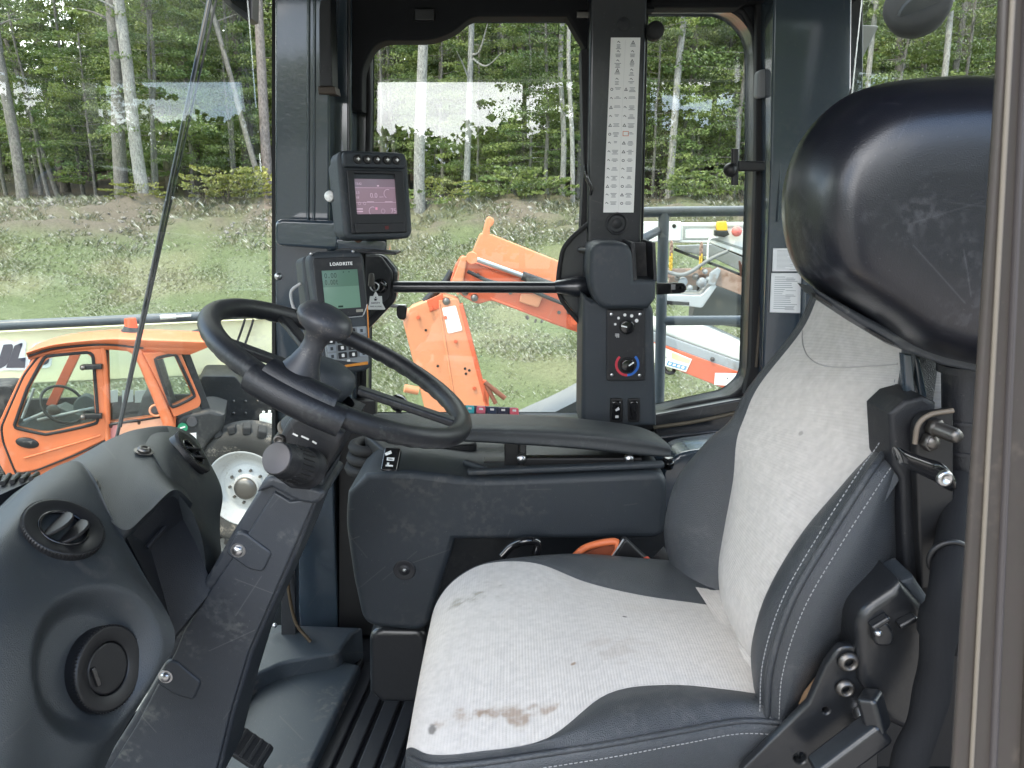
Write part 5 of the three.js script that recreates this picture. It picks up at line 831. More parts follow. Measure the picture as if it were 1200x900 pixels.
M.rail = std(0xffffff, 0.45, { map: worn([0.105, 0.125, 0.145], [0.2, 0.19, 0.17], 60, { amount: 0.12, lines: 6, size: 0.5, n: 256 }) });
M.carglass = pane([0.86, 0.93, 0.90], 1.45);
// ---------------------------------------------------------------- telehandler
{
  const t = thing('telehandler', 'orange telehandler with glazed cab and long cream boom parked outside the front window', 'telehandler');
  const P = new Plane(D(65, 480, 5.6), V(0.31, 0, 0.95)), pl = (pts, off, depth, o) => plate(pts, P.off(off), depth, { bevel: 0.008, ...o });
  const doorOut = [[2, 500, 6], [28, 440, 16], [46, 417, 8], [68, 409, 10], [120, 406, 3], [126, 514, 3], [83, 535, 12], [40, 552, 6], [19, 555, 6], [4, 518, 8]];
  const doorIn = [[17, 498, 3], [32, 455, 10], [53, 418, 8], [103, 413, 3], [109, 418, 3], [114, 495, 4], [54, 509, 8], [20, 502, 3]];
  const mid = [[125, 408, 2], [151, 408, 6], [168, 430, 10], [192, 487, 3], [127, 496, 2]];
  // shell of the cab side: frame with window openings
  part(t, 'cab_side', pl([[-6, 505, 6], [24, 440, 14], [44, 413, 8], [68, 403, 10], [150, 401, 8], [172, 420, 10], [196, 470, 8], [206, 488, 4], [206, 520, 4], [196, 545], [120, 560], [20, 580], [0, 545]], -0.03, 0.06, { holes: [doorIn.map(([x, y, r]) => [x + (x < 60 ? -3 : 2), y + (y < 450 ? -3 : 3), r]), mid] }), M.orange);
  const door = part(t, 'door', pl(doorOut, 0.012, 0.035, { holes: [doorIn], bevel: 0.01 }), M.orange);
  part(door, 'door_seal', tube(doorIn.map(([x, y]) => P.off(0.014).hit(x, y)), 0.012, { n: 90, m: 8, closed: true, tension: 0.1 }), M.rubber);
  part(door, 'door_pane', pl(doorIn, 0.0, 0.005, { bevel: 0 }), M.carglass);
  part(door, 'handle', put(lathe([[0, 0.02], [0.05, 0.016], [0.072, 0.006], [0.078, 0], [0, 0]], 28), axis(P.off(0.012).hit(32, 519), P.n).multiply(new THREE.Matrix4().makeScale(1, 1, 0.55))), M.black);
  part(door, 'handle_recess', pl([[26, 517], [38, 517], [37, 521], [27, 521]], 0.03, 0.01), M.darksteel);
  part(door, 'door_crease', [beam(P.off(0.012).hit(28, 537), P.off(0.012).hit(96, 517), 0.02, 0.012), beam(P.off(0.012).hit(96, 517), P.off(0.012).hit(118, 510), 0.02, 0.012)], M.orange);
  for (const [y0, y1] of [[428, 434], [486, 492]]) { part(door, 'hinge', pl([[93, y0, 2], [119, y0 - 1], [119, y1 - 1], [93, y1, 2]], 0.05, 0.04), M.black); part(door, 'hinge_bolt', put(ball(0.02, 10), new THREE.Matrix4().setPosition(P.off(0.05).hit(97, (y0 + y1) / 2))), M.darksteel); }
  part(t, 'middle_pane', pl(mid, -0.05, 0.005, { bevel: 0 }), M.carglass);
  part(t, 'pane_seal', tube(mid.map(([x, y]) => P.off(-0.028).hit(x, y)), 0.01, { n: 60, m: 8, closed: true, tension: 0.1 }), M.rubber);
  part(t, 'pillar', tube([P.off(0.0).hit(120, 404), P.off(0.0).hit(124, 450), P.off(0).hit(127, 540)], 0.02, { n: 12 }), M.orange);
  part(t, 'pillar', tube([P.off(-0.01).hit(150, 404), P.off(0).hit(164, 416), P.off(0).hit(180, 452), P.off(0).hit(196, 492), P.off(0).hit(203, 515)], 0.042, { n: 30 }), M.orange);
  part(t, 'lower_band', pl([[127, 497], [193, 489], [196, 512], [128, 520]], -0.022, 0.015), std([0.66, 0.34, 0.22], 0.5));
  part(t, 'red_label', pl([[128, 499], [137, 498], [137, 514], [129, 515]], -0.018, 0.004, { bevel: 0 }), std([0.6, 0.25, 0.24], 0.5));
  part(t, 'speaker', [put(lathe([[0.0, 0.01], [0.02, 0.012], [0.05, 0.006], [0.05, 0]], 20), axis(P.off(-0.02).hit(183, 481), P.n))], std([0.05, 0.04, 0.04], 0.5));
  part(t, 'speaker_ring', put(new THREE.TorusGeometry(0.045, 0.009, 8, 24), new Plane(P.off(-0.01).hit(183, 481), P.n).m), M.orangelight);
  part(t, 'roof_gutter', tube([[34, 417], [66, 408], [122, 404], [168, 408]].map(([x, y]) => P.off(0.035).hit(x, y)), 0.008, { n: 40, m: 6 }), M.rubber);
  part(door, 'door_gap', tube(doorOut.map(([x, y]) => P.off(0.006).hit(x, y)), 0.008, { n: 120, m: 6, closed: true, tension: 0.1 }), M.rubber);
  part(t, 'grab_handle', tube([P.off(0.02).hit(130, 500), P.off(0.08).hit(132, 497), P.off(0.08).hit(160, 493), P.off(0.02).hit(163, 496)], 0.012, { n: 20 }), M.black);
  for (const [x, y] of [[10, 500], [122, 420], [124, 470], [125, 508], [70, 405], [140, 403]]) part(t, 'screw', put(ball(0.011, 8), new THREE.Matrix4().setPosition(P.off(0.002).hit(x, y))), M.darksteel);
  // rear quarter window turned inwards
  const Q = new Plane(P.hit(200, 460), V(0.62, 0, 0.78)), ql = (pts, off, depth, o) => plate(pts, Q.off(off), depth, { bevel: 0.006, ...o });
  const rear = [[182, 421, 4], [206, 416, 3], [228, 464, 4], [201, 477, 4]];
  part(t, 'rear_frame', ql([[168, 414], [211, 411, 4], [236, 470, 5], [234, 477, 3], [204, 489], [196, 470]], 0.0, 0.05, { holes: [rear] }), M.orange);
  part(t, 'rear_pane', ql(rear, -0.02, 0.005, { bevel: 0 }), M.carglass);
  part(t, 'rear_seal', tube(rear.map(([x, y]) => Q.off(0.004).hit(x, y)), 0.012, { n: 60, m: 8, closed: true, tension: 0.1 }), M.rubber);
  part(t, 'rear_post', ql([[213, 411], [222, 412], [247, 479], [238, 482]], -0.02, 0.06), M.chassis);
  // roof
  const roof = [[32, 412], [66, 402], [122, 396], [160, 396], [244, 399]], rl = P.off(0.03), far = V(-0.31, -0.06, -0.95).multiplyScalar(0.62);
  const top = roof.map(([x, y]) => rl.hit(x, y)), low = [[33, 415], [66, 407], [122, 403], [168, 407], [222, 409]].map(([x, y]) => rl.hit(x, y));
  part(t, 'roof', sheet(spread([low, top.map((p, i) => p.clone().lerp(low[i], 0.35).addScaledVector(P.n, 0.03)), top, top.map((p) => p.clone().addScaledVector(far, 0.5).add(V(0, 0.025, 0))), top.map((p) => p.clone().add(far))], 30, 16), (p) => p.clone().add(V(0, -0.05, 0).addScaledVector(P.n, -0.03))), M.orange);
  part(t, 'roof_underside', pl([[171, 411], [214, 410], [219, 399], [232, 396], [244, 394], [245, 399], [222, 414], [176, 418]], -0.08, 0.5), M.chassis);
  part(t, 'beacon_base', [put(cyl(0.07, 0.085, 0.04, 20), axis(rl.hit(148, 397).addScaledVector(far, 0.4).add(V(0, 0.03, 0)), V(0, 1, 0))), put(cyl(0.045, 0.065, 0.04, 20), axis(rl.hit(147, 393).addScaledVector(far, 0.4).add(V(0, 0.03, 0)), V(0, 1, 0)))], M.black);
  part(t, 'beacon', put(cyl(0.042, 0.05, 0.075, 20), axis(rl.hit(147, 387).addScaledVector(far, 0.4).add(V(0, 0.03, 0)), V(0, 1, 0))), std([0.62, 0.10, 0.04], 0.25));
  // inside the cab
  const F1 = -0.85;
  part(t, 'far_wall', pl([[-40, 470], [230, 462], [230, 580], [-40, 600]], F1, 0.04), M.chassis);
  part(t, 'far_pillar', beam(P.off(-0.8).hit(60, 475), P.off(-0.8).hit(92, 408), 0.06, 0.07), M.redorange);
  part(t, 'far_pillar', beam(P.off(-0.8).hit(200, 470), P.off(-0.8).hit(180, 405), 0.06, 0.08), M.chassis);
  part(t, 'inner_console', [pl([[20, 500], [40, 490], [70, 478], [84, 484], [110, 490], [112, 530], [20, 530]], -0.4, 0.2), pl([[86, 470, 6], [100, 462, 6], [112, 470, 4], [112, 500], [84, 500]], -0.5, 0.1)], std([0.05, 0.065, 0.07], 0.6));
  part(t, 'inner_wheel', put(new THREE.TorusGeometry(0.17, 0.012, 8, 32), new Plane(P.off(-0.42).hit(74, 474), V(0.75, 0.55, 0.3)).m), M.black);
  part(t, 'inner_dial', put(lathe([[0, 0.012], [0.03, 0.012], [0.05, 0.0]], 20), axis(P.off(-0.36).hit(62, 481), P.n)), M.darksteel);
  part(t, 'inner_bars', [rod(P.off(-0.36).hit(28, 493), P.off(-0.36).hit(62, 480), 0.012), rod(P.off(-0.36).hit(44, 492), P.off(-0.36).hit(110, 478), 0.012), rod(P.off(-0.3).hit(26, 490), P.off(-0.3).hit(40, 455), 0.01)], M.greymetal);
  part(t, 'inner_seat', [pl([[160, 488], [166, 466, 8], [180, 461, 6], [192, 470], [196, 495], [160, 500]], -0.35, 0.4, { bevel: 0.05 })], std([0.03, 0.032, 0.035], 0.7));
  for (const [a, b] of [[128, 138], [143, 156], [158, 177]]) part(t, 'inner_notice', pl([[a, 458], [b, 457], [b, 471], [a, 472]], -0.83, 0.01, { bevel: 0 }), std([0.42, 0.46, 0.5], 0.6));
  // boom behind the cab
  const bo = -1.25, bl = (pts, off, depth, o) => plate(pts, P.off(bo + off), depth, { bevel: 0.02, ...o });
  const boom = part(t, 'boom', bl([[-160, 397], [340, 372], [340, 441], [235, 441], [22, 451], [-160, 462]], 0, 0.42), M.cream);
  part(boom, 'boom_edge', beam(P.off(bo + 0.004).hit(-150, 393), P.off(bo + 0.004).hit(340, 369), 0.03, 0.03), M.offwhite);
  part(boom, 'boom_tube', rod(P.off(bo + 0.05).hit(-150, 388), P.off(bo + 0.05).hit(340, 366), 0.044, 14), std([0.075, 0.09, 0.10], 0.4));
  part(boom, 'tube_clamp', [rod(P.off(bo + 0.1).hit(188, 372), P.off(bo + 0.1).hit(206, 371), 0.022), rod(P.off(bo + 0.1).hit(206, 371), P.off(bo + 0.1).hit(224, 370), 0.012)], M.offwhite);
  part(boom, 'hose', [tube([P.off(bo + 0.1).hit(287, 374), P.off(bo + 0.1).hit(284, 384), P.off(bo + 0.08).hit(272, 418), P.off(bo + 0.08).hit(265, 441)], 0.011, { n: 20 }), tube([P.off(bo + 0.1).hit(297, 374), P.off(bo + 0.1).hit(294, 384), P.off(bo + 0.08).hit(282, 418), P.off(bo + 0.08).hit(274, 441)], 0.011, { n: 20 })], M.black);
  part(boom, 'bracket', bl([[253, 440], [270, 439], [278, 444], [272, 450], [262, 446]], 0.12, 0.1), M.orange);
  // lettering: italic block letters on the boom side
  const ink = std([0.03, 0.03, 0.05], 0.5), edge = M.white, LP = P.off(bo + 0.004), word = (pts, k, m) => part(boom, 'letter', plate(pts, P.off(bo + k), 0.006, { bevel: 0 }), m);
  word([[-26, 434, 5], [-20, 405], [-22, 401], [18, 399, 10], [19, 410, 8], [11, 430, 6], [2, 435]], 0.006, edge);
  word([[-20, 430, 5], [-14, 423], [-2, 423], [4, 404], [15, 403, 8], [15, 409], [8, 428, 6], [0, 432]], 0.011, ink);
  word([[2, 434], [14, 403, 3], [27, 397, 5], [31, 402], [29, 418], [33, 418], [32, 434, 3]], 0.007, edge);
  word([[7, 431], [17, 405], [27, 401, 3], [21, 420], [30, 419], [29, 431]], 0.012, ink);
  word([[31, 430], [38, 402, 6], [62, 399, 6], [60, 432, 6]], 0.007, edge);
  word([[34, 427], [41, 406, 6], [59, 403, 6], [57, 428, 6]], 0.012, ink);
  // chassis, fender, wheels
  part(t, 'chassis', pl([[-80, 560], [206, 500], [236, 441, 4], [278, 441, 3], [288, 458, 3], [360, 461], [360, 600], [-80, 640]], -0.75, 0.6), M.chassis);
  part(t, 'engine_hood', pl([[236, 441, 3], [276, 441, 4], [289, 459, 4], [350, 462], [350, 540], [236, 540]], -0.62, 0.1), M.chassis);
  const fe = part(t, 'fender', pl([[204, 489, 4], [246, 480, 8], [263, 486, 6], [262, 502, 8], [240, 524, 10], [232, 545], [206, 545]], -0.03, 0.5, { bevel: 0.03 }), M.chassis);
  part(fe, 'round_badge', put(cyl(0.038, 0.038, 0.008, 22), axis(P.off(-0.026).hit(214, 501), P.n)), std([0.02, 0.24, 0.12], 0.4));
  part(fe, 'badge_symbol', beam(P.off(-0.02).hit(211, 502), P.off(-0.02).hit(217, 500), 0.004, 0.012), M.white);
  part(fe, 'filler_cap', put(cyl(0.038, 0.042, 0.03, 22), axis(P.off(-0.026).hit(225, 494), P.n)), std([0.05, 0.05, 0.055], 0.5));
  part(fe, 'white_label', pl([[222, 508], [230, 507], [230, 518], [223, 517]], -0.026, 0.004, { bevel: 0 }), M.paper);
  part(t, 'white_fitting', [pl([[304, 488, 1], [320, 487, 1], [320, 498, 1], [304, 498, 1]], -0.2, 0.1), rod(P.off(-0.22).hit(308, 489), P.off(-0.22).hit(309, 482), 0.012), rod(P.off(-0.22).hit(315, 489), P.off(-0.22).hit(316, 481), 0.012)], M.offwhite);
  for (let i = 0; i < 9; i++) part(t, 'rivet', put(ball(0.012, 8), new THREE.Matrix4().setPosition(P.off(-0.61).hit(246 + (i % 5) * 14, 470 + Math.floor(i / 5) * 14))), M.darksteel);
  const wheel = (x, y, steer, off) => {
    const c = P.off(off).hit(x, y), a = P.n.clone().applyAxisAngle(V(0, 1, 0), steer), w = part(t, 'wheel', put(lathe([[0.33, -0.02], [0.335, 0.02], [0.45, 0.05], [0.505, 0.02], [0.53, -0.04], [0.53, -0.22], [0.49, -0.28], [0.33, -0.24]], 56), axis(c, a)), std(0xffffff, 0.85, { map: faded([0.035, 0.034, 0.032], [0.17, 0.15, 0.125], 61, { amount: 0.9, size: 0.7 }) }));
    part(w, 'rim', put(lathe([[0.335, 0.025], [0.318, 0.03], [0.305, 0.0], [0.27, -0.01], [0.25, -0.05], [0.20, -0.065], [0.19, -0.045], [0.115, -0.04], [0.112, -0.01], [0.10, 0.0], [0, 0.0]], 48), axis(c, a)), std(0xffffff, 0.45, { map: faded([0.42, 0.43, 0.43], [0.25, 0.22, 0.18], 62, { amount: 0.3, size: 0.8 }) }));
    part(w, 'wheel_hub', put(lathe([[0.095, 0.0], [0.09, 0.03], [0.05, 0.04], [0, 0.042]], 24), axis(c, a)), M.darksteel);
    for (let i = 0; i < 10; i++) { const q = i / 10 * 6.283; part(w, 'wheel_nut', put(cyl(0.013, 0.013, 0.02, 6).translate(Math.cos(q) * 0.15, -0.033, Math.sin(q) * 0.15), axis(c, a)), M.darksteel); }
    const lugs = []; for (let i = 0; i < 26; i++) { const q = i / 26 * 6.283; lugs.push(put(rbox(0.07, 0.15, 0.07, 0.015, 1).applyMatrix4(new THREE.Matrix4().makeRotationX(0.35)).translate(0.515, -0.03, 0).applyMatrix4(new THREE.Matrix4().makeRotationY(-q)), axis(c, a))); }
    part(w, 'tread', lugs, M.rubber, { kind: 'stuff' });
  };
  wheel(288, 572, -0.35, -0.02); wheel(-60, 640, 0, -0.05);
  part(t, 'dark_bracket', pl([[-60, 455], [14, 452, 8], [16, 470], [4, 490], [-6, 520], [-10, 560], [-60, 580]], -0.3, 0.3), M.chassis);
}
// ---------------------------------------------------------------- orange folded arm
{
  const t = thing('folded_lift_arm', 'orange folded lift arm forming a corner, seen through the middle window behind the grab bar', 'machine arm');
  const P = new Plane(D(560, 380, 5.3), V(0.06, 0, 1)), pl = (pts, off, depth, o) => plate(pts, P.off(off), depth, { bevel: 0.008, ...o });
  const lo = part(t, 'lower_arm', pl([[472, 377, 3], [480, 361, 3], [505, 351], [518, 345, 3], [537, 351, 3], [552, 411], [568, 469], [620, 690], [560, 690], [497, 477], [485, 427]], 0, 0.16), M.orangelight);
  part(lo, 'arm_flange', pl([[514, 352], [537, 350], [553, 411], [569, 469], [600, 600], [560, 600], [532, 470], [520, 400]], 0.012, 0.012), M.orangelight);
  part(lo, 'arm_side', beam(P.off(-0.02).hit(540, 356), P.off(-0.02).hit(571, 474), 0.1, 0.03), M.redorange);
  part(lo, 'white_label', pl([[518, 361, 2], [534, 358, 2], [542, 387, 2], [525, 391, 2]], 0.016, 0.004, { bevel: 0 }), M.paper);
  for (const [x, y] of [[545, 432], [550, 434], [546, 438], [499, 387], [513, 429]]) part(lo, 'hole', put(cyl(0.010, 0.010, 0.002, 12), axis(P.off(0.0135).hit(x, y), P.n)), M.black);
  part(lo, 'rear_plate', pl([[500, 352], [519, 344], [519, 360], [504, 366]], 0.004, 0.01), M.redorange);
  const up = part(t, 'upper_arm', pl([[527, 331, 3], [533, 312, 4], [541, 300, 4], [552, 306], [612, 322], [660, 338], [720, 372], [735, 420], [684, 392], [646, 379], [609, 363], [575, 352, 6], [560, 357, 6], [541, 347, 4]], -0.03, 0.16), M.redorange);
  part(up, 'stiffener', pl([[541, 300, 2], [548, 301], [543, 330], [537, 347], [528, 333]], 0.0, 0.02), M.orangelight);
  part(up, 'back_plate', pl([[563, 273, 2], [577, 275], [662, 309], [740, 345], [740, 372], [690, 352], [620, 331], [552, 299, 3]], -0.25, 0.08), M.orangelight);
  part(up, 'lifting_eye', pl([[565, 276], [569, 258, 3], [572, 253, 3], [579, 256, 4], [579, 262, 3], [574, 267], [574, 279]], -0.25, 0.05), M.orangelight);
  part(up, 'pivot', [put(cyl(0.05, 0.05, 0.06, 24), axis(P.off(-0.01).hit(673, 375), P.n)), put(cyl(0.03, 0.03, 0.08, 24), axis(P.off(-0.01).hit(673, 375), P.n))], M.redorange);
  part(up, 'flap', pl([[611, 345], [637, 345], [631, 361, 2], [608, 354, 2]], 0.02, 0.03), M.orangelight);
  part(up, 'cylinder_rod', rod(P.off(0.03).hit(556, 303), P.off(0.03).hit(614, 324), 0.018), M.steel);
  part(up, 'cylinder', rod(P.off(0.03).hit(612, 323), P.off(0.03).hit(660, 340), 0.032), M.chassis);
  part(up, 'cylinder_eye', put(cyl(0.04, 0.04, 0.07, 20), axis(P.off(0.03).hit(553, 302), P.n)), M.orangelight);
  for (const [x, y] of [[523, 353], [556, 349], [545, 342]]) part(up, 'pin', put(lathe([[0, 0.02], [0.02, 0.018], [0.028, 0.0], [0, 0]], 18), axis(P.off(0.014).hit(x, y), P.n)), M.darksteel);
  part(up, 'hose', tube([P.off(-0.1).hit(498, 354), P.off(-0.1).hit(510, 342), P.off(-0.1).hit(522, 331), P.off(-0.1).hit(530, 318)], 0.03, { n: 20 }), M.black);
  part(up, 'supply_hose', tube([P.off(0.03).hit(548, 318), P.off(0.05).hit(575, 330), P.off(0.04).hit(610, 336), P.off(0.05).hit(650, 352), P.off(0.04).hit(700, 372)], 0.014, { n: 30 }), M.black);
  for (const [a, b] of [[[545, 310], [538, 344]], [[575, 350], [646, 377]], [[560, 309], [612, 326]]]) part(up, 'weld_bead', rod(P.off(-0.029).hit(...a), P.off(-0.029).hit(...b), 0.008, 8), M.redorange);
  for (const [x, y] of [[586, 338], [598, 343], [655, 366], [666, 366], [560, 322]]) part(up, 'bolt', put(cyl(0.014, 0.014, 0.02, 6), axis(P.off(-0.025).hit(x, y), P.n)), M.darksteel);
  for (const [a, b] of [[[515, 356], [533, 470]], [[537, 353], [568, 466]]]) part(lo, 'weld_bead', rod(P.off(0.013).hit(...a), P.off(0.013).hit(...b), 0.006, 8), M.orangelight);
  for (const [x, y] of [[490, 372], [505, 362], [556, 455], [522, 372], [534, 400]]) part(lo, 'bolt', put(cyl(0.014, 0.014, 0.02, 6), axis(P.off(0.014).hit(x, y), P.n)), M.redorange);
  part(up, 'underside_clips', [rod(P.off(0).hit(617, 370), P.off(0).hit(619, 374), 0.012), rod(P.off(0).hit(628, 374), P.off(0).hit(627, 378), 0.008), rod(P.off(0).hit(636, 377), P.off(0).hit(634, 376), 0.012)], M.darksteel);
  part(t, 'foot_bracket', pl([[566, 446], [570, 447], [574, 460], [572, 476], [566, 470]], 0.03, 0.05), M.redorange);
  part(t, 'foot_rod', [rod(P.off(0.03).hit(568, 448), P.off(0.06).hit(592, 467), 0.018), rod(P.off(0.03).hit(570, 452), P.off(0.06).hit(581, 473), 0.016)], std([0.16, 0.055, 0.03], 0.7));
  part(t, 'side_lug', [rod(P.off(0).hit(470, 370), P.off(-0.05).hit(482, 366), 0.035), rod(P.off(0).hit(474, 455), P.off(-0.02).hit(490, 458), 0.03)], M.orangelight);
  part(t, 'base_frame', rbox(1.2, 0.5, 0.9, 0.04).translate(P.hit(600, 690).x, 0.25, P.o.z - 0.3), M.chassis);
}
// ---------------------------------------------------------------- white lift with stickers
{
  const t = thing('white_lift_machine', 'white lift machine with rusty linkage and red stickered lower boom beyond the handrail', 'lift machine');
  const P = new Plane(D(830, 330, 4.4), V(-0.12, 0, 1)), pl = (pts, off, depth, o) => plate(pts, P.off(off), depth, { bevel: 0.006, ...o });
  const b = part(t, 'top_beam', pl([[730, 264], [757, 262], [980, 260], [980, 345], [880, 303], [832, 285], [730, 283]], 0, 0.14), M.offwhite);
  part(b, 'recess', pl([[800, 264], [920, 263], [920, 300], [879, 296], [834, 281], [800, 281]], 0.004, 0.01, { holes: [[[802, 266], [918, 265], [918, 297], [880, 294], [835, 279.5], [802, 279.5]]] }), std([0.3, 0.32, 0.3], 0.5));
  part(b, 'end_plate', pl([[730, 260], [798, 259.5], [798, 282], [770, 283], [730, 290]], 0.02, 0.03), M.offwhite);
  part(b, 'plate_hole', put(cyl(0.012, 0.012, 0.004, 14), axis(P.off(0.0205).hit(790, 265), P.n)), M.black);
  part(b, 'yellow_switch', pl([[840, 260, 2], [852, 259, 2], [853, 271, 1], [840, 271, 1]], 0.06, 0.05), std([0.72, 0.42, 0.03], 0.4));
  part(b, 'switch_base', pl([[838, 270], [853, 270], [855, 275], [849, 278], [838, 276]], 0.065, 0.06), M.chassis);
  part(b, 'stop_button', put(lathe([[0, 0.03], [0.02, 0.026], [0.03, 0.012], [0.028, 0], [0, 0]], 22), axis(P.off(0.03).hit(863, 271), P.n)), std([0.62, 0.16, 0.14], 0.4));
  part(b, 'cable', tube([P.off(0.05).hit(842, 278), P.off(0.05).hit(834, 279), P.off(0.05).hit(830, 284), P.off(0.04).hit(829, 305)], 0.006, { n: 20, m: 6 }), M.white);
  for (const [x, y0, y1] of [[787, 284, 316], [822, 286, 314]]) { const a = P.off(0.04).hit(x, y0), e = P.off(0.04).hit(x - 1, y1), n = 9; for (let i = 0; i < n; i++) { const p = a.clone().lerp(e, (i + 0.5) / n), g = new THREE.TorusGeometry(0.013, 0.0045, 6, 14).applyMatrix4(new THREE.Matrix4().makeScale(0.75, 1.25, 1)).applyMatrix4(new THREE.Matrix4().makeRotationY(i % 2 ? 0.5 : 1.9)); part(t, 'chain_link', g.translate(p.x, p.y, p.z), i < 4 ? M.rust : std([0.6, 0.40, 0.05], 0.6)); } }
  part(t, 'grey_panel', pl([[792, 288], [835, 286], [882, 306], [882, 330], [868, 318], [835, 302], [800, 295]], -0.25, 0.03), M.greymetal);
  part(t, 'stay', [rod(P.off(-0.1).hit(790, 292), P.off(-0.1).hit(868, 322), 0.009), rod(P.off(-0.1).hit(832, 284), P.off(-0.05).hit(884, 306), 0.006)], M.black);
  part(t, 'grey_hose', tube([P.off(0.05).hit(780, 318), P.off(0.06).hit(797, 322), P.off(0.05).hit(810, 318), P.off(0.04).hit(830, 305), P.off(0.03).hit(853, 294)], 0.012, { n: 30 }), std([0.17, 0.18, 0.18], 0.5));
  part(t, 'linkage_arm', pl([[833, 318, 3], [842, 313, 2], [882, 330], [882, 351], [838, 334]], 0.03, 0.06), M.rust);
  part(t, 'linkage_plate', pl([[832, 320], [842, 313, 2], [845, 317], [838, 335], [830, 333]], 0.06, 0.03), M.greymetal);
  part(t, 'cross_bar', [pl([[776, 316], [834, 314], [834, 322], [776, 326]], -0.05, 0.05), pl([[785, 322], [832, 322], [834, 334], [783, 336]], -0.12, 0.05)], M.rust);
  for (const [x, y, r] of [[800, 330, 0.022], [815, 324, 0.016], [822, 331, 0.024], [808, 337, 0.014], [830, 327, 0.012], [793, 326, 0.012], [826, 318, 0.012]]) part(t, 'linkage_pin', put(lathe([[0, 0.03], [r, 0.028], [r * 1.3, 0.01], [r * 1.3, 0], [0, 0]], 16), axis(P.off(0.02).hit(x, y), P.n)), x % 2 ? M.darksteel : M.greymetal);
  part(t, 'metal_tray', pl([[776, 345], [822, 346, 2], [836, 331], [840, 336], [823, 361, 3], [776, 355]], 0.05, 0.25), std(0xffffff, 0.4, { metalness: 0.3, map: faded([0.45, 0.48, 0.50], [0.3, 0.26, 0.22], 64) }));
  part(t, 'tray_slot', pl([[778, 352], [808, 354], [808, 358], [778, 357]], 0.054, 0.01), M.black);
  part(t, 'drum', rod(P.off(-0.25).hit(812, 352), P.off(-0.25).hit(960, 372), 0.13, 28), M.drum);
  part(t, 'brush', Array.from({ length: 26 }, (_, i) => rod(P.off(0).hit(868 + (i * 7 % 14), 326 + (i % 3)), P.off(0.02 + (i % 5) * 0.02).hit(866 + (i * 5 % 17), 306 + (i * 3 % 8)), 0.004, 5)), std([0.12, 0.06, 0.045], 0.9));
  const lb = part(t, 'lower_boom', pl([[730, 368], [780, 381], [822, 381], [900, 417], [900, 436], [780, 393], [730, 378]], 0.05, 0.3, { bevel: 0.02 }), M.offwhite);
  part(lb, 'boom_flank', pl([[730, 378], [780, 393], [900, 436], [900, 449], [780, 405], [730, 391]], 0.056, 0.06), M.greymetal);
  const sk = part(t, 'red_skirt', pl([[730, 391], [780, 405], [900, 448], [900, 476], [827, 447, 6], [779, 428], [730, 408]], 0.06, 0.05), M.redorange);
  const deca = canvas(256, 128, (c) => { c.fillStyle = '#e6e6dc'; c.fillRect(0, 0, 256, 128); c.fillStyle = '#c9d8a0'; c.fillRect(120, 10, 130, 40); c.fillStyle = '#5d92b8'; c.fillRect(96, 76, 150, 40); c.fillStyle = '#7d8288'; for (let i = 0; i < 5; i++) c.fillRect(14, 20 + i * 18, 50 + (i % 3) * 14, 5); c.fillStyle = '#dfe6ea'; for (let i = 0; i < 4; i++) c.fillRect(106 + i * 34, 84, 22, 22); });
  part(sk, 'sticker', card([[766, 402], [811, 421], [804, 436], [766, 425]], P.off(0.064), 0.003), printed(deca));
  const blank = canvas(64, 32, (c) => { c.fillStyle = '#e8e9e8'; c.fillRect(0, 0, 64, 32); c.fillStyle = '#55585c'; c.fillRect(30, 12, 4, 4); });
  part(sk, 'sticker', card([[838, 437], [868, 437.5], [867, 452.5], [837, 451]], P.off(0.064), 0.003), printed(blank));
  part(sk, 'skirt_bolt', put(ball(0.014, 10), new THREE.Matrix4().setPosition(P.off(0.064).hit(835, 421))), M.chassis);
  part(t, 'dark_hook', tube([P.off(0).hit(778, 431), P.off(0.03).hit(783, 437), P.off(0.03).hit(789, 436), P.off(0).hit(790, 432)], 0.012, { n: 16 }), M.chassis);
  part(t, 'base_frame', [rbox(2.2, 0.5, 0.9, 0.05).translate(P.o.x + 0.6, 0.26, P.o.z - 0.5), rbox(0.3, 2.1, 0.3, 0.03).translate(P.o.x + 0.9, 1.3, P.o.z - 0.35)], M.chassis);
}
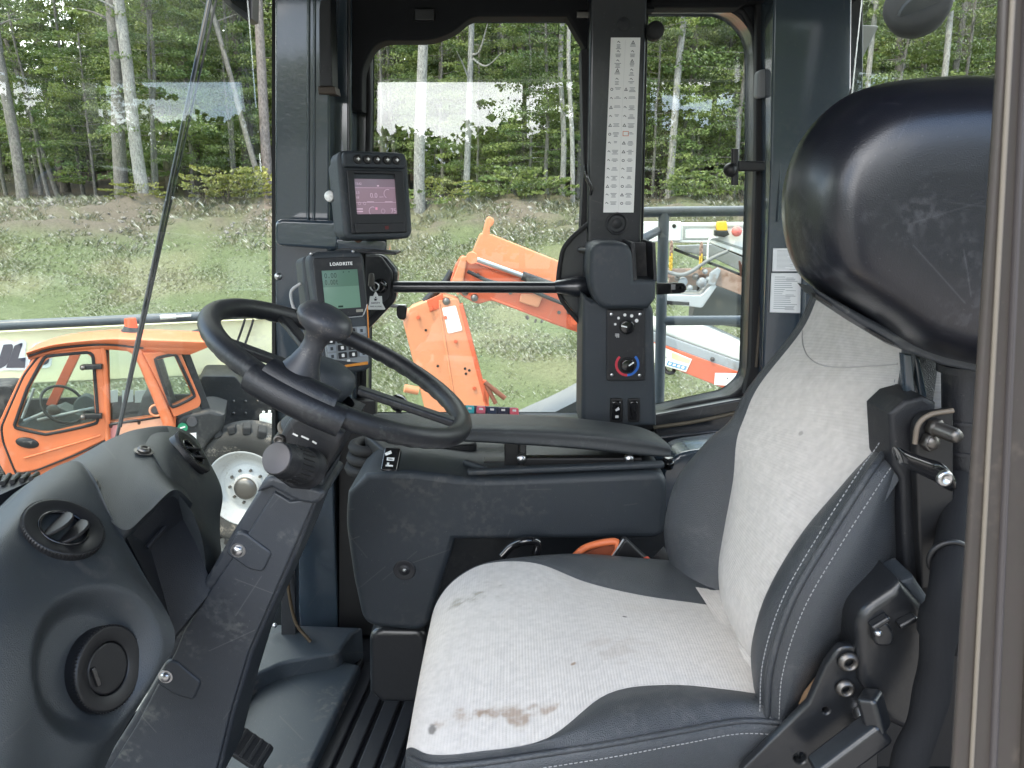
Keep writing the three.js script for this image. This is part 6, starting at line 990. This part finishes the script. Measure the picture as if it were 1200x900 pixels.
// ---------------------------------------------------------------- loader's own handrail and fender outside the windows
{
  const z = -2.15, g = thing('guard_rail', 'grey tubular handrail of the loader outside the second window', 'handrail');
  part(g, 'top_rail', tube([Z(735, 249, z), Z(800, 248, z), Z(900, 247, z), Z(1010, 246, z)], 0.0145, { n: 12, m: 16 }), M.rail);
  part(g, 'middle_rail', rod(Z(772, 376, z), Z(960, 375, z), 0.0145, 16), M.rail);
  part(g, 'post', rod(Z(778, 250, z), Z(768, 640, z), 0.0155, 16), M.rail);
  part(g, 'post', rod(Z(1010, 246, z), Z(1000, 640, z), 0.0155, 16), M.rail);
  part(g, 'stay', rod(Z(745, 284, z + 0.05), Z(772, 270, z), 0.012, 12), M.rail);
  part(g, 'rail_shelf', rbox(1.4, 0.04, 0.5, 0.01).translate(0.8, Z(768, 640, z).y, z - 0.05), M.blackpaint);
  const f = thing('fender', 'grey curved fender edge of the loader below the middle window', 'fender');
  part(f, 'fender_edge', sheet(spread([[[575, 500], [610, 480], [650, 462], [690, 440], [730, 412]].map(([x, y]) => Z(x, y, -2.35)), [[590, 520], [625, 496], [662, 477], [700, 457], [740, 430]].map(([x, y]) => Z(x, y, -2.25))], 20, 6), (p) => p.clone().add(V(0.01, -0.04, -0.02))), std(0xffffff, 0.55, { map: faded([0.16, 0.17, 0.175], [0.26, 0.24, 0.2], 66, { amount: 0.6, size: 0.5 }) }));
  part(f, 'fender_shell', plate([[570, 520], [700, 455], [760, 420], [760, 640], [570, 640]], -2.42, 0.03), M.blackpaint);
  const w = thing('work_lamp', 'dark work lamp hanging outside the rear corner window above the headrest', 'lamp');
  const c = D(1075, 8, 2.25);
  part(w, 'housing', put(lathe([[0, 0.06], [0.055, 0.055], [0.085, 0.03], [0.095, -0.01], [0.085, -0.05], [0, -0.06]], 30), axis(c, V(0.45, -0.35, -0.8))), M.header);
  part(w, 'lens', put(lathe([[0, 0.07], [0.06, 0.064], [0.07, 0.056], [0, 0.05]], 26), axis(c, V(-0.1, -0.5, 0.7))), std([0.012, 0.014, 0.016], 0.45));
  part(w, 'bracket', rod(c, c.clone().add(V(0, 0.3, 0)), 0.02), M.rubber);
  const d = thing('grey_deflector', 'pale grey triangular plate outside beside the rear pillar', 'deflector plate');
  part(d, 'plate', plate([[985, 28], [1030, 30, 2], [1012, 66], [992, 100], [985, 100]], wallZ(-2.0), 0.012, { bevel: 0.002 }), std([0.20, 0.22, 0.23], 0.5));
  part(d, 'plate_stay', rod(Z(990, 28, -2.0), Z(985, -80, -2.0), 0.012), M.blackpaint);
}
// ================================================================ the wood
{
  const leafMat = phys(0xffffff, 0.9, { vertexColors: true, transmission: 0.4, thickness: 0 });
  const bark = (base, seed) => std(0xffffff, 0.95, { map: texture(256, (u, v) => { const n = fbm(u, v * 0.3, 24, 4, seed), f = fbm(u, v, 30, 3, seed + 4), k = 0.35 + 0.85 * n + 0.7 * (f - 0.5); return base.map((b) => b * k); }, { size: 0.5 }), bumpMap: T.peel, bumpScale: 0.01 });
  const barkGrey = bark([0.20, 0.185, 0.165], 81), barkPale = bark([0.31, 0.30, 0.275], 82), barkDark = bark([0.135, 0.118, 0.096], 83);
  // foliage made of many small folded leaves on flat branches
  class Leaves {
    constructor() { this.p = []; this.n = []; this.c = []; this.i = []; }
    turned(k) { const p = this.p, i = k * 3, ax = p[i + 3] - p[i], az = p[i + 5] - p[i + 2], bx = p[i + 6] - p[i], bz = p[i + 8] - p[i + 2]; return az * bx - ax * bz > 0 ? 1 : 0; }   // whether the leaf's front looks up
    leaf(o, d, s, col, r) {
      const side = V(r() - 0.5, (r() - 0.5) * 0.4, r() - 0.5).cross(d).normalize().multiplyScalar(s * 0.42), tip = d.clone().multiplyScalar(s), k = this.p.length / 3;
      const mid = o.clone().addScaledVector(tip, 0.5), n = side.clone().cross(d).normalize(); const flip = n.y < 0; if (flip) n.negate(); n.lerp(V(0, 1, 0), 0.15).normalize();
      for (const q of [o, mid.clone().add(side).add(V(0, -s * 0.1, 0)), o.clone().add(tip), mid.clone().sub(side).add(V(0, -s * 0.1, 0))]) { this.p.push(q.x, q.y, q.z); this.n.push(n.x, n.y, n.z); this.c.push(...col); }
      if (this.turned(k) !== 0) this.i.push(k, k + 1, k + 2, k, k + 2, k + 3); else this.i.push(k, k + 2, k + 1, k, k + 3, k + 2);
    }
    spray(o, dir, len, count, size, pal, r) {                      // a flat drooping branch
      const side = dir.clone().cross(V(0, 1, 0)).normalize(), base = pal(r);
      for (let q = 0; q < count; q++) {
        const t = 0.15 + 0.85 * Math.sqrt(r()), w = (r() - 0.5) * 2 * len * 0.42 * Math.sin(Math.PI * Math.min(1, t * 0.9 + 0.1)), p = o.clone().addScaledVector(dir, len * t).addScaledVector(side, w); p.y += -0.14 * len * t * t + (r() - 0.5) * 0.10 * len;
        const d = dir.clone().addScaledVector(side, w * 1.2 / len + (r() - 0.5)).add(V(0, (r() - 0.6) * 0.5, 0)).normalize(), k = 0.75 + 0.5 * r();
        this.leaf(p, d, size * (0.7 + 0.6 * r()), base.map((b) => b * k), r);
      }
    }
    geo() { const g = new THREE.BufferGeometry(); g.setAttribute('position', new THREE.Float32BufferAttribute(this.p, 3)); g.setAttribute('normal', new THREE.Float32BufferAttribute(this.n, 3)); g.setAttribute('color', new THREE.Float32BufferAttribute(this.c, 3)); g.setIndex(this.i); return g; }
  }
  const fresh = (r) => { const k = r(); return [lerp(0.085, 0.205, k), lerp(0.145, 0.26, k), lerp(0.032, 0.058, k)]; };
  const deep = (r) => { const k = r(); return [lerp(0.072, 0.185, k), lerp(0.130, 0.240, k), lerp(0.029, 0.053, k)]; };
  const rustyLeaf = (r) => { const k = r(); return [lerp(0.20, 0.30, k), lerp(0.10, 0.16, k), lerp(0.03, 0.05, k)]; };
  const limb = (a, b, r0, sag = 0) => tube([a, a.clone().lerp(b, 0.5).add(V(0, sag, 0)), b], r0, { n: 6, m: 5, taper: (t) => 1 - 0.8 * t });
  function trunkGeo(h, r0, lean, seed, m = 9) { const r = rng(seed), pts = []; for (let i = 0; i <= 6; i++) { const t = i / 6; pts.push(V(lean.x * t + (r() - 0.5) * 0.12 * t, -0.4 + (h + 0.4) * t, lean.z * t + (r() - 0.5) * 0.12)); } return [tube(pts, r0, { n: 18, m, taper: (t) => 1.12 - 0.6 * t + 0.25 * Math.exp(-t * 18) }), pts]; }
  // kinds: understorey tree with layered light sprays; dense dark tree; tall pole with high crown
  function proto(kind, seed) {
    const r = rng(seed), L = new Leaves(), wood = []; let h, r0, mat = barkGrey;
    if (kind === 'young') {
      h = 5.2 + r() * 1.6; r0 = 0.045 + r() * 0.02; const [g, pts] = trunkGeo(h, r0, V(r() - 0.5, 0, r() - 0.5), seed); wood.push(g);
      for (let i = 0; i < 84; i++) { const t = 0.15 + 0.84 * Math.pow(r(), 0.85), a = i * 2.4 + r(), o = crv(pts, t), len = (0.55 + 1.35 * (1 - Math.abs(t - 0.45))) * (0.6 + 0.6 * r()), d = V(Math.cos(a), 0.12 + 0.18 * (t - 0.4), Math.sin(a)).normalize(); if (i % 2 === 0) wood.push(limb(o, o.clone().addScaledVector(d, len * 0.8).add(V(0, -0.08 * len, 0)), 0.013, 0.03)); L.spray(o, d, len, 118, 0.074, fresh, r); }
    } else if (kind === 'dense') {
      h = 9.5 + r() * 3; r0 = 0.11; mat = barkDark; const [g, pts] = trunkGeo(h, r0, V((r() - 0.5) * 1.4, 0, (r() - 0.5)), seed); wood.push(g);
      for (let i = 0; i < 125; i++) { const t = 0.20 + 0.80 * r(), a = r() * 6.283, o = crv(pts, t), len = (0.9 + 1.8 * (1 - t * 0.55)) * (0.5 + 0.7 * r()), d = V(Math.cos(a), 0.15, Math.sin(a)).normalize(); if (i % 4 === 0) wood.push(limb(o, o.clone().addScaledVector(d, len), 0.02, 0.05)); L.spray(o.clone().addScaledVector(d, len * 0.15), d, len, 80, 0.118, r() < 0.25 ? fresh : deep, r); }
    } else {
      h = 15; r0 = 0.13; mat = barkDark; const [g, pts] = trunkGeo(h, r0, V((r() - 0.5) * 1.6, 0, 0), seed, 12); wood.push(g);
      for (let i = 0; i < 54; i++) { const t = 0.50 + 0.5 * r(), a = r() * 6.283, o = crv(pts, t), len = (1.2 + 1.6 * r()), d = V(Math.cos(a), 0.2, Math.sin(a)).normalize(); if (i % 3 === 0) wood.push(limb(o, o.clone().addScaledVector(d, len), 0.03, 0.1)); L.spray(o.clone().addScaledVector(d, len * 0.2), d, len, 70, 0.105, r() < 0.5 ? fresh : deep, r); }
    }
    return { wood: metres(join(wood)), crown: L.geo(), mat, h };
  }
  const kinds = { young: [301, 302, 303, 304].map((s) => proto('young', s)), dense: [311, 312, 313, 314].map((s) => proto('dense', s)), tall: [321, 322].map((s) => proto('tall', s)) };
  const WORDS = { young: ['young_tree', 'light green young tree with layered leafy branches at the wood edge'], dense: ['forest_tree', 'leafy forest tree standing deeper in the wood'], tall: ['tall_tree', 'tall forest tree with a high crown above the wood edge'] };
  function tree(kind, v, x, z, turn, s, label, group) {
    const k = kinds[kind][v % kinds[kind].length], o = new THREE.Group(); o.name = numbered(WORDS[kind][0]); o.userData = { label: label || WORDS[kind][1], category: 'tree', group: group || { young: 'young trees along the wood edge', dense: 'trees deeper in the wood', tall: 'tall trees above the wood edge' }[kind] };
    const t = new THREE.Mesh(k.wood, k.mat), c = new THREE.Mesh(k.crown, leafMat); t.name = 'trunk'; c.name = 'crown'; o.add(t, c); o.position.set(x, groundAt(x, z), z); o.rotation.y = turn; o.scale.setScalar(s); scene.add(o);
  }
  const ANCHORS = [[28, 'the leftmost leaning trunk'], [155, 'the close pair of trunks'], [275, 'the slanting trunk'], [492, 'the pale trunk above the monitor'], [547, 'the forked birch'], [592, 'the thin mid-window stems'], [662, 'the paired pale stems'], [783, 'the slanting pale trunk'], [838, 'the second window stem'], [880, 'the white birch at the latch'], [1013, 'the birch behind the grey plate'], [1052, 'the grey trunk under the lamp'], [1104, 'the bright white trunk']];
  const beside = (px) => { const a = ANCHORS.reduce((b, q) => (Math.abs(q[0] - px) < Math.abs(b[0] - px) ? q : b)), d = px - a[0]; return (Math.abs(d) < 10 ? 'at ' : d < 0 ? 'left of ' : 'right of ') + a[1]; };
  const atPx = (px, z) => (px - 600) / F * (-z) * 1.0;
  const r = rng(555);
  // young trees near the edge, at places along the picture's windows
  for (const [px, z, s] of [[20, -23.5, 0.9], [75, -22.5, 0.75], [110, -24, 1.0], [200, -22, 0.85], [235, -23.5, 1.0], [285, -22.8, 0.8], [310, -24.5, 1.1], [452, -23, 0.9], [520, -23.5, 0.85], [560, -22.4, 0.7], [605, -23, 1.0], [640, -21.8, 0.95], [675, -22.8, 1.05], [760, -22, 0.9], [805, -22.8, 1.0], [850, -21.8, 1.05], [890, -23, 0.9], [1010, -22, 1.0], [1060, -24, 1.0], [1140, -23, 1.1], [720, -24.5, 1.15], [130, -22.6, 0.8], [60, -24.5, 1.1], [470, -25, 1.1], [545, -24, 1.0], [620, -22, 0.7], [780, -24, 1.15], [865, -24.5, 1.2], [1100, -22, 1.1], [215, -24.5, 1.0], [155, -25.5, 1.1], [580, -26, 1.2], [830, -26, 1.2], [650, -26.5, 1.25], [250, -26.5, 1.2]]) tree('young', Math.floor(r() * 4), atPx(px, z), z + (r() - 0.5) * 0.6, r() * 6.28, s * (0.95 + 0.1 * r()), (s < 0.86 ? 'small' : s > 1.07 ? 'tall' : 'bushy') + ' light green young tree ' + beside(px) + (z < -23.8 ? ', deeper in' : ', at the edge'));
  for (let i = 0; i < 74; i++) { const z = -27 - (i % 5) * 3.2 - r() * 2.5, px = -60 + (i / 73) * 1300 + (r() - 0.5) * 60, k = px > 40 && px < 135 ? 0.62 : 1; tree('dense', Math.floor(r() * 4), atPx(px, z), z, r() * 6.28, k * (0.8 + 0.35 * r()), 'leafy forest tree ' + ['just behind', 'behind', 'well behind', 'far behind', 'farthest behind'][i % 5] + ' the edge, ' + beside(px)); }
  for (const [px, z] of [[-40, -24], [95, -27], [215, -25], [300, -24], [430, -27], [610, -25], [720, -26], [840, -25], [960, -27], [1090, -25], [1200, -26]]) tree('tall', Math.floor(r() * 2), atPx(px, z), z, r() * 6.28, 0.95 + r() * 0.2, 'tall forest tree with a high crown ' + beside(px));
  for (let i = 0; i < 44; i++) { const z = -25 - (i % 4) * 4.2 - r() * 3, px = -40 + (i / 43) * 1270 + (r() - 0.5) * 50; if (px > 45 && px < 130) continue; tree('tall', Math.floor(r() * 2), atPx(px, z), z, r() * 6.28, 0.95 + r() * 0.25, 'canopy tree in the ' + ['first', 'second', 'third', 'fourth'][i % 4] + ' row, ' + beside(px), 'canopy trees of the wood'); }
  // trunks one can tell apart, each where it stands: base and top in the picture, width, bark
  const stems = [
    [28, 231, 2, 70, 11, -21.0, barkGrey, 'grey leaning trunk at the wood edge, leftmost of the thick trunks'], [143, 229, 131, -40, 14, -20.8, barkGrey, 'thick straight grey trunk, the left one of a close pair behind the wiper'], [169, 231, 137, -30, 13, -20.6, barkPale, 'thick pale trunk leaning against its neighbour, right one of the close pair'],
    [68, 228, 35, 130, 5, -23, barkGrey, 'thin slanting stem between the leaning trunk and the close pair'], [182, 228, 180, 120, 4, -21.5, barkGrey, 'thin straight stem just beside the pale trunk of the pair'], [304, 212, 280, 130, 6, -21.5, barkGrey, 'slender slanting trunk beside the front pillar, below the bright patch'], [314, 215, 303, -20, 11, -22, barkGrey, 'grey trunk half hidden by the front pillar'], [275, 208, 272, 150, 4, -23, barkGrey, 'thin stem in the shade left of the front pillar'],
    [492, 243, 496, -20, 12, -19.8, barkPale, 'pale straight trunk right above the display monitor'], [546, 226, 552, -30, 7, -21, barkPale, 'pale birch with forked bare branches in the middle window'], [582, 204, 584, 40, 5, -24, barkGrey, 'thin grey stem right of the forked birch'], [597, 200, 601, 30, 4, -25, barkGrey, 'very thin stem in the centre of the middle window'], [658, 238, 660, 0, 6, -21, barkPale, 'thin pale stem near the edge of the middle window'], [671, 240, 668, 10, 5, -20.6, barkPale, 'thin pale stem next to the centre pillar'], [512, 215, 515, 20, 4, -25, barkGrey, 'thin dark stem between the two pale trunks of the middle window'],
    [783, 236, 804, -20, 8, -21, barkPale, 'slanting pale trunk in the second window beside the centre pillar'], [878, 243, 879, 60, 5, -20.5, barkPale, 'white thin birch at the window latch'], [811, 225, 813, 90, 3, -23, barkGrey, 'very thin stem in the middle of the second window'], [838, 225, 858, 40, 3, -23.5, barkGrey, 'thin leaning stem right of the middle of the second window'], [822, 225, 819, 90, 3, -22.5, barkDark, 'thin dark stem in the second window'],
    [1013, 150, 1027, 4, 6, -21, barkPale, 'white birch behind the pale grey plate'], [1052, 150, 1056, 0, 9, -22, barkGrey, 'grey trunk below the work lamp'], [1102, 150, 1119, -10, 7, -20.5, barkPale, 'bright white trunk above the middle of the headrest'], [1108, 150, 1134, -10, 7, -22, barkGrey, 'grey leaning trunk behind the bright white trunk'], [1085, 150, 1078, 20, 6, -24, barkGrey, 'bent grey trunk beside the work lamp'],
  ];
  for (const [x0, y0, x1, y1, w, z, mat, label] of stems) {
    const b = Z(x0, y0, z), e = Z(x1, y1, z - 0.3), gy = groundAt(b.x, z), d = e.clone().sub(b).divideScalar(Math.max(0.5, e.y - b.y)), foot = b.clone().addScaledVector(d, gy - 0.25 - b.y), head = b.clone().addScaledVector(d, gy + 11 - b.y), rad = w / 2 / F * -z;
    const o = thing('tree_trunk', label, 'tree'), q = rng(x0 * 7 + 3), pts = Array.from({ length: 7 }, (_, i) => foot.clone().lerp(head, i / 6).add(V(i ? (q() - 0.5) * 0.12 : 0, 0, (q() - 0.5) * 0.1)));
    part(o, 'trunk', tube(pts, rad, { n: 30, m: 12, taper: (t) => 1.08 - 0.45 * t + 0.3 * Math.exp(-t * 30) }), mat);
    const L = new Leaves(), limbs = [];
    for (let i = 0; i < 16; i++) { const t = 0.42 + 0.56 * q(), a = q() * 6.283, p = crv(pts, t), len = 0.7 + 1.1 * q(), dir = V(Math.cos(a), 0.35, Math.sin(a)).normalize(); limbs.push(limb(p, p.clone().addScaledVector(dir, len), rad * 0.22 + 0.006, 0.06)); L.spray(p.clone().addScaledVector(dir, len * 0.3), dir, len, 40, 0.10, q() < 0.7 ? fresh : deep, q); }
    if (x0 === 546) for (const [s0, ex, ey] of [[0.36, 573, 22], [0.355, 588, 62], [0.30, 535, 60]]) limbs.push(tube([crv(pts, s0), Z(lerp(551, ex, 0.5), lerp(90, ey, 0.45), z), Z(ex, ey, z + 0.3)], 0.035, { n: 12, m: 6, taper: (t) => 1 - 0.7 * t }));
    part(o, 'branches', limbs, mat);
    const c = new THREE.Mesh(L.geo(), leafMat); c.name = 'crown'; o.add(c);
  }
  // low bushes and ferns along the edge
  const bushGeo = [401, 402, 403].map((s) => { const q = rng(s), L = new Leaves(); for (let i = 0; i < 26; i++) { const a = q() * 6.283, p = V(Math.cos(a) * 0.25 * q(), 0.1 + 0.55 * q(), Math.sin(a) * 0.25 * q()), d = V(Math.cos(a), 0.3, Math.sin(a)).normalize(); L.spray(p, d, 0.4 + 0.4 * q(), 34, 0.07, s === 402 ? (rr) => { const k = rr(); return [lerp(0.16, 0.26, k), lerp(0.19, 0.27, k), lerp(0.03, 0.06, k)]; } : fresh, q); } return L.geo(); });
  const stemGeo = metres(join([0, 1, 2, 3].map((i) => limb(V(0, -0.1, 0), V(Math.cos(i * 1.7) * 0.3, 0.7, Math.sin(i * 1.7) * 0.3), 0.012, 0.05))));
  const bushes = [[250, -20.6, 1.0, 1], [275, -20.8, 1.25, 1], [300, -20.6, 1.0, 1], [180, -20.4, 0.7, 1], [155, -20.3, 0.5, 1], [505, -19.8, 0.8, 0], [530, -20.3, 0.9, 1], [590, -20.6, 1.1, 0], [618, -20.8, 1.3, 0], [640, -20.6, 0.9, 2], [560, -20.9, 0.7, 2], [802, -20.4, 0.9, 0], [838, -20.6, 1.1, 2], [862, -20.2, 1.2, 0], [766, -20.5, 0.8, 2]];
  for (const [px, z, s, v] of bushes) { const o = new THREE.Group(); o.name = numbered('bush'); o.userData = { label: (s < 0.9 ? 'small ' : s > 1.15 ? 'large ' : '') + ['light green leafy bush ', 'yellow-green leafy bush ', 'fresh green leafy bush '][v] + 'on the bank ' + beside(px), category: 'bush', group: v === 1 ? 'yellow-green bushes on the bank' : 'green bushes on the bank' }; const a = new THREE.Mesh(stemGeo, barkDark), b = new THREE.Mesh(bushGeo[v], leafMat); a.name = 'stems'; b.name = 'foliage'; o.add(a, b); const x = atPx(px, z); o.position.set(x, groundAt(x, z), z); o.rotation.y = px; o.scale.set(s * 1.2, s, s); scene.add(o); }
  // the rest of the wood reads as one mass
  const clump = (() => { const L = new Leaves(), q = rng(9); for (let i = 0; i < 26; i++) L.leaf(V((q() - 0.5), (q() - 0.5) * 0.7, (q() - 0.5)), V(q() - 0.5, q() - 0.6, q() - 0.5).normalize(), 0.34, [1, 1, 1].map(() => 0.8 + 0.4 * q()), q); return L.geo(); })();
  const q = new THREE.Quaternion(), e = new THREE.Euler();
  const far = instanced('distant_wood', clump, std(0xffffff, 0.9), 5200, (i, m, c) => { const z = -40 - r() * 16, x = (r() - 0.5) * 2 * 58, y = groundAt(x, z) + Math.pow(r(), 1.15) * (x / -z < -0.53 && x / -z > -0.68 ? 3 : 8.5); e.set(r() * 6, r() * 6, r() * 6); q.setFromEuler(e); const s = 0.9 + r() * 1.1; m.compose(V(x, y, z), q, V(s, s, s)); const k = r(); c.setRGB(lerp(0.072, 0.185, k), lerp(0.130, 0.24, k), lerp(0.029, 0.053, k)); return true; });
  far.userData.label = 'mass of the distant wood behind the trees'; scene.add(far);
  // the clearing is ringed by the same wood; it shows in the panes of the cab
  const ring = instanced('distant_wood', clump, std(0xffffff, 0.9), 5200, (i, m, c) => { const a = (-0.35 + r() * 1.45) * Math.PI, R = 42 + r() * 10, y = Math.pow(r(), 1.1) * (a > 1.77 && a < 2.1 ? 3.2 : 7.2); e.set(r() * 6, r() * 6, r() * 6); q.setFromEuler(e); const s = 1.1 + r() * 1.2; m.compose(V(Math.cos(a) * R, y, Math.sin(a) * R), q, V(s, s, s)); const k = r(); c.setRGB(lerp(0.072, 0.185, k), lerp(0.130, 0.24, k), lerp(0.029, 0.053, k)); return true; });
  ring.userData.label = 'wood on the other side of the clearing, mirrored in the panes'; scene.add(ring);
  for (const [a0, a1] of [[24, 91.5], [152, 186]]) for (let a = a0; a < a1; a += 2.6 + r() * 0.8) { const R = 23 + r() * 5, k = kinds.dense[Math.floor(r() * 4)], o = new THREE.Group(), t = new THREE.Mesh(k.wood, k.mat), c = new THREE.Mesh(k.crown, leafMat); o.name = numbered('forest_tree'); o.userData = { label: 'leafy tree of the clearing behind the cab door', category: 'tree', group: 'trees behind the open door' }; t.name = 'trunk'; c.name = 'crown'; o.add(t, c); o.position.set(Math.cos(a * Math.PI / 180) * R, 0, Math.sin(a * Math.PI / 180) * R); o.rotation.y = r() * 6; o.scale.setScalar(0.85 + r() * 0.3); scene.add(o); }
}
settle();
scene.traverse((o) => { if (o.isMesh) { o.castShadow = true; o.receiveShadow = true; } });
renderer.render(scene, camera);
